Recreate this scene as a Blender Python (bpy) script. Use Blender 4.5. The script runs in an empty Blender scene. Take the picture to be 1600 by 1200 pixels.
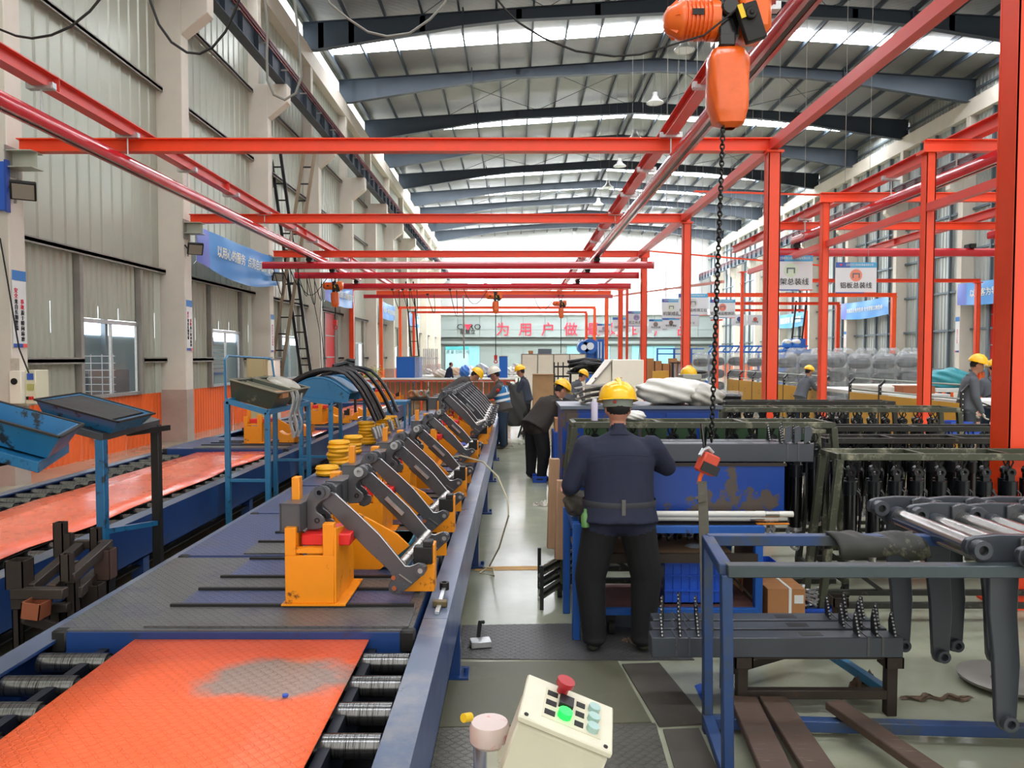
import bpy, math, random
from math import sin, cos, pi, radians, sqrt
from mathutils import Vector, Matrix
R = random.Random(7)
SC = bpy.context.scene
COL = SC.collection
# ---------------------------------------------------------------- camera, world, exposure
FPX, CH = 1150.0, 2.0
cam_d = bpy.data.cameras.new('camera'); cam = bpy.data.objects.new('camera', cam_d); COL.objects.link(cam)
cam_d.sensor_width = 36; cam_d.lens = FPX / 1600 * 36; cam_d.clip_end = 300; cam_d.clip_start = .05
cam.location = (0, 0, CH); cam.rotation_euler = (pi / 2 - math.atan(43 / FPX), 0, 3 / FPX)
SC.camera = cam
SC.view_settings.view_transform = 'Standard'; SC.view_settings.look = 'None'
SC.view_settings.gamma = 1; SC.view_settings.use_curve_mapping = False
SC.view_settings.exposure = 1.12
SC.cycles.use_denoising = True
SC.cycles.max_bounces = 5; SC.cycles.diffuse_bounces = 3; SC.cycles.glossy_bounces = 3; SC.cycles.transmission_bounces = 4
SC.cycles.transparent_max_bounces = 6; SC.cycles.caustics_reflective = False; SC.cycles.caustics_refractive = False
SC.cycles.sample_clamp_indirect = 4
wd = bpy.data.worlds.new('world'); SC.world = wd; wd.use_nodes = True
wd.node_tree.nodes['Background'].inputs[0].default_value = (1, .98, .95, 1)
wd.node_tree.nodes['Background'].inputs[1].default_value = .8
SKY_E = 13.0      # skylight sheets glow with daylight
WIN_E = 9.0       # windows of the far wall
_rx = cam.rotation_euler.to_matrix()
def W(px, py, Y):
    "world point at depth Y seen at pixel px,py"
    d = _rx @ Vector(((px - 800) / FPX, -(py - 600) / FPX, -1)); s = Y / d.y
    return Vector((d.x * s, Y, CH + d.z * s))
# ---------------------------------------------------------------- materials
def lin(h):
    h = h.lstrip('#'); o = []
    for i in (0, 2, 4):
        c = int(h[i:i + 2], 16) / 255; o.append(c / 12.92 if c <= .04045 else ((c + .055) / 1.055) ** 2.4)
    return (*o, 1)
MATS = {}
def mat(name, col, rough=.5, metal=0., wear=None, bump=None, emit=0, alpha=1, trans=0, mott=.0, scale=3., stretch=(1, 1, 1), coat=0, spec=None):
    if name in MATS: return MATS[name]
    m = bpy.data.materials.new(name); m.use_nodes = True; n = m.node_tree.nodes; L = m.node_tree.links
    p = n['Principled BSDF']; c = lin(col); p.inputs['Base Color'].default_value = c
    p.inputs['Roughness'].default_value = rough; p.inputs['Metallic'].default_value = metal
    if spec is not None: p.inputs['Specular IOR Level'].default_value = spec
    if coat: p.inputs['Coat Weight'].default_value = coat; p.inputs['Coat Roughness'].default_value = .15
    if trans: p.inputs['Transmission Weight'].default_value = trans
    if alpha < 1: p.inputs['Alpha'].default_value = alpha
    if emit:
        p.inputs['Emission Color'].default_value = c; p.inputs['Emission Strength'].default_value = emit
    if wear or bump or mott:
        tc = n.new('ShaderNodeTexCoord'); mp = n.new('ShaderNodeMapping'); L.new(tc.outputs['Object'], mp.inputs[0])
        mp.inputs['Scale'].default_value = stretch
        src = None
        if mott:
            nz = n.new('ShaderNodeTexNoise'); nz.inputs['Scale'].default_value = scale; nz.inputs['Detail'].default_value = 6; nz.inputs['Roughness'].default_value = .65
            L.new(mp.outputs[0], nz.inputs[0]); mr = n.new('ShaderNodeMapRange'); L.new(nz.outputs[0], mr.inputs[0])
            mr.inputs[1].default_value = .3; mr.inputs[2].default_value = .7; mr.inputs[3].default_value = 1 - mott; mr.inputs[4].default_value = 1 + mott * .6
            hs = n.new('ShaderNodeHueSaturation'); hs.inputs['Color'].default_value = c; L.new(mr.outputs[0], hs.inputs['Value']); src = hs.outputs[0]
            rr = n.new('ShaderNodeMapRange'); L.new(nz.outputs[0], rr.inputs[0]); rr.inputs[3].default_value = max(.03, rough * .7); rr.inputs[4].default_value = min(1, rough * 1.35)
            L.new(rr.outputs[0], p.inputs['Roughness'])
        if wear:
            c2, sc, th = wear[:3]; soft = wear[3] if len(wear) > 3 else .06
            nz = n.new('ShaderNodeTexNoise'); nz.inputs['Scale'].default_value = sc; nz.inputs['Detail'].default_value = 9; nz.inputs['Roughness'].default_value = .7
            L.new(mp.outputs[0], nz.inputs[0]); mr = n.new('ShaderNodeMapRange'); L.new(nz.outputs[0], mr.inputs[0])
            mr.inputs[1].default_value = th; mr.inputs[2].default_value = th + soft
            mx = n.new('ShaderNodeMix'); mx.data_type = 'RGBA'; L.new(mr.outputs[0], mx.inputs[0])
            if src: L.new(src, mx.inputs[6])
            else: mx.inputs[6].default_value = c
            mx.inputs[7].default_value = lin(c2); src = mx.outputs[2]
        if src: L.new(src, p.inputs['Base Color'])
        if bump:
            kind, sc, st = bump; b = n.new('ShaderNodeBump'); b.inputs['Strength'].default_value = st; b.inputs['Distance'].default_value = .02
            if kind == 'noise':
                t = n.new('ShaderNodeTexNoise'); t.inputs['Scale'].default_value = sc; t.inputs['Detail'].default_value = 4; L.new(mp.outputs[0], t.inputs[0]); L.new(t.outputs[0], b.inputs['Height'])
            elif kind == 'wave':
                t = n.new('ShaderNodeTexWave'); t.inputs['Scale'].default_value = sc; t.inputs['Distortion'].default_value = 2.5; t.inputs['Detail'].default_value = 2; t.bands_direction = 'Y'
                L.new(mp.outputs[0], t.inputs[0]); L.new(t.outputs[1], b.inputs['Height'])
            elif kind == 'tread':      # raised lozenges of chequer plate, alternating direction
                def lozenge(ang, off):
                    q = n.new('ShaderNodeMapping'); q.inputs['Scale'].default_value = (sc, sc, sc); q.inputs['Location'].default_value = (off, off, 0); q.inputs['Rotation'].default_value = (0, 0, radians(45)); L.new(tc.outputs['Object'], q.inputs[0])
                    fr = n.new('ShaderNodeVectorMath'); fr.operation = 'FRACTION'; L.new(q.outputs[0], fr.inputs[0])
                    sb = n.new('ShaderNodeVectorMath'); sb.operation = 'SUBTRACT'; sb.inputs[1].default_value = (.5, .5, 0); L.new(fr.outputs[0], sb.inputs[0])
                    ml = n.new('ShaderNodeVectorMath'); ml.operation = 'MULTIPLY'; ml.inputs[1].default_value = (6.5, 2.3, 0) if ang else (2.3, 6.5, 0); L.new(sb.outputs[0], ml.inputs[0])
                    ln = n.new('ShaderNodeVectorMath'); ln.operation = 'LENGTH'; L.new(ml.outputs[0], ln.inputs[0])
                    g = n.new('ShaderNodeMapRange'); L.new(ln.outputs['Value'], g.inputs[0]); g.inputs[1].default_value = .75; g.inputs[2].default_value = 1.05; g.inputs[3].default_value = 1; g.inputs[4].default_value = 0
                    return g.outputs[0]
                a = n.new('ShaderNodeMath'); a.operation = 'MAXIMUM'; L.new(lozenge(0, 0), a.inputs[0]); L.new(lozenge(1, .5), a.inputs[1]); L.new(a.outputs[0], b.inputs['Height'])
            L.new(b.outputs[0], p.inputs['Normal'])
    MATS[name] = m; return m
# ---------------------------------------------------------------- mesh builder
def frame(d, roll=0):
    d = d.normalized(); up = Vector((0, 0, 1)) if abs(d.z) < .95 else Vector((0, 1, 0))
    x = d.cross(up).normalized(); y = x.cross(d).normalized()
    if roll: x, y = x * cos(roll) + y * sin(roll), y * cos(roll) - x * sin(roll)
    return x, y, d
V = Vector
class MB:
    def __init__(s): s.v = []; s.f = []; s.mi = []; s.cur = 0; s.sharp = 38
    def add(s, vs, fs):
        o = len(s.v); s.v += [tuple(v) for v in vs]; s.f += [tuple(i + o for i in f) for f in fs]; s.mi += [s.cur] * len(fs); return s
    def bb(s, x0, x1, y0, y1, z0, z1):
        return s.add([(x, y, z) for x in (x0, x1) for y in (y0, y1) for z in (z0, z1)], [(0, 1, 3, 2), (4, 6, 7, 5), (0, 4, 5, 1), (2, 3, 7, 6), (0, 2, 6, 4), (1, 5, 7, 3)])
    def b(s, c, sz, rot=None):
        o = len(s.v); s.bb(-sz[0] / 2, sz[0] / 2, -sz[1] / 2, sz[1] / 2, -sz[2] / 2, sz[2] / 2); s.tr(o, c, rot); return s
    def tr(s, o, c=(0, 0, 0), rot=None):
        m = Matrix() if rot is None else (rot if isinstance(rot, Matrix) else (Matrix.Rotation(rot[2], 4, 'Z') @ Matrix.Rotation(rot[1], 4, 'Y') @ Matrix.Rotation(rot[0], 4, 'X')))
        c = V(c); m = m.to_4x4()
        for i in range(o, len(s.v)): s.v[i] = tuple((m @ V(s.v[i])) + c)
        return s
    def bar(s, p, q, w, h=None, roll=0):
        p, q = V(p), V(q); h = h or w; x, y, d = frame(q - p, roll); x *= w / 2; y *= h / 2
        vs = [p - x - y, p + x - y, p + x + y, p - x + y, q - x - y, q + x - y, q + x + y, q - x + y]
        return s.add(vs, [(0, 1, 2, 3), (7, 6, 5, 4), (0, 4, 5, 1), (1, 5, 6, 2), (2, 6, 7, 3), (3, 7, 4, 0)])
    def ibeam(s, p, q, w, h, t=.012):
        p, q = V(p), V(q); x, y, d = frame(q - p)
        s.bar(p + y * (h / 2 - t / 2), q + y * (h / 2 - t / 2), w, t); s.bar(p - y * (h / 2 - t / 2), q - y * (h / 2 - t / 2), w, t); return s.bar(p, q, t, h - 2 * t)
    def chan(s, p, q, w, h, t=.01, side=1):
        p, q = V(p), V(q); x, y, d = frame(q - p)
        s.bar(p + y * (h / 2 - t / 2), q + y * (h / 2 - t / 2), w, t); s.bar(p - y * (h / 2 - t / 2), q - y * (h / 2 - t / 2), w, t); o = x * (w / 2 - t / 2) * side; return s.bar(p + o, q + o, t, h)
    def sq(s, p, q, w, h=None, t=.004):
        "open-ended box tube"
        h = h or w; p, q = V(p), V(q); x, y, d = frame(q - p)
        for sg in (-1, 1):
            s.bar(p + x * sg * (w - t) / 2, q + x * sg * (w - t) / 2, t, h); s.bar(p + y * sg * (h - t) / 2, q + y * sg * (h - t) / 2, w, t)
        return s
    def cyl(s, p, q, r, r2=None, n=12, cap=True):
        p, q = V(p), V(q); r2 = r if r2 is None else r2; x, y, d = frame(q - p); vs = []
        for c, rr in ((p, r), (q, r2)):
            for i in range(n): a = 2 * pi * i / n; vs.append(c + x * rr * cos(a) + y * rr * sin(a))
        fs = [(i, (i + 1) % n, n + (i + 1) % n, n + i) for i in range(n)]
        if cap: fs += [tuple(range(n - 1, -1, -1)), tuple(range(n, 2 * n))]
        return s.add(vs, fs)
    def ring(s, p, q, r, ri, n=16):
        "thick-walled pipe"
        p, q = V(p), V(q); x, y, d = frame(q - p); vs = []
        for c, rr in ((p, r), (q, r), (q, ri), (p, ri)):
            for i in range(n): a = 2 * pi * i / n; vs.append(c + x * rr * cos(a) + y * rr * sin(a))
        return s.add(vs, [(k * n + i, k * n + (i + 1) % n, ((k + 1) % 4) * n + (i + 1) % n, ((k + 1) % 4) * n + i) for k in range(4) for i in range(n)])
    def path(s, pts, r, n=6, closed=False):
        pts = [V(p) for p in pts]; k = len(pts); vs = []; x = None
        for i, p in enumerate(pts):
            a = pts[i - 1] if i or closed else p; b = pts[(i + 1) % k] if i < k - 1 or closed else p; d = (b - a).normalized()
            if x is None: x = frame(d)[0]
            x = (x - d * x.dot(d)); x = x.normalized() if x.length > 1e-6 else frame(d)[0]; y = d.cross(x)
            rr = r[i] if isinstance(r, (list, tuple)) else r
            for j in range(n): t = 2 * pi * j / n; vs.append(p + x * rr * cos(t) + y * rr * sin(t))
        fs = [(i % k * n + j, i % k * n + (j + 1) % n, (i + 1) % k * n + (j + 1) % n, (i + 1) % k * n + j) for i in range(k if closed else k - 1) for j in range(n)]
        if not closed: fs += [tuple(range(n - 1, -1, -1)), tuple(range((k - 1) * n, k * n))]
        return s.add(vs, fs)
    def prism(s, poly, o, U, Vv, Wd, holes=None):
        "poly of (u,v) in plane o+uU+vV, extruded by vector Wd"
        o, U, Vv, Wd = V(o), V(U), V(Vv), V(Wd); n = len(poly)
        vs = [o + U * a + Vv * b for a, b in poly] + [o + U * a + Vv * b + Wd for a, b in poly]
        return s.add(vs, [tuple(range(n - 1, -1, -1)), tuple(range(n, 2 * n))] + [(i, (i + 1) % n, n + (i + 1) % n, n + i) for i in range(n)])
    def ell(s, c, r, n=12, m=8, rot=None):
        r = (r, r, r) if isinstance(r, (int, float)) else r; vs = []; o = len(s.v)
        for j in range(1, m):
            t = pi * j / m
            for i in range(n): a = 2 * pi * i / n; vs.append((r[0] * sin(t) * cos(a), r[1] * sin(t) * sin(a), r[2] * cos(t)))
        vs += [(0, 0, r[2]), (0, 0, -r[2])]; T = (m - 1) * n
        fs = [(j * n + i, (j + 1) * n + i, (j + 1) * n + (i + 1) % n, j * n + (i + 1) % n) for j in range(m - 2) for i in range(n)]
        fs += [(T, i, (i + 1) % n) for i in range(n)] + [(T + 1, (m - 2) * n + (i + 1) % n, (m - 2) * n + i) for i in range(n)]
        s.add(vs, fs); return s.tr(o, c, rot)
    def lathe(s, c, prof, n=16, axis=None):
        o = len(s.v); k = len(prof); vs = [(r * cos(2 * pi * i / n), r * sin(2 * pi * i / n), z) for r, z in prof for i in range(n)]
        s.add(vs, [(j * n + i, j * n + (i + 1) % n, (j + 1) * n + (i + 1) % n, (j + 1) * n + i) for j in range(k - 1) for i in range(n)])
        m = None
        if axis is not None:
            x, y, d = frame(V(axis)); m = Matrix((x, y, d)).transposed()
        return s.tr(o, c, m)
    def torus(s, c, ax, Rr, r, n=14, m=6, sx=1):
        x, y, d = frame(V(ax)); c = V(c)
        return s.path([c + x * Rr * sx * cos(2 * pi * i / n) + y * Rr * sin(2 * pi * i / n) for i in range(n)], r, m, True)
    def grid(s, fn, nu, nv):
        vs = [fn(i / nu, j / nv) for j in range(nv + 1) for i in range(nu + 1)]
        return s.add(vs, [(j * (nu + 1) + i, j * (nu + 1) + i + 1, (j + 1) * (nu + 1) + i + 1, (j + 1) * (nu + 1) + i) for j in range(nv) for i in range(nu)])
    def mesh(s, name, mats, off=(0, 0, 0), smooth=True):
        me = bpy.data.meshes.new(name); o = V(off); me.from_pydata([(a - o.x, b - o.y, c - o.z) for a, b, c in s.v], [], s.f)
        for m in (mats if isinstance(mats, (list, tuple)) else [mats]): me.materials.append(m)
        if any(s.mi): me.polygons.foreach_set('material_index', s.mi)
        if smooth: me.polygons.foreach_set('use_smooth', [True] * len(me.polygons)); (me.set_sharp_from_angle(angle=radians(s.sharp)) if s.sharp < 180 else None)
        me.update(); return me
def origin(o):
    v = V((0, 0, 0))
    while o is not None: v += o.location; o = o.parent
    return v
def link(name, me, parent=None, loc=(0, 0, 0)):
    o = bpy.data.objects.new(name, me); o.location = loc; COL.objects.link(o)
    if parent: o.parent = parent
    return o
def part(name, mb, m, parent=None, world=False, bev=0, smooth=True, label=None, kind=None):
    "one mesh object; world=True: builder coordinates are world ones"
    off = origin(parent) if (world and parent) else (0, 0, 0)
    o = link(name, mb.mesh(name, m, off, smooth), parent)
    if bev:
        b = o.modifiers.new('bevel', 'BEVEL'); b.width = bev; b.segments = 1; b.limit_method = 'ANGLE'
    if label: o['label'] = label
    if kind: o['kind'] = kind
    return o
def tag(o, label, cat, group=None, kind=None):
    o['label'] = label; o['category'] = cat
    if group: o['group'] = group
    if kind: o['kind'] = kind
    return o
def thing(name, label, cat, loc=(0, 0, 0), rz=0, group=None):
    o = bpy.data.objects.new(name, None); COL.objects.link(o); o.location = loc; o.rotation_euler = (0, 0, rz); o.empty_display_size = .1
    return tag(o, label, cat, group)
def single(name, mb, m, label, cat, group=None, base=None, bev=0, kind=None, smooth=True):
    "a thing that is one mesh, its origin at its base"
    if base is None:
        xs = [v[0] for v in mb.v]; ys = [v[1] for v in mb.v]; zs = [v[2] for v in mb.v]
        base = ((min(xs) + max(xs)) / 2, (min(ys) + max(ys)) / 2, min(zs))
    o = link(name, mb.mesh(name, m, base, smooth), None, base)
    if bev:
        b = o.modifiers.new('bevel', 'BEVEL'); b.width = bev; b.segments = 1; b.limit_method = 'ANGLE'
    return tag(o, label, cat, group, kind)
def dup(o, loc=None, rz=None, label=None, parent=None, scale=None):
    c = o.copy(); COL.objects.link(c)
    if parent: c.parent = parent
    for ch in o.children: dup(ch, parent=c)
    if loc is not None: c.location = loc
    if rz is not None: c.rotation_euler = (0, 0, rz)
    if scale: c.scale = scale
    if label: c['label'] = label
    return c
NTH = ['first', 'second', 'third', 'fourth', 'fifth', 'sixth', 'seventh', 'eighth', 'ninth', 'tenth', 'eleventh', 'twelfth', 'thirteenth', 'fourteenth', 'fifteenth', 'sixteenth']
ORD = ['nearest', 'second nearest', 'third nearest', 'fourth nearest', 'fifth nearest', 'sixth nearest', 'seventh nearest', 'eighth nearest', 'ninth nearest', 'tenth nearest', 'eleventh nearest', 'twelfth nearest', 'thirteenth nearest']
def text_mesh(body, size, m, parent, o, U, Vv, name='lettering', depth=.004, squeeze=1, align='CENTER', line=1.0):
    "flat lettering laid in the plane o,U,V (world); becomes a mesh child"
    cu = bpy.data.curves.new(name, 'FONT'); cu.body = body; cu.size = size; cu.align_x = align; cu.align_y = 'CENTER'; cu.extrude = depth; cu.space_line = line; cu.resolution_u = 2
    t = bpy.data.objects.new(name, cu); COL.objects.link(t); bpy.context.view_layer.update()
    me = bpy.data.meshes.new_from_object(t.evaluated_get(bpy.context.evaluated_depsgraph_get())); bpy.data.objects.remove(t)
    U, Vv = V(U).normalized() * squeeze, V(Vv).normalized(); N = U.normalized().cross(Vv); o = V(o) - origin(parent)
    me.transform(Matrix(((U.x, Vv.x, N.x, o.x), (U.y, Vv.y, N.y, o.y), (U.z, Vv.z, N.z, o.z), (0, 0, 0, 1))))
    me.materials.clear(); me.materials.append(m); me.name = name
    return link(name, me, parent)
# ---------------------------------------------------------------- palette
m_orange = mat('orange_paint', '#f2481c', .35, mott=.06, scale=2)
m_pink = mat('sheen_red_paint', '#de5046', .34, mott=.1, scale=2)  # orange-red beams made pinker and lighter: their glossy reflection put into the colour
m_crim = mat('crimson_enamel', '#c21626', .2, coat=.6)
m_blue = mat('blue_machine_paint', '#203e74', .3, wear=('#34343e', 6, .58, .14), mott=.15)
m_navy = mat('navy_frame', '#0b101e', .5, mott=.2)
m_shade = mat('shade_black', '#0c0c0e', .5)  # black shade below the conveyor rollers, put into a colour
m_bluetop = mat('worn_glare_blue_top', '#647086', .3, .35, wear=('#85868a', 4, .5, .2), mott=.1)  # worn rail top; glare is also put into its lighter colour
m_plate = mat('platform_plate', '#50587a', .34, .4, wear=('#5c5b5c', 2.2, .55, .16), mott=.2, bump=('tread', 28, .5))
m_plate2 = mat('platform_plate_worn', '#6a6a68', .38, .5, wear=('#4b465a', 3, .52, .2), mott=.25, bump=('tread', 28, .55))
m_oplate = mat('orange_deck_plate', '#ff6a36', .36, .0, wear=('#b0583a', 5, .62, .12), mott=.1, scale=5, bump=('tread', 28, .6), coat=.25)
m_oplate2 = mat('orange_deck_plate_clean', '#fb6a40', .27, .0, mott=.05, scale=2, coat=.5)
m_steel = mat('roller_steel', '#7c7c7a', .25, .9, wear=('#1c1816', 9, .5, .1), stretch=(34, 1, 1))
m_dark = mat('dark_steel', '#2a2927', .5, .5, mott=.2)
m_black = mat('black_paint', '#101112', .38, mott=.1)
m_blackg = mat('black_gloss', '#0b0c0e', .18, coat=.4)
m_rubber = mat('black_rubber', '#151413', .75)
m_yel = mat('fixture_orange_paint', '#ec900c', .4, wear=('#6b3c14', 7, .6, .06), mott=.08)
m_grey = mat('arm_grey_paint', '#57585b', .28, .35, mott=.05)
m_greyd = mat('arm_grey_dark', '#484c52', .32, .3, mott=.07)
m_edge = mat('cut_edge_highlight', '#c8c8c8', .3, .9)  # highlight on the arms' cut edges, put into a bright metal colour
m_chrome = mat('brushed_tube', '#b4b2aa', .28, .9, mott=.1, stretch=(1, 6, 1))
m_zinc = mat('zinc', '#c4c6c6', .35, .85, mott=.2, scale=20)
m_conc = mat('painted_concrete', '#dcd3c4', .8, wear=('#b59c88', 1.3, .68, .2), mott=.07, scale=1.3)
m_plinth = mat('brown_plinth_paint', '#b3a196', .8, wear=('#cfc4b4', 5, .68, .05), mott=.1)
m_sheet = mat('wall_sheet', '#b7b9a9', .32, .25, mott=.05, scale=.8, stretch=(1, 1, .3))
m_sheet2 = mat('wall_sheet_grey', '#b0b5b0', .38, .25, mott=.06, scale=.8)
m_girt = mat('grey_girt', '#97928a', .5, .15, mott=.15)
m_girt2 = mat('slate_girt', '#66727a', .5, .3, mott=.1)
m_wains = mat('orange_sheet', '#ff7032', .32, .1, mott=.06)
m_raft = mat('slate_rafter_paint', '#3c4650', .5, .1, mott=.1)
m_roof = mat('foil_insulation', '#92928c', .42, .5, mott=.12, scale=5, bump=('wave', 5, .55), stretch=(1, 1, 1))
m_sky = mat('skylight_sheet', '#f4f8ff', .5, emit=SKY_E)
m_winl = mat('lit_far_window', '#f2f6ff', .5, emit=WIN_E)
m_wing = mat('clerestory_sheet', '#e8f2f8', .5, emit=1.2)
m_floor = mat('green_grey_epoxy', '#9c9e88', .15, wear=('#aeae96', .9, .5, .25), mott=.13, scale=1.4)
m_line = mat('yellow_floor_paint', '#d8a040', .5, mott=.2, scale=8)
m_rust = mat('rusty_tube', '#3e352e', .55, .45, wear=('#6e4632', 7, .62, .15), mott=.25)
m_white = mat('white_paint', '#e6e6e2', .5, mott=.03)
m_cream = mat('cream_enamel', '#f4ecd8', .4, mott=.04)
m_red = mat('red_paint', '#d42420', .4)
m_glass = mat('window_glass', '#9fb4bc', .03, alpha=.14)
m_card = mat('cardboard', '#b07a4c', .8, mott=.1)
m_wood = mat('brown_plank', '#4e3c30', .7, mott=.3, scale=5, stretch=(1, 8, 1), wear=('#7a6252', 6, .6, .1))
m_skin = mat('skin', '#b98068', .55)
m_helmet = mat('yellow_helmet_shell', '#ffc60c', .25, coat=.5)
m_whelmet = mat('white_helmet_shell', '#ece6d6', .3, coat=.5)
m_lblue = mat('light_blue_paint', '#2c7098', .4, wear=('#1d2226', 8, .6, .08), mott=.1)
m_crate = mat('blue_plastic', '#1f4fb8', .35, mott=.05)
m_film = mat('plastic_film', '#d9dcdc', .12, alpha=.26, bump=('noise', 9, 1.0))
m_gold = mat('ochre_panel', '#c8962a', .35, mott=.06)

# the near deck plate has one bare worn patch
_n = m_oplate.node_tree.nodes; _l = m_oplate.node_tree.links; _p = _n['Principled BSDF']
_tc = _n.new('ShaderNodeTexCoord'); _mp = _n.new('ShaderNodeMapping'); _l.new(_tc.outputs['Object'], _mp.inputs[0])
_mp.inputs['Location'].default_value = (-.62, -4.35, 0); _mp.inputs['Scale'].default_value = (2.6, 2.6, 0)
_nz = _n.new('ShaderNodeTexNoise'); _nz.inputs['Scale'].default_value = 5; _nz.inputs['Detail'].default_value = 8; _l.new(_tc.outputs['Object'], _nz.inputs[0])
_ad = _n.new('ShaderNodeVectorMath'); _ad.operation = 'MULTIPLY_ADD'; _l.new(_nz.outputs[1], _ad.inputs[0]); _ad.inputs[1].default_value = (1.1, .6, 0); _l.new(_mp.outputs[0], _ad.inputs[2])
_sb = _n.new('ShaderNodeVectorMath'); _sb.operation = 'SUBTRACT'; _sb.inputs[1].default_value = (.55, .3, 0); _l.new(_ad.outputs[0], _sb.inputs[0])
_ml = _n.new('ShaderNodeVectorMath'); _ml.operation = 'MULTIPLY'; _ml.inputs[1].default_value = (1, 1.9, 0); _l.new(_sb.outputs[0], _ml.inputs[0])
_ln = _n.new('ShaderNodeVectorMath'); _ln.operation = 'LENGTH'; _l.new(_ml.outputs[0], _ln.inputs[0])
_mr = _n.new('ShaderNodeMapRange'); _l.new(_ln.outputs['Value'], _mr.inputs[0]); _mr.inputs[1].default_value = .65; _mr.inputs[2].default_value = 1.05; _mr.inputs[3].default_value = .9; _mr.inputs[4].default_value = 0
_mx = _n.new('ShaderNodeMix'); _mx.data_type = 'RGBA'; _l.new(_mr.outputs[0], _mx.inputs[0]); _l.new(_p.inputs['Base Color'].links[0].from_socket, _mx.inputs[6]); _mx.inputs[7].default_value = lin('#8f8a80'); _l.new(_mx.outputs[2], _p.inputs['Base Color'])
# ================================================================ STRUCTURE
XL, XR, YE, YN = -8.3, 21.9, 83.0, -7.0
CY = [11.28 + 6 * k for k in range(-3, 12)]        # near face of each wall column
def struct(o): o['kind'] = 'structure'; return o
floor = struct(part('floor', MB().bb(XL - 14, XR + .3, YN, YE + .3, -.2, 0), m_floor))
# ---- left wall
wl = struct(part('wall_left', MB().bb(XL - .32, XL - .05, YN, 11.3, 0, 15.3).bb(XL - .32, XL - .05, 11.3, YE, 4.0, 15.3), m_sheet))
def sheet_mesh(w, h, pitch, d, name, m, rib=.045):
    b = MB(); n = max(1, round(w / pitch)); p = w / n; ys = []
    for i in range(n): ys += [(i * p, 0), (i * p + rib, d), (i * p + rib * 2, 0)] if i else [(0, 0), (rib, d), (2 * rib, 0)]
    ys.append((w - .004, 0))
    vs = [(x, y, z) for z in (0, h) for y, x in ys]; k = len(ys)
    b.add(vs, [(i, i + 1, k + i + 1, k + i) for i in range(k - 1)]); return b.mesh(name, m, smooth=False)
WIN = (2.32, 4.55)    # window and posts, measured from each bay's start
levels = [(0, 1.16, m_wains, .17, .018), (1.16, 4.0, m_sheet, .2, .035), (4.0, 8.2, m_sheet, .38, .02), (8.2, 13.4, m_sheet, .38, .02)]
near_m = {}
for li, (z0, z1, mm, pt, d) in enumerate(levels):
    near_m[li] = sheet_mesh(.8, z1 - z0, pt, d, 'wall_sheet', mm)
m_over = sheet_mesh(.8, 1.25, .2, .035, 'wall_sheet', m_sheet); m_gap = sheet_mesh(.8, .85, .2, .035, 'wall_sheet', m_sheet)
for k in range(-3, 12):
    y0 = 11.65 + 6 * k; y1 = y0 + 5.63
    if y0 > 78: y1 = YE
    if y1 < 11: continue
    door = k in (3,)
    for li, (z0, z1, mm, pt, d) in enumerate(levels):
        ylist = [(y0 + j * .804, min(.804, y1 - y0 - j * .804)) for j in range(7)]
        if li == 1: ylist = [(y0, .77), (y0 + .77, .77), (y0 + 1.54, .77), (y0 + 4.56, .8)] + [(y0 + 5.36, .27)]
        far = k >= 4
        if far:
            b = MB()
            if li == 1: segs = [(y0, y0 + 2.3, z0, z1), (y0 + 4.56, y1, z0, z1), (y0 + 2.3, y0 + 4.56, 2.72, 4)]
            elif li == 0 and door: segs = []
            else: segs = [(y0, y1, z0, z1)]
            for a, c, e, g in segs:
                n = max(1, int((c - a) / .3)); st = (c - a) / n
                for i in range(n): b.add([(XL + x, a + i * st + q, z) for z in (e, g) for x, q in ((0, 0), (.03, .05), (0, .1), (0, st))], [(0, 1, 5, 4), (1, 2, 6, 5), (2, 3, 7, 6)])
            if segs: part('wall_sheets', b, mm, wl, kind='stuff', smooth=False)
            continue
        for j, (yy, w) in enumerate(ylist):
            if door and 2.0 < yy - y0 < 4.3 and li < 2: continue
            if w < .1: continue
            o = link('wall_sheet', near_m[li], wl, (XL, yy, z0)); o.scale = (1, w / .8, 1)
            if li == 0 and R.random() < .5: o.location.x += .004
        if li == 1 and not door:
            for j in range(3):
                o = link('wall_sheet', m_over, wl, (XL, y0 + 2.31 + j * .75, 2.75)); o.scale = (1, .748 / .8, 1)
    # girts, posts
    for z in (1.94, 4.0, 8.2, 10.3):
        if z == 1.94:
            segs = [(y0 - .2, y0 + 2.3), (y0 + 4.56, y1 + .15)]
        else: segs = [(y0 - .2, y1 + .2)]
        for a, c in segs:
            part('girt', MB().bb(XL + .035, XL + .16, a, c, z - .05, z + .012).bb(XL + .15, XL + .16, a, c, z - .08, z + .04), m_girt, wl)
    for yy in (y0 + 2.3, y0 + 4.56): part('window_post', MB().bb(XL + .01, XL + .13, yy - .05, yy + .05, 1.17, 4), m_girt, wl)
# windows in the left wall (bays 0-10 except the door bay)
for k in range(0, 11):
    if k == 3: continue
    y0 = 11.65 + 6 * k
    w = struct(part('window_%d' % (k + 1), MB().bb(XL, XL + .07, y0 + 2.35, y0 + 4.51, 2.66, 2.74).bb(XL, XL + .09, y0 + 2.35, y0 + 4.51, 1.17, 1.24), m_zinc))
    b = MB()
    for yy in (y0 + 2.35, y0 + 3.42, y0 + 4.45): b.bb(XL, XL + .05, yy, yy + .05, 1.22, 2.68)
    part('window_frame', b, m_zinc, w)
    for q in (0, 1): part('pane', MB().bb(XL + .02, XL + .026, y0 + 2.4 + q * 1.07, y0 + 3.42 + q * 1.05, 1.24, 2.66), m_glass, w)
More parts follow.
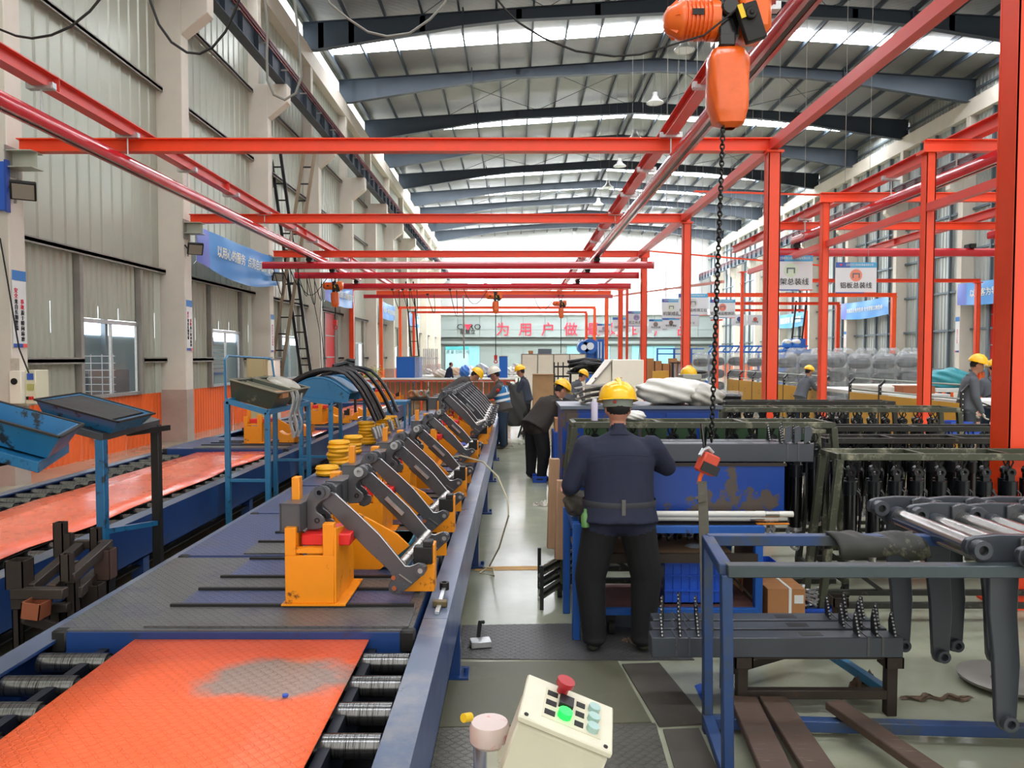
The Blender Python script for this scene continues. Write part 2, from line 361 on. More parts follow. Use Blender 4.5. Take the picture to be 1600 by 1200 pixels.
# red door in the left wall
dl = struct(part('door_1', MB().bb(XL - .02, XL + .05, 31.7, 33.8, 0, 4.0), m_red)); 
for z in (1.0, 1.95, 2.9): part('door_rib', MB().bb(XL + .05, XL + .07, 31.7, 33.8, z, z + .05), m_sheet2, dl)
part('door_frame', MB().bb(XL, XL + .12, 31.55, 31.7, 0, 4.15).bb(XL, XL + .12, 33.8, 33.95, 0, 4.15).bb(XL, XL + .12, 31.55, 33.95, 4.0, 4.15), m_girt, dl)
# columns
def columns(wall, side):
    s = 1 if side == 'l' else -1; xw = XL if side == 'l' else XR
    for k, y in enumerate(CY):
        if side == 'l' and y < 4 or side == 'r' and y < 28: continue
        b = MB(); xi = xw + s * .6
        b.bb(min(xw - s * .1, xi), max(xw - s * .1, xi), y, y + .37, 0, 10.5)
        b.bb(*sorted((xw - s * .1, xw + s * .32)), y + .03, y + .34, 10.5, 14.05)
        pr = [(0, 9.45), (.62, 9.95), (.62, 10.5), (0, 10.5)]
        b.prism([(xi + s * a - s * .001, z) for a, z in pr], (0, y, 0), (1, 0, 0), (0, 0, 1), (0, .37, 0))
        c = part('column', b, m_conc, wall, bev=.012, smooth=False)
        part('plinth', MB().bb(*sorted((xw, xi + s * .004)), y - .004, y + .374, 0, 1.22), m_plinth if side == 'l' else m_conc, c)
columns(wl, 'l')
b = MB().bb(XL - .1, XL + .34, YN, YE, 13.38, 14.05); part('tie_beam', b, m_conc, wl, smooth=False)
b = MB()
for k in range(-3, 12):
    y0 = 11.65 + 6 * k; b.bb(XL - .04, XL + .02, y0, y0 + 5.63, 14.1, 14.95)
part('clerestory_sheet', b, m_wing, wl)
# ---- right wall
wr = struct(part('wall_right', MB().bb(XR + .05, XR + .32, YN, YE, 0, 15.3), m_sheet2))
lv2 = [(0, 1.34, m_wains, .3, .03), (1.34, 5.2, m_sheet2, .3, .03), (5.2, 9.0, m_sheet2, .3, .03), (9.0, 13.4, m_sheet2, .3, .03), (14.05, 15.2, m_sheet2, .3, .03)]
rm = {li: sheet_mesh(.8, z1 - z0, pt, -d, 'wall_sheet', mm) for li, (z0, z1, mm, pt, d) in enumerate(lv2)}
for k in range(3, 12):
    y0 = 11.65 + 6 * k; y1 = y0 + 5.63
    if y0 > 77: y1 = YE
    for li, (z0, z1, mm, pt, d) in enumerate(lv2):
        if k <= 6:
            for j in range(7):
                w = min(.804, y1 - y0 - j * .804); yy = y0 + j * .804
                if k == 3 and z0 < 4 and yy < 33.6: continue
                o = link('wall_sheet', rm[li], wr, (XR, yy, z0)); o.scale = (1, w / .8, 1)
        else:
            b = MB(); n = 14; st = (y1 - y0) / n
            for i in range(n): b.add([(XR - x, y0 + i * st + q, z) for z in (z0, z1) for x, q in ((0, 0), (.03, .05), (0, .1), (0, st))], [(0, 1, 5, 4), (1, 2, 6, 5), (2, 3, 7, 6)])
            part('wall_sheets', b, mm, wr, kind='stuff', smooth=False)
    for z in (1.34, 3.3, 5.2, 7.1, 9.0, 11.0, 12.8, 14.6):
        if k == 3 and z < 4: a = y0 + 2.3
        else: a = y0
        part('girt', MB().bb(XR - .13, XR - .035, a - .1, y1 + .1, z - .05, z + .05), m_girt2, wr)
    for q in (1.4, 2.8, 4.2):
        if k == 3 and q < 2.5: continue
        part('wall_post', MB().bb(XR - .17, XR - .035, y0 + q - .05, y0 + q + .05, 0, 13.4), m_girt2, wr)
columns(wr, 'r')
part('tie_beam', MB().bb(XR - .34, XR + .1, 26, YE, 13.38, 14.15), m_conc, wr, smooth=False)
dr = struct(part('door_2', MB().bb(XR - .08, XR, 29.4, 33.85, 0, 4.45), m_red))
for z in (.9, 1.75, 2.5, 3.3, 3.9): part('door_rib', MB().bb(XR - .1, XR - .08, 29.4, 33.85, z, z + .05), m_sheet2, dr)
part('door_window', MB().bb(XR - .105, XR - .085, 29.4, 33.6, 1.85, 2.42), mat('door_glass', '#f4f6fa', .3, emit=2.2), dr)
part('door_frame', MB().bb(XR - .18, XR, 33.85, 34.0, 0, 4.6).bb(XR - .3, XR, 29.4, 34.4, 4.45, 4.85), m_girt2, dr)
# ---- far wall with its windows
wf = struct(part('wall_far', MB().bb(XL, XR, YE, YE + .3, 0, 16.3), mat('far_plaster', '#b9b9b4', .8, mott=.06, scale=.4)))
n = 0
for x0, x1, z0, z1 in ((-5.2, -.3, 9.15, 11.4), (4.2, 9.4, 9.15, 11.4), (14.6, 18.5, 9.1, 12.0)):
    n += 1; w = struct(part('window_%d' % (20 + n), MB().bb(x0 - .1, x1 + .1, YE - .06, YE, z0 - .1, z1 + .1), m_white))
    c = 4 if x1 - x0 > 4.5 else 3
    for i in range(c):
        a = x0 + (x1 - x0) * i / c
        part('pane', MB().bb(a + .04, a + (x1 - x0) / c - .04, YE - .09, YE - .065, z0, z1), m_winl, w)
for x in (-3.2, 1.8, 6.8, 12, 17): part('pilaster', MB().bb(x - .2, x + .2, YE - .12, YE, 0, 16), mat('far_plaster', '', 0), wf)
# ---- roof
XC = (XL + XR) / 2
def zr(x): return 16.35 - abs(x - XC) * .066
b = MB()
for x0, x1 in ((XL - .4, XC), (XC, XR + .4)): b.prism([(x0, zr(x0)), (x1, zr(x1)), (x1, zr(x1) + .12), (x0, zr(x0) + .12)], (0, YN, 0), (1, 0, 0), (0, 0, 1), (0, YE + .3 - YN, 0))
roof = struct(part('ceiling', b, m_roof, smooth=False))
strips = [-2.5, 8.7, 20.7, 32.6, 44.2, 56.2, 62.2, 67.8, 74.0, 80.2]
for ys in strips:
    for sgn in (-1, 1):
        n = 10; x0 = XC + sgn * .25
        for i in range(n):
            a = x0 + sgn * 1.46 * i; c = a + sgn * 1.38; wdt = .95 if ys < 50 else 2.1  # far strips widened so that the far end gets more light
            part('skylight_sheet', MB().prism([(a, zr(a) - .03), (c, zr(c) - .03), (c, zr(c) - .015), (a, zr(a) - .015)], (0, ys - wdt / 2, 0), (1, 0, 0), (0, 0, 1), (0, wdt, 0)), m_sky, roof, smooth=False)
# purlins
for sgn in (-1, 1):
    for i in range(11):
        x = XC + sgn * (.18 + 1.46 * i); z = zr(x) - .14
        if abs(x - XC) > 15.1: continue
        b = MB().bb(x - .012, x + .012, YN, YE, z - .11, z + .11).bb(x - .04, x + .04, YN, YE, z - .12, z - .105)
        part('purlin', b, m_raft, roof, smooth=False)
for k in range(-2, 13):      # rafters
    y = 11.45 + 6 * k
    if y > YE: continue
    b = MB()
    for sgn in (-1, 1):
        X = lambda d: XC + sgn * d
        top = [(0, 16.08), (15.1, 15.08)]
        bot = [(0, 15.5), (6.8, 15.2), (8.8, 14.98), (10.8, 14.65), (14.6, 14.05), (15.1, 14.05)]
        poly = [(X(d), z) for d, z in top] + [(X(d), z) for d, z in bot[::-1]]
        b.prism(poly, (0, y - .01, 0), (1, 0, 0), (0, 0, 1), (0, .02, 0))
        for pr, t in ((bot, .022), (top, .022)):
            for (d0, z0), (d1, z1) in zip(pr, pr[1:]): b.bar((X(d0), y, z0), (X(d1), y, z1), .26, t)
        for d, z0, z1 in ((3.5, 15.36, 15.85), (6.6, 15.2, 15.65), (10.4, 14.7, 15.39), (13.2, 14.28, 15.2), (14.4, 14.1, 15.12)): b.bar((X(d), y, z0), (X(d), y, z1), .22, .02)
    part('rafter', b, m_raft, roof, smooth=False)
    for sgn in (-1, 1): part('splice_plate', MB().b((XC + sgn * 8.8, y, 15.24), (.05, .3, .82)), m_raft, roof)
b = MB()
for k in range(0, 11, 2):      # wind-bracing rods
    y = 11.45 + 6 * k
    for sgn in (-1, 1):
        for d0, d1 in ((.5, 5.5), (5.5, 10.5)):
            for a, c in ((d0, d1), (d1, d0)): b.bar((XC + sgn * a, y, zr(XC + a) - .3), (XC + sgn * c, y + 6, zr(XC + c) - .3), .02)
part('bracing_rod', b, m_raft, roof)
# ---- crane runway beams on the corbels
for nm, x, s, y0 in (('left', XL + 1.02, 1, 0), ('right', XR - 1.02, -1, 26)):
    t = thing('crane_runway_beam', 'dark steel crane runway beam resting on the concrete corbels of the %s wall' % nm, 'beam', (x, y0, 10.5))
    part('beam', MB().ibeam((x, y0, 10.85), (x, YE - .1, 10.85), .3, .7, .02), m_raft if nm == 'left' else m_girt2, t, True, smooth=False)
    b = MB(); y = y0 + .5
    while y < YE: b.bb(x - .14, x + .14, y, y + .012, 10.53, 11.18); y += 1.2
    part('stiffener', b, m_raft, t, True, kind='stuff')
    part('crane_rail', MB().bb(x - .03, x + .03, y0, YE - .1, 11.2, 11.29), m_girt, t, True)
    b = MB()
    for q in range(3): b.bar((x + s * .28, y0, 10.86 + q * .1), (x + s * .28, YE - .5, 10.86 + q * .1), .025)
    part('conductor_bar', b, mat('conductor_red', '#7c2a26', .5), t, True)
    b = MB(); y = y0 + 1
    while y < YE: b.bb(*sorted((x + s * .1, x + s * .32)), y, y + .03, 10.8, 10.84); y += 2
    part('bracket', b, m_girt, t, True, kind='stuff')
# ---- the two storey office front at the far end
off = thing('office_front', 'pale grey panelled office front across the far end of the hall', 'building', (XC, 77.6, 0))
part('body', MB().bb(XL + .66, XR - .66, 78.2, 82.8, 0, 6.4), mat('office_grey', '#7f8685', .6), off, True)
part('ledge', MB().bb(XL + .05, XR - .05, 77.4, 79, 6.35, 6.95), mat('office_white', '#eeeeee', .6), off, True)
m_pan = mat('office_panel', '#8e9896', .45); x = XL + .1
pm = MB().bb(0, 2.26, 0, .06, 0, 1.5).mesh('fascia_panel', m_pan); pm2 = MB().bb(0, 2.26, 0, .06, 0, .76).mesh('fascia_panel', m_pan); pb = MB().bb(0, 2.26, 0, .06, 0, 3.1).mesh('wall_panel', mat('office_blind', '#87928f', .4))
while x < XR - 2:
    for me, z in ((pm, 4.82), (pm2, 4.03)):
        link('fascia_panel', me, off, (x - XC, .04, z))
    x += 2.3
part('soffit_band', MB().bb(XL + .05, XR - .05, 77.9, 78.3, 3.2, 3.98), mat('office_band', '#5f6765', .5), off, True)
part('soffit_light', MB().bb(XL + .05, XR - .05, 77.8, 78.3, 3.35, 3.62), m_pan, off, True)
x = XL + .1; i = 0
m_cyan = mat('office_glass', '#8cc4cc', .2); m_ogl = mat('office_poster', '#a8ccd0', .5)
pc = MB().bb(0, 2.26, 0, .05, 0, 3.1).mesh('glass_panel', m_cyan)
while x < XR - 2:
    link('glass_panel' if i in (1, 6, 7, 9, 10) else 'wall_panel', pc if i in (1, 6, 7, 9, 10) else pb, off, (x - XC, .5, .05)); x += 2.3; i += 1
m_rl = mat('red_letter', '#dc2c46', .5)
for j, ch in enumerate('为用户做最好的产品'):
    text_mesh(ch, 1.5, m_rl, off, W(786 + 35.3 * j, 516, 77.58), (1, 0, 0), (0, 0, 1), 'character', .03)
text_mesh('CI', .8, m_black, off, W(720, 511, 77.58), (1, 0, 0), (0, 0, 1), 'logo_letters', .02, 1.15); text_mesh('RO', .8, m_black, off, W(742, 511, 77.58), (1, 0, 0), (0, 0, 1), 'logo_letters', .02, 1.15)
c = W(731, 511, 77.55); part('logo_triangle', MB().prism([(-.4, .28), (.4, .28), (0, -.35)], c, (1, 0, 0), (0, 0, 1), (0, .03, 0)), m_rl, off, True)
text_mesh('凯铭立', .55, m_black, off, W(731, 519, 77.58), (1, 0, 0), (0, 0, 1), 'logo_letters', .02)
t = W(695, 541, 77.5); part('poster', MB().bb(W(694, 0, 77.9).x, W(731, 0, 77.9).x, 77.9, 77.95, .6, 3.05), m_ogl, off, True)
part('poster_head', MB().bb(W(694, 0, 77.9).x, W(731, 0, 77.9).x, 77.88, 77.9, 2.7, 3.05), mat('teal_print', '#4fb4b8', .5), off, True)
text_mesh('质 量 创新工程', .38, mat('grey_print', '#6b8a90', .5), off, V((W(714, 0, 77.9).x, 77.87, 2.45)), (1, 0, 0), (0, 0, 1))
# ---- what can be seen through the left wall's windows: the next hall
nh = struct(part('wall_next_hall', MB().bb(XL - 9.4, XL - 9.2, 2, YE, 0, 6), mat('outer_wall', '#7f8f96', .6))); nh.name = 'wall_outer'
part('light_strip', MB().bb(XL - 9.19, XL - 9.15, 4, 80, 2.9, 4.1), mat('outer_daylight', '#eaf4ff', .5, emit=3.5), nh)
for y in range(6, 80, 5): part('post', MB().bb(XL - 9.1, XL - 8.9, y, y + .2, 0, 6), m_girt2, nh)
struct(part('trim_1', MB().bb(XL - 9.3, XL - .32, 10.6, 40, 6, 6.1), m_sheet2))
# ================================================================ things fixed to the walls
m_bnr = mat('banner_blue', '#4f9be0', .35); m_bnr2 = mat('banner_violet', '#6c7fd6', .35); m_gl = mat('banner_cream_letter', '#fdf4d4', .5)
def banner(label, side, y0, y1, z0, z1, txt, sag=.12):
    x = XL + .67 if side == 'l' else XR - .67; s = 1 if side == 'l' else -1
    t = thing('banner', label, 'banner', (x, (y0 + y1) / 2, z0))
    def f(u, v):
        y = y0 + (y1 - y0) * u; return (x + .015 * s * sin(u * 19 + v * 3) + s * .05 * sin(pi * u), y, z0 + (z1 - z0) * v - sag * sin(pi * u) * (1 - v) - .05 * sin(pi * u) * v)
    part('cloth', MB().grid(f, 26, 4), m_bnr, t, True)
    k = .12 * (y1 - y0); ya, yb = (y0, y0 + k) if side == 'l' else (y1 - k, y1)
    part('violet_end', MB().grid(lambda u, v: (f((ya - y0 + (yb - ya) * u) / (y1 - y0), v)[0] + s * .006,) + f((ya - y0 + (yb - ya) * u) / (y1 - y0), v)[1:], 6, 3), m_bnr2, t, True)
    text_mesh(txt, min((z1 - z0) * .55, (y1 - y0) * .8 / len(txt)), m_gl, t, (x + s * .09, (y0 + y1) / 2 + s * .2, (z0 + z1) / 2 - .06), (0, s, 0), (0, 0, 1), squeeze=1)
    part('tie_rope', MB().path([(x, y0 - .2, z1 + .1), f(0, 1), f(0, 0), (x, y0 - .15, z0 - .1)], .008, 4).path([(x, y1 + .2, z1 + .1), f(1, 1), f(1, 0)], .008, 4), m_white, t, True)
banner('blue cloth banner with gold characters hung above the first windows of the left wall', 'l', 17.75, 23.9, 4.3, 5.15, '以用心的服务  点亮自动新征程', .28)
banner('blue banner above the red door of the left wall', 'l', 29.8, 35.2, 4.3, 5.2, '以创新求发展 以质量求生存')
banner('third blue banner along the left wall, between its far columns', 'l', 41.8, 47.2, 4.3, 5.2, '安全第一 预防为主 综合治理')
banner('fourth blue banner along the left wall, the farthest one', 'l', 53.8, 59.2, 4.3, 5.2, '精益求精 追求卓越')
banner('blue banner with gold characters above the red shutter door of the right wall', 'r', 29.6, 35.4, 4.45, 5.45, '以顾客为导向  生产精品')
banner('pale blue banner on the right wall behind the orange gantry posts', 'r', 41.9, 47.9, 4.4, 5.4, '质量是企业的生命 安全是职工的生命')
banner('small far blue banner on the right wall beside the ladder', 'r', 53.8, 59.6, 4.3, 5.3, '团结拼搏 务实创新')
# vertical signs on columns
def column_sign(label, side, k, z0, z1, full=True):
    y = 11.28 + 6 * k; x = (XL + .6) if side == 'l' else (XR - .6); s = 1 if side == 'l' else -1
    t = thing('safety_sign', label, 'sign', (x, y + .18, z0))
    a, c = y + .02, y + .34
    part('board', MB().bb(*sorted((x + s * .006, x + s * .014)), a, c, z0, z1), m_white, t, True)
    h = z1 - z0; part('header', MB().bb(*sorted((x + s * .014, x + s * .017)), a, c, z1 - h * .13, z1), mat('header_blue', '#2a78c0', .4), t, True)
    part('footer', MB().bb(*sorted((x + s * .014, x + s * .017)), a, a + .22, z0, z0 + h * .05), mat('footer_blue', '#2a55a8', .4), t, True)
    part('footer_red', MB().bb(*sorted((x + s * .014, x + s * .017)), a + .22, c, z0, z0 + h * .05), mat('footer_red', '#e85a50', .4), t, True)
    if full:
        text_mesh('安\n全', .082, m_rl, t, (x + s * .018, y + .1, z1 - h * .3), (0, s, 0), (0, 0, 1), line=1.0)
        text_mesh('来\n自\n长\n期\n警\n惕', .082, m_black, t, (x + s * .018, y + .1, z1 - h * .58), (0, s, 0), (0, 0, 1), line=1.0)
        text_mesh('事\n故', .082, m_rl, t, (x + s * .018, y + .24, z1 - h * .44), (0, s, 0), (0, 0, 1), line=1.0)
        text_mesh('源\n于\n瞬\n间\n麻\n痹', .082, m_black, t, (x + s * .018, y + .24, z1 - h * .72), (0, s, 0), (0, 0, 1), line=1.0)
    else:
        text_mesh('安\n全\n生\n产\n人\n人\n有\n责', .085, m_rl, t, (x + s * .018, y + .18, z1 - h * .55), (0, s, 0), (0, 0, 1), line=1.0)
column_sign('white vertical safety sign with red and black characters on the nearest left column', 'l', 0, 2.14, 3.33)
column_sign('pale vertical sign on the second left column, below the floodlight', 'l', 1, 2.14, 3.33)
column_sign('vertical sign on the third left column, behind the tan ladder', 'l', 2, 2.14, 3.33, False)
column_sign('tall white vertical sign on the right column beside the red shutter door', 'r', 4, 2.2, 3.9, False)
column_sign('white vertical sign on the right column behind the wrapped stacks', 'r', 5, 2.2, 3.6, False)
column_sign('farthest vertical sign on a right column, beyond the wrapped stacks', 'r', 6, 2.2, 3.6, False)
# control box on the nearest column
t = thing('wall_control_box', 'cream electrical control box fixed to the nearest left column', 'control box', (-7.62, 11.45, 1.28))
part('cabinet', MB().bb(-7.7, -7.52, 11.2, 11.64, 1.28, 1.78), m_cream, t, True, bev=.008)
part('side_box', MB().bb(-7.52, -7.36, 11.3, 11.62, 1.27, 1.79), mat('cream_light', '#dcd6b8', .4), t, True, bev=.008)
part('fan_grille', MB().cyl((-7.62, 11.2, 1.62), (-7.62, 11.185, 1.62), .05, n=16), m_dark, t, True)
part('screen', MB().bb(-7.49, -7.39, 11.29, 11.3, 1.64, 1.74), mat('small_screen', '#3a5fb4', .2), t, True)
part('socket', MB().bb(-7.49, -7.39, 11.285, 11.3, 1.48, 1.58), mat('socket_green', '#b4b06a', .4), t, True)
for i in range(3): part('switch', MB().b((-7.485 + i * .04, 11.285, 1.36), (.02, .03, .05)), m_red if i else m_black, t, True)
single('power_cable', MB().path([W(0, 372, 11.2), W(12, 440, 11.2), W(22, 500, 11.2), W(30, 545, 11.2), W(45, 583, 11.22)], .012, 6), m_rubber, 'black cable running down the nearest left column to the cream box', 'cable')
single('notice_sheet', MB().bb(W(2, 0, 11.27).x, W(16, 0, 11.27).x, 11.265, 11.275, W(0, 608, 11.27).z, W(0, 560, 11.27).z), mat('old_paper', '#c9c0ae', .8, mott=.15, scale=20), 'faded paper notice pasted on the nearest left column', 'notice')
t = thing('blue_notice_board', 'blue board fixed high on the nearest left column', 'board', W(3, 330, 11.2))
part('board', MB().bb(W(-30, 0, 11.2).x, W(2, 0, 11.2).x, 11.2, 11.27, W(0, 328, 11.2).z, W(0, 252, 11.2).z), mat('board_blue', '#2f5fc0', .35), t, True)
part('frame', MB().bb(W(0, 0, 11.2).x, W(3, 0, 11.2).x, 11.19, 11.28, W(0, 331, 11.2).z, W(0, 249, 11.2).z), mat('board_frame', '#24489c', .4), t, True)
# floodlights and beam brackets on the left columns
def floodlight(k, where):
    y = 11.28 + 6 * k
    t = thing('floodlight', 'dark rectangular floodlight angled down from the %s left column' % where, 'floodlight', (-7.6, y - .1, 4.45))
    m = Matrix.Rotation(radians(32), 4, 'Z') @ Matrix.Rotation(radians(-52), 4, 'X')
    part('lamp_body', MB().b((-7.4, y - .1, 4.5), (.34, .3, .07), m), m_dark, t, True, bev=.01)
    part('lens', MB().b(V((-7.4, y - .1, 4.5)) + (m.to_3x3() @ V((0, 0, -.04))), (.28, .24, .012), m), mat('lamp_lens', '#9a9488', .3), t, True)
    part('arm', MB().path([(-7.68, y - .02, 4.6), (-7.6, y - .02, 4.5), (-7.45, y - .05, 4.48)], .02), m_dark, t, True)
    t = thing('beam_bracket', 'grey steel bracket under the orange beam on the %s left column' % where, 'bracket', (-7.5, y + .05, 4.85))
    part('seat_box', MB().ibeam((-7.72, y + .1, 5.0), (-7.3, y + .1, 5.0), .3, .26, .016), m_sheet, t, True)
    part('back_plate', MB().bb(-7.7, -7.68, y - .06, y + .3, 4.75, 5.2), m_girt, t, True)
    part('stay', MB().bar((-7.66, y + .1, 4.35), (-7.62, y + .1, 4.86), .03), m_girt, t, True)
for k, w in ((0, 'nearest'), (1, 'second'), (2, 'third')): floodlight(k, w)
# ladders
def ladder(label, p, q, w, m, rung=.3):
    p, q = V(p), V(q); d = q - p; t = thing('ladder', label, 'ladder', p); x = V((1, 0, 0)) * w / 2
    x = V((w / 2, 0, 0)) if abs(d.x) < abs(d.z) else V((0, w / 2, 0))
    for s in (-1, 1): part('side_rail', MB().bar(p + x * s, q + x * s, .1, .06), m, t, True)
    n = int(d.length / rung); b = MB()
    for i in range(1, n):
        c = p + d * i / n; part('rung', MB().bar(c - x, c + x, .045), m_black, t, True)
ladder('tall black steel ladder leaning against the third column of the left wall', W(487, 652, 25.6).xy.to_3d(), W(430, 235, 25.6), .34, m_black, .55)
ladder('tan ladder leaning the other way across the black one', W(422, 655, 24.6).xy.to_3d(), W(484, 235, 24.6), .36, mat('tan_ladder', '#8c7a64', .7), .55)
ladder('far black ladder beside the red door posts of the left wall', W(652, 610, 50).xy.to_3d(), W(640, 440, 50), .5, m_black, .9)
ladder('black ladder leaning on the right wall behind the blue machine', W(1236, 610, 44).xy.to_3d(), W(1252, 470, 44), .6, m_black, .9)
# ================================================================ GANTRIES, RAILS, HOISTS
def post(t, x, y, z1, m=m_orange, w=.17, z0=0):
    p = part('post', MB().ibeam((x, y, z0), (x, y, z1), w, w, .02).bar((x - w / 2 + .01, y, z0), (x - w / 2 + .01, y, z1), .016, w).bar((x + w / 2 - .01, y, z0), (x + w / 2 - .01, y, z1), .016, w), m, t, True, smooth=False)
    part('base_plate', MB().bb(x - .16, x + .16, y - .16, y + .16, z0, z0 + .02), m, p, True)
    b = MB()
    part('cap_plate', MB().bb(x - .13, x + .13, y - .13, y + .13, z1 - .03, z1 + .004), m, p, True)
def gantry(label, x0, x1, y, z0, z1, posts, m=m_orange, w=.17):
    t = thing('portal_gantry', label, 'gantry', (x1 if posts else x0, y, 0), group=None)
    part('crossbeam', MB().ibeam((x0, y, (z0 + z1) / 2), (x1, y, (z0 + z1) / 2), w * .9, z1 - z0, .016), m, t, True, smooth=False)
    for px in posts: post(t, px, y, z0, m, w)
    return t
# main line: three beams borne by wall brackets on the left and a post on the right, then free-standing ones
gantry('orange gantry with the long front crossbeam from the nearest left column to a thick post', -7.62, 4.07, 11.45, 5.14, 5.34, [3.98], w=.19)
gantry('second orange gantry of the line, its beam on the second left column', -7.62, 4.15, 17.45, 5.14, 5.34, [4.06], w=.19)
gantry('third orange gantry of the line, its beam behind the black ladder', -7.62, 4.3, 23.45, 5.14, 5.34, [4.12], w=.19)
gantry('fourth orange gantry, with a post on each side, below the far crimson bridges', -8.1 + .35, 5.3, 35, 5.14, 5.3, [-7.7, 5.05], w=.2)
gantry('fifth orange gantry, behind the hoists', W(585, 0, 38.5).x, W(957, 0, 38.5).x, 38.5, 5.1, 5.42, [W(592, 0, 38.5).x, W(950, 0, 38.5).x], mat('orange_bright', '#ff5c1e', .4))
gantry('thin sixth orange gantry before the office front', -7.55, 5.3, 48, 5.1, 5.25, [-7.4, 5.25], mat('orange_bright', '', 0))
gantry('farthest thin orange gantry of the middle line', -7.35, 5.25, 53, 5.1, 5.25, [-7.2, 5.2])
t = thing('gantry_column', 'big red gantry post at the right edge of the photo', 'post', (3.98, 5.88, 0))
post(t, 4.005, 5.9, 5.3, m_orange, .22)
# right bay gantries
gantry('orange gantry of the right bay with its post before the hanging sign line', 6.3, 14.6, 11.45, 5.14, 5.32, [6.38, 14.5], w=.15)
gantry('second orange gantry of the right bay, post beside the white area sign', 6.22, 14.8, 15.1, 5.14, 5.32, [6.32, 14.6], w=.14)
gantry('third orange gantry of the right bay behind both area signs', 6.5, 16, 18.4, 5.14, 5.32, [15.9], w=.14)
gantry('wide thin red gantry before the right wall columns', W(1265, 0, 30).x, 18.9, 30, 5.0, 5.14, [18.8], w=.16)
gantry('orange gantry behind the hanging sign, ending at a red post', W(1112, 0, 37).x, 19.3, 37.3, 5.0, 5.2, [19.15], mat('orange_bright', '', 0), w=.2)
gantry('far orange gantry beyond the wrapped stacks', W(1120, 0, 43.8).x, 19.3, 43.8, 5.05, 5.22, [19.2], w=.2)
gantry('farthest orange gantry on the right', W(1130, 0, 50).x, 19.85, 50, 5.05, 5.2, [19.75], w=.2)
for x, y, lb in ((W(1125, 0, 20).x, 20, 'thin orange post behind the chain hoist'), (W(1165, 0, 28).x, 28, 'thin far orange post behind the second gantry'), (W(980, 0, 34).x, 33.5, 'slender red post beside the right end of the crimson bridges')):
    t = thing('slender_column', lb, 'post', (x, y, 0)); post(t, x, y, 5.2 if y > 25 else 3.0, m_orange, .1)
single('cross_rail', MB().ibeam((W(1120, 0, 20).x, 20.2, 3.75), (19, 20.2, 3.75), .06, .06), m_orange, 'thin orange rail crossing behind the posts at sign height', 'rail') if False else None
single('cross_rail', MB().bar(W(1085, 299, 30), W(1570, 313, 30), .07), m_orange, 'thin orange rail high under the far roof on the right', 'rail')
single('cross_rail', MB().bar(W(1010, 392, 40), W(1285, 415, 40), .08), m_orange, 'thin orange rail running behind the second gantry post', 'rail')
# longitudinal beams on the gantries with crimson tracks hung under them
def hanger(t, x, y, z0, z1):
    h = part('hanger', MB().cyl((x, y, z0), (x, y, z1), .012, n=8).bb(x - .02, x + .02, y - .04, y + .04, z0, z0 + .03), m_zinc, t, True)
    part('beam_clamp', MB().bb(x - .16, x + .16, y - .05, y + .05, z1 - .03, z1 + .012).bb(x - .17, x - .12, y - .04, y + .04, z1 - .02, z1 + .05).bb(x + .12, x + .17, y - .04, y + .04, z1 - .02, z1 + .05), m_zinc, h, True)
def runway(x, y0, y1, ytrack1, label_b, label_t, zb=5.345, zt=5.545, side=''):
    t = thing('runway_beam', label_b, 'beam', (x, y0, zb))
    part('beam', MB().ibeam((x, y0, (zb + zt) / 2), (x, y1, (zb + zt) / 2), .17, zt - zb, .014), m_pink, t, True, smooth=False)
    y = y0 + 1.7
    while y < y1 - .5:
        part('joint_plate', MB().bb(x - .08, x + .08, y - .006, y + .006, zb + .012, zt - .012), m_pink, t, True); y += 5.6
    t = thing('hoist_track', label_t, 'track', (x, y0, 4.83))
    prof = [(-.075, 0), (-.095, .03), (-.095, .13), (-.05, .19), (.05, .19), (.095, .13), (.095, .03), (.075, 0), (.03, 0), (.03, .02), (-.03, .02), (-.03, 0)]
    part('rail', MB().prism(prof, (x, y0, 4.83), (1, 0, 0), (0, 0, 1), (0, ytrack1 - y0, 0)), m_crim, t, True)
    part('slot', MB().bb(x - .029, x + .029, y0 + .01, ytrack1 - .01, 4.838, 4.846), m_black, t, True)
    y = y0 + .9
    while y < min(ytrack1, y1): hanger(t, x, y, 5.02, zb - .004); y += 2.05
runway(-5.87, 2.2, 40, 27.9, 'long pinkish red beam resting on the orange crossbeams, left one', 'glossy crimson hoist track hung under the left long beam')
runway(2.38, 2.2, 40, 27.9, 'long pinkish red beam resting on the orange crossbeams, right one', 'glossy crimson hoist track hung under the right long beam')
runway(7.1, 9, 24, 18.8, 'long pinkish red beam over the right bay', 'glossy crimson hoist track hung over the right bay')
runway(11.5, 15, 24, 17.9, 'pinkish red beam farther right, above the teal bag', 'short crimson hoist track whose near end shows at the right')
single('tie_beam', MB().bar((3.98, 5.95, 5.24), (3.98, 35, 5.24), .13, .15), m_pink, 'pinkish red tie beam joining the tops of the right-hand gantry posts', 'beam')
single('tie_beam', MB().bar((6.36, 5.3, 4.28), (6.36, 20, 4.28), .1, .12), m_pink, 'lower pinkish red tie beam joining the right bay posts', 'beam')
single('tie_beam', MB().bar(W(958, 463, 38.5), W(1130, 440, 22), .08), mat('pale_red', '#e59a8c', .4), 'pale far tie beam sloping behind the hanging signs', 'beam')
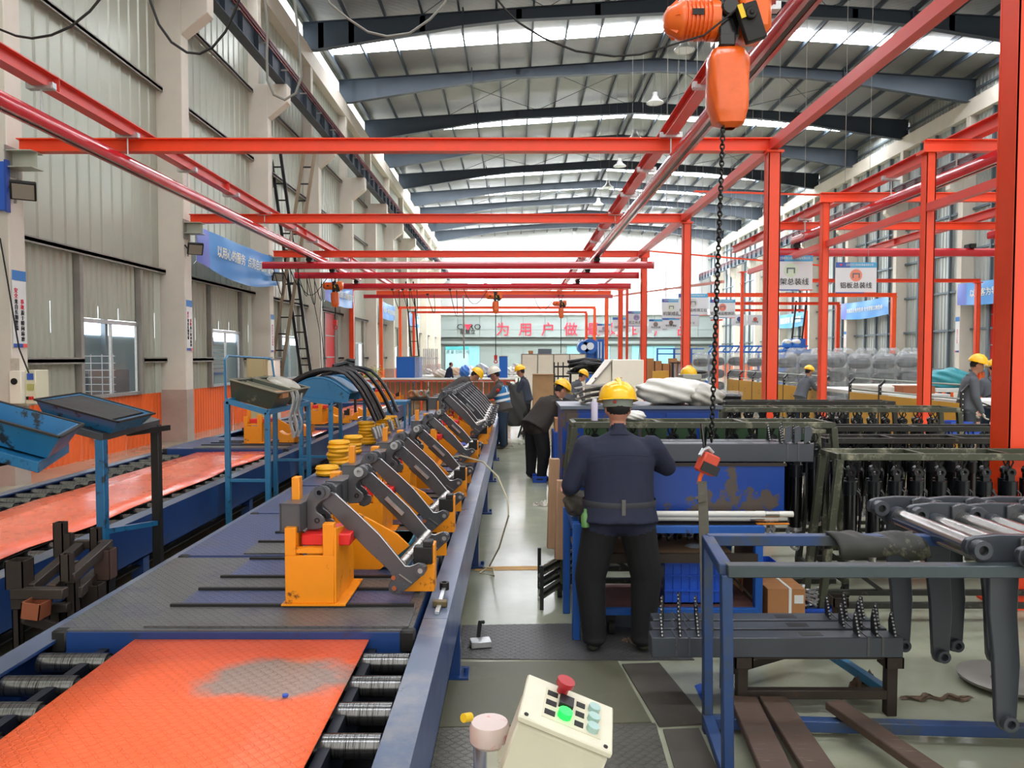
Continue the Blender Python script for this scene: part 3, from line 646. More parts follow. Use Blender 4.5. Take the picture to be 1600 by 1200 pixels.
# transverse crimson bridges with trolleys and hoists
def bridge(label, x0, x1, y, z=4.62):
    t = thing('hoist_bridge', label, 'bridge', (x0, y, z - .1))
    prof = [(-.075, 0), (-.095, .03), (-.095, .15), (-.05, .2), (.05, .2), (.095, .15), (.095, .03), (.075, 0)]
    part('girder', MB().prism(prof, (x0, y, z - .1), (0, 1, 0), (0, 0, 1), (x1 - x0, 0, 0)), m_crim, t, True)
    for x in (x0, x1): part('end_cap', MB().b((x, y, z), (.02, .21, .22)), mat('silver_cap', '#d8dade', .3, .5), t, True)
    for x in (-5.87, 2.38) if x1 < 6 else (7.1, 11.5): part('trolley', MB().bb(x - .07, x + .07, y - .14, y + .14, z + .1, z + .205).cyl((x - .09, y - .08, z + .16), (x + .09, y - .08, z + .16), .035, n=10), m_dark, t, True)
    return t
bridge('nearest crimson hoist bridge, spanning high across the whole aisle', -7.24, 4.02, 21.3)
bridge('middle crimson hoist bridge, carrying the orange hoist beside the ladders', -7.1, 4.03, 23.95)
bridge('far crimson hoist bridge with the hanging cable loops', -6.7, 4.35, 27.6)
bridge('crimson hoist bridge across the right bay behind the area signs', 6.6, 14.4, 18.7)
bridge('crimson bridge right above the big orange chain hoist, overhead', -6.6, 3.2, 4.55, 4.72)
def hook_chain(t, top, bot, r, step, name='chain', seg=6):
    top, bot = V(top), V(bot); n = int((top - bot).length / step); b = MB()
    for i in range(n):
        c = top + (bot - top) * (i + .5) / n; ax = (1, 0, 0) if i % 2 else (0, 1, 0)
        o = len(b.v); k = 10; pts = []
        for j in range(k):
            a = 2 * pi * j / k; u, w = r * .62 * cos(a), step * .72 * sin(a)
            pts.append(c + (V((0, u, w)) if i % 2 else V((u, 0, w))))
        b.path(pts, r * .26, seg - 2, True)
    return part(name, b, m_blackg, t, True, kind='stuff')
def hoist(label, x, y, zb, s=1.0, bag=True, chain=None, col='#f06a1c'):
    "electric chain hoist: motor left, gearbox centre, brake right, chain bag beneath"
    t = thing('chain_hoist', label, 'hoist', (x, y, zb)); P = lambda a, b, c: (x + a * s, y + b * s, zb + c * s)
    mo = mat('hoist_orange', col, .38, coat=.3)
    mtr = MB(); prof = [(0, -.33), (.04, -.33), (.075, -.31), (.105, -.25), (.115, -.24)]
    z = -.22
    while z < -.06: prof += [(.118, z), (.104, z + .004), (.104, z + .012), (.118, z + .016)]; z += .024
    prof += [(.12, -.05), (.12, -.01), (0, -.01)]
    o = len(mtr.v); mtr.lathe((0, 0, 0), [(r * s, z * s) for r, z in prof], 20, (1, 0, 0)); mtr.tr(o, (x, y, zb))
    m = part('motor', mtr, mo, t, True)
    b = MB()
    for a in range(6): q = a * pi / 3; b.bar(P(-.315, .05 * cos(q), .05 * sin(q)), P(-.255, .105 * cos(q), .105 * sin(q)), .014 * s, .02 * s)
    part('fan_cowl_ribs', b, mo, m, True)
    part('name_plate', MB().b(P(-.15, -.119, .0), (.07 * s, .006, .035 * s)), m_dark, m, True)
    part('gearbox', MB().b(P(.04, 0, 0), (.12 * s, .2 * s, .27 * s)).cyl(P(.04, -.13, .03), P(.04, -.1, .03), .055 * s).cyl(P(.04, 0, .13), P(.04, 0, .17), .04 * s).b(P(.03, -.05, -.15), (.1 * s, .1 * s, .08 * s)), m_blackg, t, True, bev=.01 * s)
    part('brake_cover', MB().b(P(.2, 0, .02), (.19 * s, .22 * s, .24 * s)).b(P(.2, 0, -.1), (.15 * s, .18 * s, .06 * s)), mo, t, True, bev=.03 * s)
    part('limit_box', MB().b(P(.15, -.15, -.08), (.12 * s, .05 * s, .22 * s), (0, radians(-18), 0)).cyl(P(.14, -.175, -.04), P(.14, -.2, -.04), .035 * s).cyl(P(.14, -.2, -.04), P(.14, -.21, -.04), .014 * s), m_dark, t, True, bev=.01 * s)
    part('warning_tag', MB().b(P(.085, -.19, -.03), (.03 * s, .004, .08 * s), (0, radians(-20), 0)), mat('tag_yellow', '#e8c020', .5), t, True)
    for a in (-.03, .09): part('lifting_lug', MB().bar(P(a, 0, .13), P(a, 0, .3), .03 * s, .06 * s), m_blackg, t, True)
    part('trolley_frame', MB().b(P(.03, 0, .31), (.3 * s, .14 * s, .05 * s)).cyl(P(-.07, -.09, .34), P(-.07, .09, .34), .04 * s).cyl(P(.13, -.09, .34), P(.13, .09, .34), .04 * s), m_blackg, t, True)
    if bag:
        rings = [(.0, -.175, .05, .05), (.0, -.2, .1, .085), (.0, -.25, .12, .1), (.0, -.42, .118, .1), (.01, -.55, .11, .095), (.015, -.63, .085, .07), (.02, -.655, .03, .03)]
        def f(u, v):
            i = v * (len(rings) - 1); a = int(min(i, len(rings) - 2)); g = i - a; r0, r1 = rings[a], rings[a + 1]; q = [r0[k] * (1 - g) + r1[k] * g for k in range(4)]; an = 2 * pi * u
            cx = math.copysign(abs(cos(an)) ** .5, cos(an)); cy = math.copysign(abs(sin(an)) ** .5, sin(an)); wob = 1 + .03 * sin(an * 5 + v * 9) + .02 * sin(an * 9 - v * 20)
            return P(.05 + q[0] + q[2] * cx * wob, -.02 + q[3] * cy * wob, q[1])
        part('chain_bag', MB().grid(f, 28, 18), mat('chain_bag_orange', '#ea6318', .3, mott=.1, scale=14, coat=.4), t, True)
        part('bag_strap', MB().path([P(.05, -.02, -.1), P(.055, -.05, -.2)], .02 * s), mo, t, True)
    return t
x, y = 1.24, 4.55
t = hoist('big orange electric chain hoist with an orange chain bag, near the top of the photo', x, y, 2 + (557 - 42) * y / 1150, 1.0)
part('supply_cable', MB().path([W(1162, 5, y - .15), W(1150, 15, y - .15), W(1100, 55, y - .15), W(1050, 70, y - .2), W(1000, 85, y - .3), W(960, 88, y - .4), W(900, 80, y - .4), W(850, 60, y - .3), W(810, 35, y - .2), W(790, 15, y - .2), W(770, -10, y - .2)], .006, 5), m_rubber, t, True)
CH1 = V((1.13, 4.2, W(1100, 690, 4.2).z)); top = V((1.27, y - .03, W(1110, 190, y).z + .05))
hook_chain(t, top, CH1, .019, .026)
# hook block on the chain, with a sling below carried by a thing of its own
t = thing('hook_block', 'red and black chain hook block hanging before the blue bin', 'hook block', tuple(CH1))
ctr = W(1105, 727, 4.2); rot = (0, radians(24), radians(10))
part('block_body', MB().b(ctr + V((0, 0, .01)), (.1, .08, .12), rot), mat('block_red', '#c8452c', .45, wear=('#8f8a84', 12, .62, .06)), t, True, bev=.01)
part('black_band', MB().b(ctr + V((.0, 0, -.015)), (.108, .09, .055), rot), m_black, t, True)
part('shackle', MB().path([W(1093, 712, 4.15), W(1098, 703, 4.18), W(1107, 700, 4.2), W(1114, 708, 4.2)], .011, 6), m_zinc, t, True)
part('chain_end', MB().path([W(1099, 690, 4.2), W(1096, 662, 4.2), W(1100, 700, 4.19), W(1104, 668, 4.2), W(1101, 698, 4.2)], .008, 5), m_blackg, t, True)
part('hook', MB().path([W(1099, 735, 4.2), W(1094, 745, 4.2), W(1092, 755, 4.2), W(1096, 762, 4.2), W(1101, 757, 4.2)], .012, 6), mat('hook_orange', '#ee6010', .4), t, True)
sl = MB()
for dx0, dx1 in ((-.016, .0), (.018, .035)): sl.bar(W(1097, 752, 4.19) + V((dx0 * .5, 0, 0)), W(1101, 985, 4.1) + V((dx1, 0, 0)), .034, .006)
single('lifting_sling', sl.bar(W(1090, 782, 4.17), W(1103, 780, 4.17), .02).bar(W(1086, 778, 4.17), W(1101, 776, 4.17), .012), mat('webbing', '#5a564c', .8, mott=.2, scale=30), 'grey webbing sling hanging from the hook to the grey beams', 'sling')
# far hoists
def far_hoist(px, py, y, z, label, chain_to, s=.9):
    x = W(px, 0, y).x
    t = hoist(label, x, y, z, s)
    zb = W(px, chain_to, y).z
    part('chain', MB().cyl((x + .05, y, z - .6 * s), (x + .05, y, zb), .016, n=6), m_black, t, True)
    part('hook', MB().b((x + .05, y, zb - .08), (.12, .1, .16)).torus((x + .05, y, zb - .24), (0, 1, 0), .06, .02, 10), m_red, t, True)
    part('festoon_cable', MB().path([(x - .2 - i * .12 * s, y + .1, z + .3 - .9 * sin(min(1, i / 8) * pi) * (.4 + .06 * i)) for i in range(9)], .012, 5), m_rubber, t, True)
far_hoist(517, 437, 23.95, 4.28, 'orange chain hoist on the middle bridge beside the ladders', 500, 1.05)
far_hoist(772, 452, 27.6, 4.25, 'orange chain hoist over the middle of the line, before the bright far windows', 555, 1.0)
far_hoist(876, 470, 33, 4.36, 'farthest orange chain hoist, seen before the far windows', 590, 1.0)
single('hoist_bridge', MB().bar((-6.7, 33, 4.68), (4.4, 33, 4.68), .16, .16), m_crim, 'thin farthest crimson bridge above the farthest hoist', 'bridge')
# cable loops under the bridges
lp = [(427, 405), (440, 405), (452, 405), (467, 421), (479, 421), (490, 421), (613, 441), (629, 441), (641, 441), (668, 449), (703, 441)]
for i, (px, py) in enumerate(lp):
    y = 21.3 if py == 405 else 23.95 if py == 421 else 27.6; c = W(px, py + 12, y); L = R.uniform(.5, 1.1)
    single('cable_loop', MB().path([c + V((.12 * sin(a * pi), 0, -L * sin(a * pi) if 1 else 0)) + V((a * .25, 0, 0)) for a in [q / 8 for q in range(9)]], .013, 5).b(c + V((0, 0, .02)), (.1, .08, .06)), m_rubber, 'black festoon cable loop under the %s, %s from the left' % ('nearest crimson bridge' if py == 405 else 'middle crimson bridge' if py == 421 else 'far crimson bridge', NTH[i % 3 if i < 6 else i - 6]), 'cable', 'festoon cable loops')
single('hanging_cable', MB().path([W(482, 430, 23.8), W(490, 470, 23.8), W(500, 520, 23.8), W(503, 590, 23.8)], .012, 5), m_rubber, 'thin black cable hanging past the red door', 'cable')
single('hanging_cable', MB().path([W(502, 440, 23.8), W(500, 500, 23.8), W(508, 570, 23.8)], .01, 5), m_rubber, 'thin black cable beside the third left column', 'cable')
single('hanging_cable', MB().path([W(724, 462, 30), W(725, 560, 30)], .03, 6), m_girt, 'grey hanging conduit before the office logo', 'cable')
single('hanging_cable', MB().path([W(1002, 460, 24), W(1001, 520, 24), W(998, 570, 24), W(995, 620, 24)], .012, 5), m_rubber, 'thin black cable hanging before the cream control desk', 'cable')
# high cables at the top of the photo
for pts, lb, y in (([(-20, 40), (0, 46), (25, 56), (50, 60), (80, 55), (110, 42), (140, 18), (160, -6), (175, -30)], 'black cable sagging in the top left corner', 8),
                   ([(228, -30), (236, 5), (248, 38), (268, 66), (292, 82), (312, 84), (332, 74), (352, 50), (366, 20), (378, -12)], 'black cable loop before the second left column', 9),
                   ([(411, -30), (418, 40), (417, 90), (418, 125), (428, 148), (445, 156), (462, 146), (471, 120), (467, 60), (460, 0), (458, -30)], 'grey cable loop before the crane runway', 9),
                   ([(500, -30), (515, 5), (545, 30), (575, 50), (605, 57), (640, 52), (672, 30), (695, 5), (705, -25)], 'grey cable sagging across the roof at the top', 8)):
    single('hanging_cable', MB().path([W(a, b_, y) for a, b_ in pts], .016 if y == 9 else .013, 6), m_dark if 'black' in lb else mat('grey_cable', '#7c7a72', .5), lb, 'cable')
# high bay lamps
for i, y in enumerate((29.9, 36.0, 41.9, 47.8, 53.8, 59.8)):
    t = thing('high_bay_lamp', 'white high bay lamp under the roof ridge, %s of the row' % ORD[i], 'lamp', (XC, y, 14.25), group='high bay lamps under the ridge')
    b = MB(); x = XC
    part('shade', MB().lathe((x, y, 14.2), [(.42, 0), (.4, .06), (.2, .2), (.16, .32), (.0, .33)], 20), m_white, t, True)
    part('housing', MB().cyl((x, y, 14.5), (x, y, 14.72), .12), m_dark if i == 0 else m_white, t, True)
    part('rod', MB().cyl((x, y, 14.7), (x, y, 15.55), .012, n=6), m_girt, t, True)
    part('diffuser', MB().cyl((x, y, 14.215), (x, y, 14.225), .38, n=20), mat('lamp_diffuser', '#d8dcd8', .4), t, True)
# hanging area signs
def area_sign(x0, x1, y0, y1, Y, txt, icon, label, head=True, small=False):
    a, c = W(x0, y1, Y), W(x1, y0, Y); t = thing('area_sign', label, 'sign', ((a.x + c.x) / 2, Y, a.z)); w = c.x - a.x; h = c.z - a.z
    part('board', MB().bb(a.x, c.x, Y, Y + .02, a.z, c.z), mat('sign_board', '#dcdcde', .5), t, True)
    if head:
        part('header', MB().bb(a.x, a.x + w * .35, Y - .006, Y, c.z - h * .17, c.z), mat('header_navy', '#3c5fa8', .4), t, True)
        part('header_light', MB().bb(a.x + w * .35, c.x, Y - .006, Y, c.z - h * .17, c.z), mat('header_sky', '#4fa4d0', .4), t, True)
        if not small: text_mesh('江苏凯铭立自动化装备有限公司', h * .085, m_white, t, (a.x + w * .58, Y - .008, c.z - h * .085), (1, 0, 0), (0, 0, 1), squeeze=.75, depth=.002); part('emblem', MB().prism([(-.04 * w, .02 * w), (.04 * w, .02 * w), (0, -.04 * w)], (a.x + w * .13, Y - .008, c.z - h * .08), (1, 0, 0), (0, 0, 1), (0, .004, 0)), m_rl, t, True)
    if icon: 
        part('icon_disc', MB().cyl((a.x + w * .5, Y - .006, c.z - h * .42), (a.x + w * .5, Y, c.z - h * .42), h * .2, n=24), mat('disc_' + icon[1:], icon, .5), t, True)
        q = h * .2; xx, zz = a.x + w * .5, c.z - h * .42
        part('icon', MB().bb(xx - q * .6, xx + q * .6, Y - .012, Y - .008, zz + q * .15, zz + q * .35).bb(xx - q * .6, xx - q * .42, Y - .012, Y - .008, zz - q * .45, zz + q * .2).bb(xx + q * .42, xx + q * .6, Y - .012, Y - .008, zz - q * .45, zz + q * .2), m_girt2, t, True)
    text_mesh(txt, min(h * .21, w * .95 / len(txt)), m_black, t, (a.x + w * .5, Y - .008, a.z + h * (.24 if not small else .3)), (1, 0, 0), (0, 0, 1), depth=.003)
    if not small:
        part('footer', MB().bb(a.x, a.x + w * .7, Y - .006, Y, a.z, a.z + h * .03), mat('footer_blue', '', 0), t, True)
        part('footer_red', MB().bb(a.x + w * .7, c.x, Y - .006, Y, a.z, a.z + h * .03), mat('footer_red', '', 0), t, True)
    for q in (.2, .8): part('wire', MB().cyl((a.x + w * q, Y + .01, c.z), (a.x + w * q, Y + .01, zr(a.x) - .1), .005, n=4), m_girt, t, True)
area_sign(1201, 1270, 399, 454, 16.8, '机架总装线', '#cfdcc4', 'white hanging area sign with a green disc, left of the pair behind the second post')
area_sign(1305, 1370, 410, 458, 16.6, '铝板总装线', '#e98a70', 'white hanging area sign with a salmon disc, between two orange posts')
area_sign(1109, 1149, 468, 497, 27, '铝板成品暂放区', '#e08070', 'small hanging sign with a red disc right of the chain')
area_sign(1034, 1064, 467, 498, 28.5, '机架成品', '#d8dcc8', 'small hanging sign with a pale disc left of the thick far post')
area_sign(1060, 1106, 459, 493, 27.5, '机架成品检测工位', '#c8c4c0', 'hanging sign crossed by the second gantry post')
area_sign(981, 1008, 486, 510, 34, '员工休息区', '#a898c0', 'hanging sign with a violet disc, lowest left of the thick far post')
area_sign(933, 955, 506, 523, 40, '成品检测区', '#a8a0c4', 'farthest left one of the small hanging signs', small=True)
area_sign(957, 985, 496, 518, 38, '油缸组装区', '#d0d4e0', 'small hanging sign crossed by two orange posts', small=True)
area_sign(1014, 1035, 499, 517, 36, '电控总装', '#8f6f64', 'small hanging sign with a dark icon under the pale disc one', small=True)
area_sign(1035, 1062, 497, 514, 34, '电控管理区', '#7c5a48', 'small hanging sign with a brown icon', small=True)
area_sign(1062, 1092, 493, 510, 33, '电 控 工 位', None, 'plain white hanging sign just below the crossed one', head=False, small=True)
area_sign(994, 1018, 510, 521, 42, '电控', None, 'plain small white hanging sign, lowest of them', head=False, small=True)
area_sign(1143, 1167, 491, 509, 34, '合格品', '#3a4a80', 'small sign with coloured squares left of the front gantry post', head=False, small=True)
area_sign(1168, 1192, 492, 508, 33, '不合格', '#e05040', 'small white sign with red print at the front gantry post', head=False, small=True)
# ================================================================ CONVEYOR LINES
def conveyor(label, xl, xr, y0, y1, rows):
    "xl, xr: outer faces of the two side rails"
    t = thing('roller_conveyor', label, 'conveyor', ((xl + xr) / 2, y0, 0)); xm = (xl + xr) / 2
    for x, s in ((xl, 1), (xr, -1)):
        a, c = sorted((x, x + s * .12))
        y = y0
        while y < y1 - .1:
            L = min(2.4, y1 - y)
            rl = part('side_rail', MB().bb(a, c, y, y + L - .004, .688, .7).bb(*sorted((x, x + s * .012)), y, y + L - .004, .37, .688).bb(*sorted((x, x + s * .1)), y, y + L - .004, .37, .38), [m_blue], t, True, smooth=False)
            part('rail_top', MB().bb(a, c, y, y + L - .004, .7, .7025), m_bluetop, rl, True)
            part('foot', MB().bb(*sorted((x + s * .005, x + s * .1)), y + .9, y + 1.0, .02, .37).bb(*sorted((x - s * .05, x + s * .14)), y + .86, y + 1.04, 0, .02).cyl((x - s * .03, y + .95, .02), (x - s * .03, y + .95, .05), .015), m_blue, rl, True)
            y += L
    for x, s in ((xl + .34, 1), (xr - .32, -1)): part('support_bar', MB().bb(x - .02, x + .02, y0, y1, .5, .66), m_navy, t, True)
    part('shade_sheet', MB().bb(xl + .02, xr - .02, y0, y1, .3, .31), m_shade, t, True)  # dark sheet added to stand for the shaded void under the rollers
    ml = MB().cyl((-.15, 0, 0), (.15, 0, 0), .042, n=16).mesh('roller', m_steel)
    ax = MB().cyl((-.03, 0, 0), (.06, 0, 0), .016, n=8).cyl((-.01, 0, 0), (.02, 0, 0), .03, n=6).mesh('axle', m_dark)
    for y in rows:
        for x, s in ((xl + .12 + .155, 1), (xr - .12 - .155 + .03, -1)):
            r = link('roller', ml, t, (x - xm, y - y0, .645)); r.scale = (s * (1 if s > 0 else .75), 1, 1)
            a = link('axle', ax, r, (.16, 0, 0))
    y = y0 + .5
    while y < y1: part('cross_member', MB().bb(xl + .01, xr - .01, y, y + .08, .4, .5), m_navy, t, True); y += 1.6
    return t
L1 = conveyor('near blue roller conveyor carrying the orange fixtures, its rail beside the aisle', -2.22, -.33, 1.2, 17.6, [1.35 + .232 * i for i in range(9)])
L2 = conveyor('blue roller conveyor along the left wall with the long orange deck', -4.9, -3.0, 2.6, 20.6, [3.3 + .232 * i for i in range(29)] + [14.6 + .232 * i for i in range(20)])
def deck(label, x0, x1, y0, y1, m, wave=.0):
    nx, ny = 4, max(6, int((y1 - y0) * 3))
    b = MB().grid(lambda u, v: (x0 + (x1 - x0) * u + wave * sin(v * 23) * (1 if u > .5 else .5) * (u * (u > .9) + (1 - u) * (u < .1)), y0 + (y1 - y0) * v, .703 + wave * .25 * sin(v * 31 + u * 2)), nx, ny)
    o = len(b.v) // 1; b2 = MB().bb(x0 + .01, x1 - .01, y0, y1, .688, .696 - wave * .2)
    t = thing('deck_plate', label, 'deck plate', ((x0 + x1) / 2, y0, .69))
    d = part('plate', b, m, t, True); so = d.modifiers.new('solid', 'SOLIDIFY'); so.thickness = .006
    part('backing', b2, m_dark, t, True)
    return t
dk = deck('worn orange chequered deck plate in the near foreground', -1.74, -.665, 1.25, 3.4, m_oplate)
part('blue_chip', MB().cyl(W(446, 1102, 2.75).xy.to_3d() + V((0, 0, .709)), W(446, 1102, 2.75).xy.to_3d() + V((0, 0, .716)), .012, n=7), m_crate, dk, True)
deck('long glossy orange deck plate with wavy edges on the left conveyor', -4.3, -3.27, 3.6, 9.96, m_oplate2, .025)
deck('short orange deck plate between two platforms of the left conveyor', -4.3, -3.27, 11.5, 12.9, m_oplate2, .01)
deck('far orange deck plate on the left conveyor before the yellow fixture', -4.3, -3.27, 14.6, 19.8, m_oplate2, .02)
def platform(label, x0, x1, y0, L, group, dark=False):
    t = thing('carriage_platform', label, 'platform', ((x0 + x1) / 2, y0, .64), group=group)
    z1 = .74
    part('top_plate', MB().bb(x0, x1, y0 + .012, y0 + L, z1 - .012, z1), m_plate if not dark else m_plate2, t, True)
    part('front_edge', MB().bb(x0 + .05, x1 - .03, y0, y0 + .012, z1 - .108, z1 - .008).bb(x0, x1, y0 + L - .02, y0 + L, z1 - .1, z1 - .012), m_blue, t, True)
    for xx in (x0, x1 - .01): part('side_edge', MB().bb(xx, xx + .01, y0 + .02, y0 + L, z1 - .1, z1 - .012), m_blue, t, True)
    for x in (x0 + .03, x1 - .02): part('end_block', MB().bb(x - .035, x + .035, y0 - .006, y0 + .05, z1 - .1, z1 + .001), m_dark, t, True, bev=.008)
    xs = x0 + .4
    for i, (a, c) in enumerate(((.04, .3), (.34, .56), (.6, .78), (.84, L - .08))):
        part('tread_plate', MB().bb(xs + .03 * i, x1 - .02 - .04 * (i % 2), y0 + a, y0 + c, z1 + .0005, z1 + .009), m_plate2 if i % 2 == 0 else m_plate, t, True)
        part('tread_lip', MB().bb(xs + .03 * i, x1 - .03, y0 + c + .002, y0 + c + .022, z1 + .0005, z1 + .022), m_dark, t, True)
    return t
PY = [3.33, 4.6, 5.87, 7.14, 8.41, 9.68, 10.95, 12.22, 13.49, 14.76, 16.03]
PL = ['nearest blue steel platform of the near conveyor, under the first orange fixture'] + ['steel platform on the near conveyor, %s one from the front' % s for s in ('second', 'third', 'fourth', 'fifth', 'sixth', 'seventh', 'eighth', 'ninth', 'tenth', 'farthest')]
for y, lb in zip(PY, PL): platform(lb, -2.12, -.47, y, 1.235, 'platforms of the near conveyor', dark=y < 4)
for y, L, lb in ((10.0, 1.45, 'nearest dark platform of the left conveyor, beyond the long orange deck'), (12.95, 1.55, 'second platform of the left conveyor, behind the blue tray stands'), (19.9, .7, 'farthest platform of the left conveyor, under the yellow fixture')):
    platform(lb, -4.8, -3.1, y, L, 'platforms of the left conveyor')
# ---- orange fixture (template at the first platform, local origin at the pin foot)
def hx(poly, y0, t):   # polygon in x,z extruded in y, local
    return MB().prism(poly, (0, y0, 0), (1, 0, 0), (0, 0, 1), (0, t, 0))
def fixture(label, loc, m=m_yel, kind=0):
    t = thing('welding_fixture', label, 'fixture', loc)
    f = part('front_plate', MB().bb(-.665, -.42, -.11, -.098, .02, .26), m, t, bev=.002)
    part('base_plate', MB().bb(-.68, -.36, -.13, .3, .012, .02), m, t)
    for x in (-.665, -.475): part('upright', MB().bb(x, x + .055, -.11, -.06, .26 if x > -.6 else .26, .42 if x > -.6 else .40), m, t, bev=.002)
    part('tall_post', MB().bb(-.67, -.63, .03, .09, .02, .63), m, t, bev=.003)
    part('rear_post', MB().bb(-.67, -.61, .82, .9, .02, .53), m, t, bev=.003)
    part('crossbar', MB().bb(-.665, -.42, -.1, -.06, .27, .295), m, t)
    part('side_plate', MB().prism([(-.11, .02), (.29, .02), (.29, .2), (.12, .36), (-.11, .40)], (-.42, 0, 0), (0, 1, 0), (0, 0, 1), (.012, 0, 0)), m, t, bev=.002)
    part('back_plate', MB().bb(-.665, -.42, .28, .29, .02, .22), m, t)
    part('red_tray', MB().bb(-.6, -.35, -.05, .2, .295, .355), m_red, t, bev=.006)
    e = part('end_gusset', MB().prism([(-.13, .012), (.06, .012), (.06, .16), (-.0, .155)], (0, .1, 0), (1, 0, 0), (0, 0, 1), (0, .012, 0)), m, t, bev=.002)
    part('end_post', MB().bb(.0, .06, .11, .2, .012, .26), m, t, bev=.003)
    part('black_rest', MB().bb(-.05, .05, .09, .16, .16, .25).bb(.0, .05, .09, .16, .25, .28), m_dark, t, bev=.004)
    part('rear_gusset', MB().prism([(-.13, .012), (.06, .012), (.06, .16), (-.0, .155)], (0, .8, 0), (1, 0, 0), (0, 0, 1), (0, .012, 0)), m, t, bev=.002)
    part('rear_stand', MB().prism([(-.6, .012), (-.3, .012), (-.13, .15), (-.2, .22), (-.42, .34), (-.6, .34)], (0, .5, 0), (1, 0, 0), (0, 0, 1), (0, .02, 0)).bb(-.6, -.57, .46, .6, .012, .34), m, t, bev=.002)
    return t
S = .00326
def q4(pts): return [((420 + x / 4.617 - 656) * S, .155 - (700 + y / 4.617 - 896) * S) for x, y in pts]
arm_p = q4([(425, 345), (455, 358), (780, 650), (870, 755), (975, 880), (1010, 882), (1045, 868), (1075, 855), (1105, 862), (1125, 890), (1122, 925), (1100, 945), (1020, 1020), (950, 1075), (915, 1092), (880, 1090), (850, 1062), (848, 1020), (870, 985), (875, 955), (850, 910), (690, 765), (400, 475), (360, 440), (350, 395), (380, 350)])
head_p = q4([(262, 395), (290, 335), (325, 300), (365, 284), (410, 290), (438, 318), (440, 350), (420, 378), (380, 395), (350, 420), (330, 450), (335, 480), (365, 500), (392, 525), (400, 560), (385, 590), (350, 605), (300, 608), (262, 612)])
low_p = q4([(330, 600), (370, 560), (400, 545), (435, 560), (440, 600), (420, 635), (370, 655), (330, 640)])
def arm_frame(label, loc, rz, tilt=0):
    t = thing('lift_linkage', label, 'arm frame', loc, rz)
    for y in (0, .68):
        a = part('arm', hx(arm_p, y, .024), m_grey, t, bev=.0025)
        px, pz = 0, .155
        ed = q4([(455, 356), (620, 500), (780, 648), (870, 753), (975, 878), (1010, 880), (1045, 866), (1075, 853)]); part('edge_highlight', MB().path([(u_, y - .001, w_) for u_, w_ in ed], .0028, 5), m_edge, a)  # thin bright strip added as the highlight along the arm's upper edge
        part('pin_boss', MB().ring((px, y - .016, pz), (px, y + .04, pz), .028, .014), m_grey, a); part('pin', MB().cyl((px, y - .012, pz), (px, y + .03, pz), .014), m_zinc, a)
        for cx, cz in (q4([(893, 1043)])[0], q4([(888, 965)])[0]): part('bolt', MB().cyl((cx, y - .006, cz), (cx, y, cz), .012, n=10), mat('copper_bolt', '#b8643c', .4, .4), a)
        rp = q4([(930, 935), (1025, 1000)]); part('weld_mark', MB().bar((rp[0][0], y - .003, rp[0][1]), (rp[1][0], y - .003, rp[1][1]), .006), m_chrome, a)
        fp = q4([(500, 575), (530, 590), (700, 745), (690, 775), (655, 760), (490, 610)]); f = part('perforated_flange', hx(fp, y + .06, .008), m_greyd, t)
        for hpx in q4([(520, 600), (568, 650), (617, 695), (665, 742)]): part('hole', MB().cyl((hpx[0], y + .057, hpx[1]), (hpx[0], y + .0605, hpx[1]), .008, n=10), m_yel, f)
        for yy in (y - .045, y + .05):
            h = part('crosshead', hx(head_p, yy, .014), m_grey, t, bev=.003)
            c = q4([(362, 335)])[0]; part('upper_pin', MB().ring((c[0], yy - .012, c[1]), (c[0], yy + .02, c[1]), .03, .013).cyl((c[0], yy, c[1]), (c[0], yy + .01, c[1]), .013), m_greyd if y == 0 else m_zinc, h)
            c = q4([(340, 540)])[0]; part('lower_hole', MB().ring((c[0], yy - .004, c[1]), (c[0], yy, c[1]), .014, .008), m_dark, h)
        part('lower_lobe', hx(low_p, y + .02, .014), m_grey, t, bev=.003)
        # box sections of the beam with raised rims
        bx0, bz0 = q4([(110, 600)])[0]; bx1, bz1 = q4([(262, 395)])[0]
        part('beam_end', MB().bb(bx0, bx1, y - .13, y + .1, bz0, bz1), m_grey, t, bev=.004)
        part('end_rim', MB().bb(bx0, bx1, y - .136, y - .128, bz1 - .006, bz1).bb(bx0, bx1, y - .136, y - .128, bz0, bz0 + .006).bb(bx0, bx0 + .006, y - .136, y - .128, bz0, bz1).bb(bx1 - .006, bx1, y - .136, y - .128, bz0, bz1), m_greyd, t)
        lo = q4([(262, 395), (310, 350), (340, 400), (330, 470), (262, 500)]); part('gusset', hx(lo, y + .1, .012), m_greyd, t)
    part('beam', MB().bb(bx0 + .012, bx1 - .012, .09, .63, bz0 + .01, bz1 - .014), m_grey, t, bev=.004)
    z = q4([(770, 365), (790, 360), (945, 515), (935, 540)]); part('zinc_strip', hx(z, .645, .02), m_zinc, t) if False else None
    a = q4([(585, 560)])[0]; b_ = q4([(735, 700)])[0]
    part('zinc_strip', MB().bar((a[0], .66, a[1]), (b_[0], .66, b_[1]), .018, .022), m_zinc, t)
    cx, cz = -.105, .175
    part('cross_tube', MB().cyl((cx, .012, cz), (cx, .69, cz), .027, n=20), m_chrome, t)
    return t
FL = [(3.75, 'nearest'), (5.06, 'second'), (6.38, 'third'), (8.5, 'fourth'), (10.3, 'fifth'), (11.2, 'sixth'), (12.2, 'seventh'), (13.2, 'farthest')]
fx0 = None
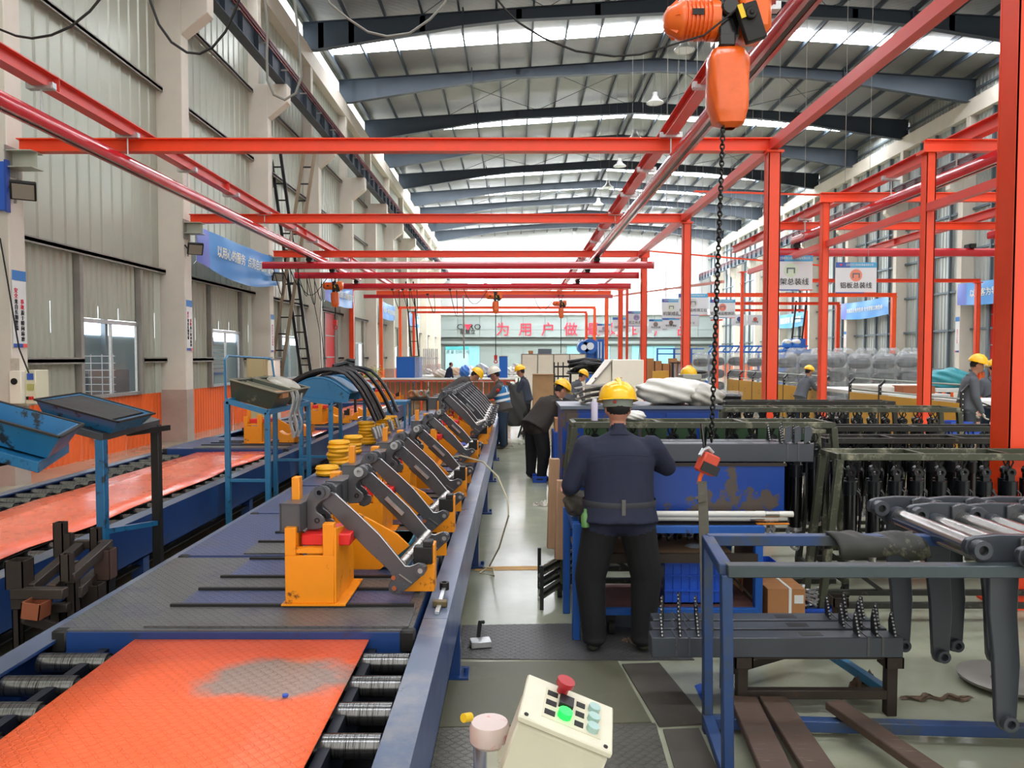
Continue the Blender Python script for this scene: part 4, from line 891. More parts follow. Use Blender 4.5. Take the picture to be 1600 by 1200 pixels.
for i, (y, w) in enumerate(FL):
    lf = '%s orange welding fixture on the near conveyor' % w if i else 'nearest orange welding fixture with a red tray and square cut front plate'
    la = '%s grey arm frame leaning on its orange fixture' % w if i else 'nearest grey steel arm frame with two kinked arms joined by a bright tube'
    loc = (-.48 + (.05 if y > 9.8 else 0), y, .745)
    if fx0 is None:
        fx0 = fixture(lf, loc); fx0['group'] = 'orange fixtures on the near conveyor'
        af0 = arm_frame(la, loc, radians(-5)); af0['group'] = 'grey arm frames on the near conveyor'
    else:
        dup(fx0, loc, label=lf); dup(af0, (loc[0], loc[1], loc[2] + (.1 if y > 9.8 else 0)), radians(-5 - (4 if y > 9.8 else 0)) , label=la, scale=(1.1, 1.0, 1.12) if y > 9.8 else None)
# extra arms leaning together at the far group
for i, (y, w) in enumerate(((10.75, 'first'), (11.7, 'second'), (12.7, 'third'), (13.8, 'fourth'))):
    dup(af0, (-.42, y, .845), radians(-8), scale=(1.1, 1, 1.12), label='grey arm frame squeezed between two others before the vest worker, %s one' % w)
# fixtures on the left conveyor
for i, (x, y, lb) in enumerate(((-3.2, 10.6, 'old yellow fixture on the left conveyor behind the tray stand'), (-3.12, 13.6, 'yellow fixture on the left conveyor behind the hoses'), (-3.2, 20.1, 'far yellow fixture standing before the orange mesh guard'))):
    dup(fx0, (x, y, .745), label=lb)['group'] = 'yellow fixtures on the left conveyor'
for i, (px, py, w, lb) in enumerate(((448, 692, 24, 'small orange fixture block with a notched top beside the blue legs'), (526, 661, 20, 'small orange fixture block under the hanging hoses'), (568, 650, 18, 'small orange fixture block on the edge of the far orange deck'), (480, 675, 16, 'low orange fixture block behind the tray stand legs'))):
    y = 1150 * 1.24 / (py - 557); c = W(px, py, y); q = w * y / 1150 / 2
    single('fixture_block', MB().prism([(-q, 0), (q, 0), (q, q * 1.5), (q * .2, q * 1.1), (-q * .4, q * 1.2), (-q, q * 1.6)], (c.x, y, .75), (1, 0, 0), (0, 0, 1), (0, .15, 0)), m_yel, lb, 'fixture', bev=.004)
# yellow sling stacks
for i, (px, py, n) in enumerate(((511, 738, 2), (529, 722, 6), (550, 705, 5), (574, 690, 7), (598, 676, 6), (610, 668, 5))):
    y = 1150 * 1.22 / (py - 557); x = W(px, py, y).x; t = thing('yellow_pad_stack', 'stack of round yellow pads on the platform edge, %s of the row' % ORD[i], 'pads', (x, y, .745), group='stacks of yellow pads')
    for k in range(n): part('pad', MB().torus((R.uniform(-.02, .02), R.uniform(-.02, .02), .03 + k * .045), (0, 0, 1), .1, .028, 12, 6).cyl((0, 0, .01 + k * .045), (0, 0, .045 + k * .045), .09), mat('pad_yellow', '#f4b010', .5), t)
# clamp tool on the rail, dropped parts
t = thing('ratchet_wrench', 'short steel ratchet wrench with a socket lying on the conveyor rail', 'wrench', W(692, 930, 3.9).xy.to_3d() + V((0, 0, .703)))
c = V((-.385, 3.75, .712))
part('handle', MB().bar(c + V((-.002, -.1, 0)), c, .024, .018), m_zinc, t, True, bev=.002)
part('jaw', MB().bar(c + V((-.035, .02, .01)), c + V((.04, .02, .01)), .04, .03), mat('brass_worn', '#6b5d40', .4, .6), t, True, bev=.003)
part('shank', MB().bar(c + V((.0, .03, .01)), c + V((.006, .2, .03)), .02, .016), m_zinc, t, True); part('socket', MB().ring(c + V((.006, .215, .02)), c + V((.006, .215, .06)), .026, .014), m_dark, t, True)
t = thing('fallen_bracket', 'small grey metal bracket lying in the aisle beside the conveyor rail', 'bracket', (-.27, 5.0, 0))
part('plate', MB().b((-.23, 5.0, .03), (.14, .1, .04), (0, 0, .2)), m_zinc, t, True, bev=.003); part('strap', MB().path([(-.25, 5.1, .03), (-.24, 5.15, .12), (-.22, 5.2, .1)], .015), m_dark, t, True)
single('air_hose', MB().path([W(690, 715, 7.6), W(720, 712, 7.4), W(755, 722, 7.0), W(778, 745, 6.6), W(793, 780, 6.4), W(795, 805, 6.3), W(780, 830, 6.5).xy.to_3d() + V((0, 0, .3)), W(765, 838, 6.9).xy.to_3d() + V((0, 0, .02)), W(750, 852, 6.7).xy.to_3d() + V((0, 0, .012)), W(772, 858, 6.6).xy.to_3d() + V((0, 0, .012)), W(770, 845, 6.8).xy.to_3d() + V((0, 0, .02)), W(748, 842, 6.9).xy.to_3d() + V((0, 0, .012))], .008, 6), mat('hose_cream', '#b8b08e', .5), 'thin cream air hose looping from the arm frames down to the aisle floor', 'hose')
single('teal_crate', MB().bb(-.8, -.62, 4.3, 4.6, .755, .9).bb(-.81, -.61, 4.29, 4.61, .88, .9), mat('teal_plastic', '#187084', .4), 'teal plastic crate on the first platform behind the nearest arm', 'crate')
single('blue_crate', MB().bb(-.72, -.5, 9.5, 9.7, .755, .86), m_crate, 'small blue crate under the far arm frames on the conveyor', 'crate')
# ================================================================ STANDS BETWEEN THE LINES
def hexa(p0, p1, p2, h, m=None):
    "slab: corner p0, edges to p1 and p2, thickness h downwards"
    p0, p1, p2 = V(p0), V(p1), V(p2); p3 = p1 + p2 - p0; d = V((0, 0, -h))
    return MB().add([p0, p1, p3, p2, p0 + d, p1 + d, p3 + d, p2 + d], [(0, 1, 2, 3), (7, 6, 5, 4), (0, 4, 5, 1), (1, 5, 6, 2), (2, 6, 7, 3), (3, 7, 4, 0)])
def tray(t, p0, ux, uy, L, w, h, m, mtop, fl=.03):
    p0, ux, uy = V(p0), V(ux).normalized(), V(uy).normalized(); up = ux.cross(uy).normalized()
    if up.z < 0: up = -up
    P = lambda a, b, c: p0 + ux * a + uy * b + up * c
    b = MB(); g = .05
    lo = [P(g, g, 0), P(L - g, g, 0), P(L - g, w - g, 0), P(g, w - g, 0)]; hi = [P(0, 0, h), P(L, 0, h), P(L, w, h), P(0, w, h)]; hi2 = [P(fl, fl, h), P(L - fl, fl, h), P(L - fl, w - fl, h), P(fl, w - fl, h)]; li = [P(g + .01, g + .01, .01), P(L - g - .01, g + .01, .01), P(L - g - .01, w - g - .01, .01), P(g + .01, w - g - .01, .01)]
    b.add(lo + hi + hi2 + li, [(3, 2, 1, 0)] + [(i, (i + 1) % 4, 4 + (i + 1) % 4, 4 + i) for i in range(4)] + [(4 + i, 4 + (i + 1) % 4, 8 + (i + 1) % 4, 8 + i) for i in range(4)] + [(8 + i, 8 + (i + 1) % 4, 12 + (i + 1) % 4, 12 + i) for i in range(4)] + [(12, 13, 14, 15)])
    q = part('tray', b, m, t, True)
    rim = MB(); c = hi
    for i in range(4): rim.bar(c[i], c[(i + 1) % 4], .025, .012)
    part('tray_rim', rim, mtop, q, True); return q
def leg(t, x, y, z0, z1, w, m, name='leg'): return part(name, MB().bar((x, y, z0), (x, y, z1), w, w), m, t, True, bev=.003)
m_ltray = mat('tray_blue', '#1d6590', .35, wear=('#141c22', 8, .56, .05), mott=.12)
t = thing('parts_tray_stand', 'blue tray stand with a dark shelf and black leg, in the left foreground', 'stand', (-2.75, 5.2, 0))
a, c, d = W(50, 648, 4.84), W(160, 678, 4.84), W(250, 655, 5.64)
part('shelf', hexa(c, a, d, .05), mat('shelf_dark', '#43464a', .35, .3, mott=.2), t, True, bev=.003)
leg(t, -2.745, 4.87, 0, c.z - .04, .058, m_ltray); leg(t, -2.745, 5.62, 0, d.z - .04, .06, m_dark)
part('brace', MB().bar((-2.745, 4.87, .83), (-2.745, 5.62, .72), .035, .035), m_ltray, t, True)
part('rail_end', MB().bar(W(200, 677, 5.3), W(264, 668, 5.7), .03, .04), m_dark, t, True)
ux = (c - a); uy = (d - c)
tray(t, a + V((.0, .0, .004)), ux, uy, .56, .5, .1, m_ltray, m_dark)
part('tray_lid', hexa(a + V((.04, .04, .095)), a + V((.04, .04, .095)) + ux.normalized() * .48, a + V((.04, .04, .095)) + uy.normalized() * .42, .012), m_dark, t, True)
t = thing('parts_tray_stand', 'blue tray stand at the left edge of the photo, nearer than the dark shelved one', 'stand', (-2.9, 4.0, 0))
a, c, d = W(-140, 668, 3.9), W(60, 722, 3.9), W(108, 692, 4.5)
part('shelf', hexa(c, a, d, .06), m_ltray, t, True, bev=.003)
tray(t, a + V((.05, .02, .0)), c - a, d - c, .72, .5, .14, m_ltray, m_dark)
for x, y in ((-3.0, 3.3), (-2.95, 4.0)): leg(t, x - .0, y - .4, 0, 1.42, .06, m_ltray)
part('arm', MB().bar((-2.97, 2.9, 1.4), (-2.75, 4.4, 1.44), .05, .05), m_dark, t, True)
# stand A with green trays, stand B with hoses
def frame_stand(label, xs, ys, zl, zr, m, w=.05, brace=(.55,)):
    t = thing('tray_stand', label, 'stand', ((xs[0] + xs[1]) / 2, ys[0], 0)); x0, x1 = xs; y0, y1 = ys
    for y in (y0, y1):
        leg(t, x0, y, 0, zl, w, m); leg(t, x1, y, 0, zr, w, m)
        part('top_rail', MB().bar((x0, y, zl), (x1, y, zr), w, w), m, t, True)
        for z in brace: part('brace', MB().bar((x0, y, z), (x1, y, z), w * .6, w * .6), m, t, True)
    for x, z in ((x0, zl), (x1, zr)): part('side_rail', MB().bar((x, y0, z), (x, y1, z), w, w), m, t, True)
    return t
m_gtray = mat('tray_green', '#3a4234', .45, wear=('#7a7466', 6, .6, .12), mott=.15)
t = frame_stand('light blue tray stand with two dark green trays between the conveyors', (-2.93, -2.52), (7.5, 9.0), 1.545, 1.43, m_lblue, brace=(.73,))
U = V((.41, 0, -.115)); 
tray(t, (-3.0, 7.62, 1.57), U, (0, 1, 0), .52, .62, .2, m_gtray, mat('tray_rim_pale', '#8a8670', .5, .3))
tray(t, (-3.0, 8.35, 1.57), U, (0, 1, 0), .5, .5, .2, m_gtray, MATS['tray_rim_pale'])
for k in range(3): part('divider', MB().bar(V((-2.97, 7.75 + k * .14, 1.74)), V((-2.97, 7.75 + k * .14, 1.74)) + U * 1.15, .02, .02), MATS['tray_rim_pale'], t, True)
part('wire_loop', MB().path([W(353, 630, 7.6), W(352, 600, 7.6), W(351, 562, 7.6), W(356, 556, 7.7), W(420, 560, 8.4), W(425, 563, 8.4), W(430, 600, 8.4)], .012), m_lblue, t, True)
single('clear_bag', MB().ell((-2.66, 8.5, 1.68), (.2, .24, .075), 12, 8, (0, radians(22), 0)), mat('milky_plastic', '#b8b4a4', .3, mott=.2, scale=9, alpha=.85), 'crumpled clear plastic bag lying on the green trays', 'bag')
single('open_carton', MB().bb(-2.62, -2.44, 7.75, 7.95, 1.56, 1.63).bar((-2.62, 7.75, 1.63), (-2.7, 7.75, 1.67), .2, .005), m_card, 'small cardboard flap lying in the green tray', 'carton')
for i, (px, py) in enumerate(((456, 612), (463, 610))):
    single('fitting_bunch', MB().path([W(px + 3 * sin(q), py + q * 9, 7.6 + i * .1) for q in range(9)], .018, 5).path([W(px + 6 + 3 * cos(q), py + 4 + q * 8, 7.62 + i * .1) for q in range(9)], .012, 5), m_zinc, 'bunch of shiny hose fittings hanging from the tray stand corner, %s bunch' % ('left' if i == 0 else 'right'), 'fittings')
t = frame_stand('light blue hose stand behind the green trays, hung with black hoses', (-2.93, -2.52), (10.1, 12.4), 1.42, 1.36, m_lblue, .055, (.62,))
for k, (y0, yy) in enumerate(((10.15, 10.9), (11.3, 12.1))):
    b = MB().grid(lambda u, v: (-3.12 + .85 * u, y0 + .75 * v, 1.42 + .3 * sin(pi * (.12 + .8 * u))), 14, 2)
    o = part('curved_saddle', b, m_lblue, t, True); so = o.modifiers.new('s', 'SOLIDIFY'); so.thickness = .02
    for v in (0, 1): part('saddle_end', MB().prism([(-3.12 + .85 * u / 10, 1.40 + .3 * sin(pi * (.12 + .8 * u / 10))) for u in range(11)] + [(-2.3, 1.36), (-3.1, 1.4)], (0, y0 + .75 * v, 0), (1, 0, 0), (0, 0, 1), (0, .01, 0)), m_lblue, t, True)
hm = [MB().path([(-3.15 + q * .105, 0, 1.46 + .33 * sin(pi * (.08 + .075 * q)) - (0 if q < 9 else (q - 8) * .05) - (0 if q < 10 else (q - 9) ** 2 * .022)) for q in range(13)] , .022 + .004 * (s % 2), 6).mesh('hose', mat('hose_black', '#1c1614', .4, mott=.3)) for s in range(2)]
for i in range(13):
    y = 10.18 + i * .06 if i < 9 else 11.35 + (i - 9) * .16
    o = link('hydraulic_hose', hm[i % 2], None, (0, y, .03 + .012 * (i % 3))); o.location = (R.uniform(-.05, .05), y, .02 + .012 * (i % 3))
    f = part('fitting', MB().cyl((-1.92, 0, .98), (-1.88, 0, .84), .03, n=8), m_zinc, o)
    tag(o, 'black hydraulic hose arched over the %s blue saddle, %s from the front' % ('front' if i < 9 else 'rear', NTH[i if i < 9 else i - 9]), 'hose', 'hoses on the front saddle' if i < 9 else 'hoses on the rear saddle')
# ---- scrap square-tube rack in the left foreground
t = thing('tube_rack', 'rusty welded square tube rack standing between the conveyors in the left foreground', 'rack', (-2.6, 4.1, 0))
def g(x, y, d): return W(x / 5.4545, 800 + y / 5.4545, d)
def tub(x0, x1, y0, y1, d, name='upright', m=m_rust, down=False):
    a, c = g(x0, y1, d), g(x1, y0, d); w = c.x - a.x; xm = (a.x + c.x) / 2; z0 = 0 if down else a.z
    part(name, MB().sq((xm, d, z0), (xm, d, c.z), w, w, .006), m, t, True)
tub(95, 240, 405, 640, 3.9); tub(480, 555, 85, 380, 4.5); tub(555, 615, 180, 380, 4.5); tub(785, 850, 135, 340, 4.5); tub(535, 610, 355, 580, 3.95)
m_rust2 = mat('brown_tube', '#5c463e', .6, .3, mott=.2)
tub(840, 965, 315, 560, 4.4, m=m_rust2); tub(835, 955, 560, 690, 4.4, m=m_dark)
for x0, y0, x1, y1, d0, d1, w in ((250, 655, 690, 285, 3.9, 4.5, .055), (590, 570, 925, 270, 3.95, 4.5, .055), (110, 690, 560, 690, 3.86, 3.86, .055), (640, 275, 930, 275, 4.5, 4.5, .05), (480, 470, 660, 455, 4.2, 4.2, .05), (120, 770, 240, 770, 3.88, 3.88, .06), (200, 905, 490, 985, 3.8, 3.9, .05), (360, 820, 590, 810, 3.95, 3.95, .045), (650, 690, 830, 520, 4.0, 4.5, .06), (430, 660, 560, 560, 3.9, 4.1, .05)):
    part('rail', MB().bar(g(x0, y0, d0), g(x1, y1, d1), w, w), m_rust, t, True, bev=.004)
for x0, x1, y0, d in ((130, 180, 800, 3.9), (455, 540, 840, 4.0), (595, 660, 580, 4.0), (745, 870, 610, 4.2), (870, 930, 620, 4.5)): tub(x0, x1, y0, 1200, d, 'leg', m_rust, True)
part('rusty_stub', MB().sq(g(300, 890, 3.8), g(315, 755, 3.8), .1, .1, .006), mat('rust_red', '#8a4a2c', .7, mott=.2), t, True)
part('foot_rail', MB().bar((-2.95, 3.85, .03), (-2.3, 3.85, .03), .06, .06).bar((-2.95, 4.5, .03), (-2.3, 4.5, .03), .06, .06), m_rust, t, True)
# ================================================================ FLOOR COVERS IN THE AISLE
def ground(px, py, z=0.):
    d = _rx @ Vector(((px - 800) / FPX, -(py - 600) / FPX, -1)); s = (z - CH) / d.z; return Vector((d.x * s, d.y * s, z))
def slab(name, pts, h, m, label, cat='floor plate'):
    g_ = [ground(*p) for p in pts]; b = MB(); n = len(g_)
    b.add([v + V((0, 0, .002)) for v in g_] + [v + V((0, 0, h)) for v in g_], [tuple(range(n - 1, -1, -1)), tuple(range(n, 2 * n))] + [(i, (i + 1) % n, n + (i + 1) % n, n + i) for i in range(n)])
    return single(name, b, m, label, cat, smooth=False)
m_tread = mat('steel_tread', '#77756c', .4, .5, mott=.15, bump=('tread', 24, .8)); m_tread2 = mat('dark_tread', '#5b5a58', .45, .4, mott=.25, bump=('tread', 24, .6))
m_mat = mat('olive_rubber', '#5d5c49', .5, mott=.2, scale=3, wear=('#70705e', 2, .55, .2)); m_ply = mat('dark_ply', '#4b463e', .65, mott=.3, scale=6, wear=('#5f584c', 5, .6, .1))
slab('tread_plate', [(712, 1030), (722, 978), (890, 975), (1030, 985), (1085, 1032), (960, 1033)], .006, m_tread2, 'dark chequered plate on the aisle floor around the front worker')
slab('rubber_mat', [(684, 1138), (700, 1036), (965, 1034), (1018, 1130)], .008, m_mat, 'olive rubber mat on the aisle floor behind the control box')
slab('tread_plate', [(640, 1290), (682, 1139), (800, 1137), (820, 1290)], .007, m_tread, 'shiny chequered steel plate left of the control box pole')
slab('tread_plate', [(925, 1290), (905, 1135), (1024, 1131), (1070, 1290)], .007, m_tread, 'chequered steel plate right of the control box')
slab('board', [(972, 1040), (1030, 1038), (1108, 1133), (1030, 1137)], .012, m_ply, 'worn dark board lying on the floor right of the rubber mat', 'board')
slab('board', [(1036, 1142), (1092, 1140), (1160, 1290), (1080, 1290)], .01, m_ply, 'dark board on the floor at the bottom edge of the photo', 'board')
slab('floor_line', [(741, 892), (745, 886), (886, 884), (886, 890)], .003, m_line, 'thin yellow line painted across the aisle floor', 'floor line')
slab('paint_spill', [(1085, 1072), (1095, 1068), (1112, 1100), (1100, 1104)], .003, mat('blue_spill', '#2c52a8', .5, mott=.2, scale=15), 'blue paint smear on the floor behind the blue table legs', 'stain')
# ================================================================ CONTROL BOX IN FRONT
t = thing('control_pedestal', 'cream push button control box on a steel pole at the bottom of the photo', 'control box', (-.02, 1.95, 0))
p_ = W(765, 1130, 2.0)
part('pole', MB().cyl((p_.x, 2.0, 0), (p_.x, 2.0, .97), .045, n=28), mat('pole_steel', '#dcd8d2', .22, .9), t, True)
part('pole_foot', MB().cyl((p_.x, 2.0, 0), (p_.x, 2.0, .015), .12, n=24), m_dark, t, True)
part('pole_head', MB().lathe((p_.x, 2.0, .93), [(.046, 0), (.055, .01), (.056, .045), (.05, .06), (.0, .065)], 24), mat('head_pink', '#d0bcb4', .4, wear=('#c84a40', 9, .56, .08)), t, True)
part('yellow_cap', MB().cyl(W(735, 1120, 1.95), W(724, 1122, 1.93), .012), mat('cap_yellow', '#e0b820', .5), t, True)
cx = W(880, 1140, 1.9); a = radians(-14)
M3 = Matrix.Translation(W(884, 1100, 1.93)) @ Matrix.Rotation(radians(-15), 4, 'Y') .inverted() @ Matrix.Rotation(radians(-14), 4, 'Z')
M3 = Matrix.Translation(W(887, 1113, 1.86)) @ Matrix.Scale(.94, 4) @ Matrix.Rotation(radians(19), 4, 'Y') @ Matrix.Rotation(radians(8), 4, 'X') @ Matrix.Rotation(radians(-6), 4, 'Z')
def BX(name, b, m, par, **k):
    b.v = [tuple(M3 @ V(v)) for v in b.v]; return part(name, b, m, par, True, **k)
m_cb = mat('control_cream', '#d4cfb8', .45, mott=.05, scale=8)
bx = BX('box', MB().bb(-.125, .125, -.1, .1, -.2, -.02), m_cb, t, bev=.006)
lid = BX('lid', MB().bb(-.13, .13, -.105, .105, -.016, .004), m_cb, t, bev=.004)
BX('panel', MB().bb(-.07, .095, -.07, .07, .004, .006), mat('panel_beige', '#cfc8ae', .5), lid)
for i, yy in enumerate((.045, .0, -.045)):
    BX('label_plate', MB().bb(-.065, -.035, yy - .01, yy + .012, .006, .008), m_dark, lid); BX('label_plate', MB().bb(.02, .045, yy - .01, yy + .012, .006, .008), m_dark, lid)
    BX('push_button', MB().cyl((.07, yy, .006), (.07, yy, .022), .017), mat('button_pale', '#9fbcb4', .35), lid)
BX('green_button', MB().cyl((-.01, -.035, .006), (-.01, -.035, .024), .02), mat('button_green', '#12d848', .3, emit=.7), lid)
BX('black_switch', MB().bb(-.03, .01, .0, .045, .006, .02), m_black, lid)
BX('stop_button', MB().cyl((-.025, .075, .006), (-.025, .075, .03), .016).cyl((-.025, .075, .03), (-.025, .075, .045), .026), mat('button_red', '#a8242c', .35), lid)
for xx, yy in ((-.11, -.09), (.11, -.09)): BX('screw', MB().cyl((xx, yy, .004), (xx, yy, .007), .006), m_dark, lid)
part('bracket', MB().bar((p_.x, 2.0, .9), W(830, 1160, 1.95), .05, .04), m_cb, t, True)
# ================================================================ WORK TABLE, BIN AND RACKS ON THE RIGHT
m_wblue = mat('cart_blue', '#1c55a4', .4, wear=('#2c2622', 7, .62, .06), mott=.1)
m_binb = mat('bin_blue', '#133d8c', .35, wear=('#51463e', 2.6, .555, .02), mott=.08)
t = thing('work_cart', 'blue steel work cart with shelves behind the front worker', 'cart', (1.1, 5.3, 0))
X0, X1, Y0, Y1 = .41, 1.76, 5.14, 5.68
for x, y, z in ((X0 + .03, Y0, .83), (X1 - .03, Y0 + .03, .8), (X0, Y1, .83), (X1 - .1, Y1, .8)): part('leg', MB().bar((x, y, .0 if x < .6 else .09), (x, y, z), .055, .055), m_wblue, t, True, bev=.004)
part('top_rail', MB().bb(X0, X1, Y0 - .02, Y0 + .02, .76, .81), m_wblue, t, True, bev=.003); part('top_rail', MB().bb(X0, X1, Y1 - .02, Y1 + .02, .76, .81), m_wblue, t, True, bev=.003)
part('end_rail', MB().bb(X0, X0 + .05, Y0, Y1, .78, .84), m_wblue, t, True, bev=.003)
part('table_top', MB().bb(X0 + .05, X1, Y0 + .02, Y1 - .02, .79, .812), m_dark, t, True)
part('middle_shelf', MB().bb(X0 + .03, X1 - .2, Y0 + .03, Y1, .575, .6), mat('shelf_board', '#8a7058', .6, mott=.2), t, True)
part('middle_rail', MB().bb(X0 + .03, X1 - .04, Y0, Y0 + .03, .545, .61), m_rust, t, True)
part('bottom_shelf', MB().bb(X0 + .03, X1 - .04, Y0 + .02, Y1, .205, .225), mat('red_primer', '#5a3a34', .6, mott=.2), t, True)
part('bottom_rail', MB().bb(X0 + .03, X1 - .04, Y0 - .015, Y0 + .02, .175, .225), m_wblue, t, True, bev=.003)
part('side_board', MB().bb(X1 + .0, X1 + .015, Y0 + .1, Y1 + .15, .1, .78), mat('board_brown', '#5c4030', .7, mott=.25), t, True)
part('diagonal_brace', MB().bar((1.45, Y0 + .3, .55), (1.7, Y0 + .05, .28), .012), m_rust, t, True)
for x, y in ((.7, Y0 + .1), (.7, Y1), (1.6, Y1), (1.6, Y0 + .1)):
    q = part('caster', MB().cyl((x - .02, y, .055), (x + .02, y, .055), .055, n=16), m_rubber, t, True); part('caster_fork', MB().bb(x - .03, x + .03, y - .02, y + .02, .09, .18), m_dark, q, True)
t = thing('parts_bin', 'long blue steel bin with flaked paint on the work cart', 'bin', (1.25, 5.5, .815))
part('front_panel', MB().bb(.47, 1.975, 5.33, 5.337, .885, 1.21), m_binb, t, True); part('back_panel', MB().bb(.47, 1.975, 5.72, 5.727, .885, 1.21), m_binb, t, True)
part('end_panel', MB().bb(1.968, 1.975, 5.33, 5.727, .885, 1.21), m_binb, t, True); part('end_panel', MB().bb(.47, .477, 5.33, 5.727, .885, 1.21), m_binb, t, True)
part('bottom_panel', MB().bb(.47, 1.975, 5.33, 5.727, .875, .885), m_binb, t, True)
for a_ in ((.465, 1.98, 5.32, 5.345), (.465, 1.98, 5.715, 5.735)): part('rim', MB().bb(*a_, 1.205, 1.225), m_rust, t, True)
for x in (.47, 1.12, 1.45, 1.95): part('cross_bar', MB().bb(x, x + .03, 5.34, 5.72, 1.2, 1.218), mat('bar_pale', '#8d8878', .5, .4), t, True)
for x in (.6, 1.85): part('foot', MB().bb(x, x + .08, 5.35, 5.7, .815, .875), m_rust, t, True)
for i, (z, y, x1) in enumerate(((.87, 5.2, 1.98), (.835, 5.22, 1.88))):
    pp = single('white_tube', MB().cyl((.9, y, z + .012), (x1, y - .01, z + .012), .021, n=14).cyl((x1 - .26 + i * .05, y - .002, z + .012), (x1 - .2 + i * .05, y - .002, z + .012), .0215, n=14), mat('white_tube', '#d8d6cc', .35, mott=.05), 'white enamelled tube lying along the cart top, %s' % ('upper one' if i == 0 else 'lower one'), 'tube')
    part('steel_end', MB().cyl((x1 - .2, y - .008, z + .012), (x1 - .1, y - .009, z + .012), .0225, n=14), m_chrome, pp, True)
single('orange_strip', MB().bb(1.72, 1.95, 5.17, 5.2, .812, .818), mat('strip_orange', '#e0841c', .5), 'thin orange strip beside the white tubes', 'strip')
for i in range(9):     # rod ends hanging under the cart top
    x = .99 + i * .075; single('rod_end', MB().ring((x - .008, 5.4 + .03 * (i % 2), .665), (x + .008, 5.4, .665), .03, .017, 14).cyl((x, 5.4, .69), (x, 5.4, .78), .014), m_black, 'black rod end with an eye under the cart top, %s from the left' % NTH[i], 'rod end', 'rod ends under the cart top')
t = thing('plastic_crate', 'blue ribbed plastic crate on the lower shelf of the work cart', 'crate', (1.28, 5.4, .228))
x0, x1, y0, y1, z0, z1 = 1.08, 1.52, 5.22, 5.62, .228, .545
for a_ in ((x0, x1, y0, y0 + .008), (x0, x1, y1 - .008, y1), (x0, x0 + .008, y0, y1), (x1 - .008, x1, y0, y1)): part('side', MB().bb(*a_, z0, z1), m_crate, t, True)
part('bottom', MB().bb(x0, x1, y0, y1, z0, z0 + .01), m_crate, t, True)
for x in (x0 + .06 * k for k in range(8)): part('rib', MB().bb(x, x + .008, y0 - .008, y0, z0 + .01, z1), m_crate, t, True)
for z in (z0 + .09, z0 + .2, z1 - .03): part('band', MB().bb(x0 - .004, x1 + .004, y0 - .012, y0, z, z + .012), m_crate, t, True)
single('plastic_bag', MB().ell((1.34, 5.4, .53), (.13, .12, .09), 12, 8), mat('clear_bag', '#aab4c0', .2, alpha=.8, bump=('noise', 14, .8)), 'clear plastic bag bulging out of the blue crate', 'bag')
# grey beams: template
def beam(name, label, x0, x1, y, z, s=.113, comb=((.05, .25), (-.25, -.05)), group=None):
    t = thing(name, label, 'beam', ((x0 + x1) / 2, y, z), group=group)
    part('box_section', MB().bb(x0, x1, y, y + s, z, z + s), m_greyd, t, True, bev=.005)
    for f in (x0 + .13, x0 + .2, x1 - .2, x1 - .12): part('weld_plate', MB().bb(f, f + .012, y - .003, y + s + .003, z + .01, z + s + .004), m_grey, t, True)
    part('slot', MB().bb(x1 - .55, x1 - .43, y + .025, y + s - .03, z + s - .001, z + s + .001), m_black, t, True)
    for a, b_ in comb:
        n = 3; aa = x0 + a if a > 0 else x1 + a; L = b_ - a
        for i in range(n):
            xx = aa + L * i / (n - 1) ; h = .12 + .02 * (i % 2)
            c = part('crosshead_plate', MB().prism([(0, 0), (.09, 0), (.1, h * .5), (.075, h), (.05, h), (.03, h * .45)], (xx, y, z + s), (.12, 1, 0), (0, 0, 1), (.014, 0, 0)), m_black, t, True, bev=.003)
            bb = MB()
            for q in range(7): bb.ell((xx + .007, y + .005 + .008 * q, z + s + .01 + h * q / 7.2), .0065, 6, 4)
            part('bolt_row', bb, m_zinc, c, True, kind='stuff')
    return t
for i, (y, z) in enumerate(((4.0, .34), (4.14, .34), (4.28, .34))):
    beam('grey_beam', 'grey square section beam with toothed brackets on the rusty stand, %s one' % ('front', 'middle', 'rear')[i], .76 + .03 * i, 2.145 - .02 * i, y, z, group='grey beams on the rusty stand')
for i in range(2): beam('grey_beam', 'grey square section beam lying across the blue bin, %s one' % ('front', 'rear')[i], .72, 2.2 - .03 * i, 5.38 + .17 * i, 1.226, .135, comb=((-.24, -.04),), group='grey beams on the blue bin')
for i in range(3): single('bracket_plate', MB().prism([(0, 0), (.05, .02), (.07, .1), (.04, .13), (0, .12)], (1.98 + .07 * i, 5.36, 1.362), (1, .3, 0), (0, 0, 1), (0, .012, 0)), m_greyd, 'grey lug plate on the end of the upper beams, %s from the left' % NTH[i], 'plate', 'lug plates on the upper beams')
# rusty stand
t = thing('beam_stand', 'rusty low stand with cupped posts carrying the grey beams', 'stand', (1.5, 4.2, 0))
for x, y in ((1.27, 4.05), (2.1, 4.05), (1.27, 4.35), (2.18, 4.9)):
    zt = .29 if y < 4.5 else .34
    p_ = part('post', MB().bar((x, y, 0), (x, y, zt), .058, .058), m_rust, t, True, bev=.004)
    part('cup', MB().sq((x, y, zt - .01), (x, y, zt + .05), .1, .1, .008), m_rust, p_, True)
part('rail', MB().bar((1.27, 4.05, .12), (2.1, 4.05, .12), .05, .05), m_rust, t, True, bev=.003); part('rail', MB().bar((1.27, 4.35, .12), (2.15, 4.85, .12), .05, .05), m_rust, t, True, bev=.003)
part('rail', MB().bar((2.1, 4.05, .12), (2.0, 4.6, .12), .05, .05), m_lblue, t, True, bev=.003)
part('rest_bar', MB().bb(1.24, 2.13, 4.02, 4.45, .325, .34), m_rust, t, True)
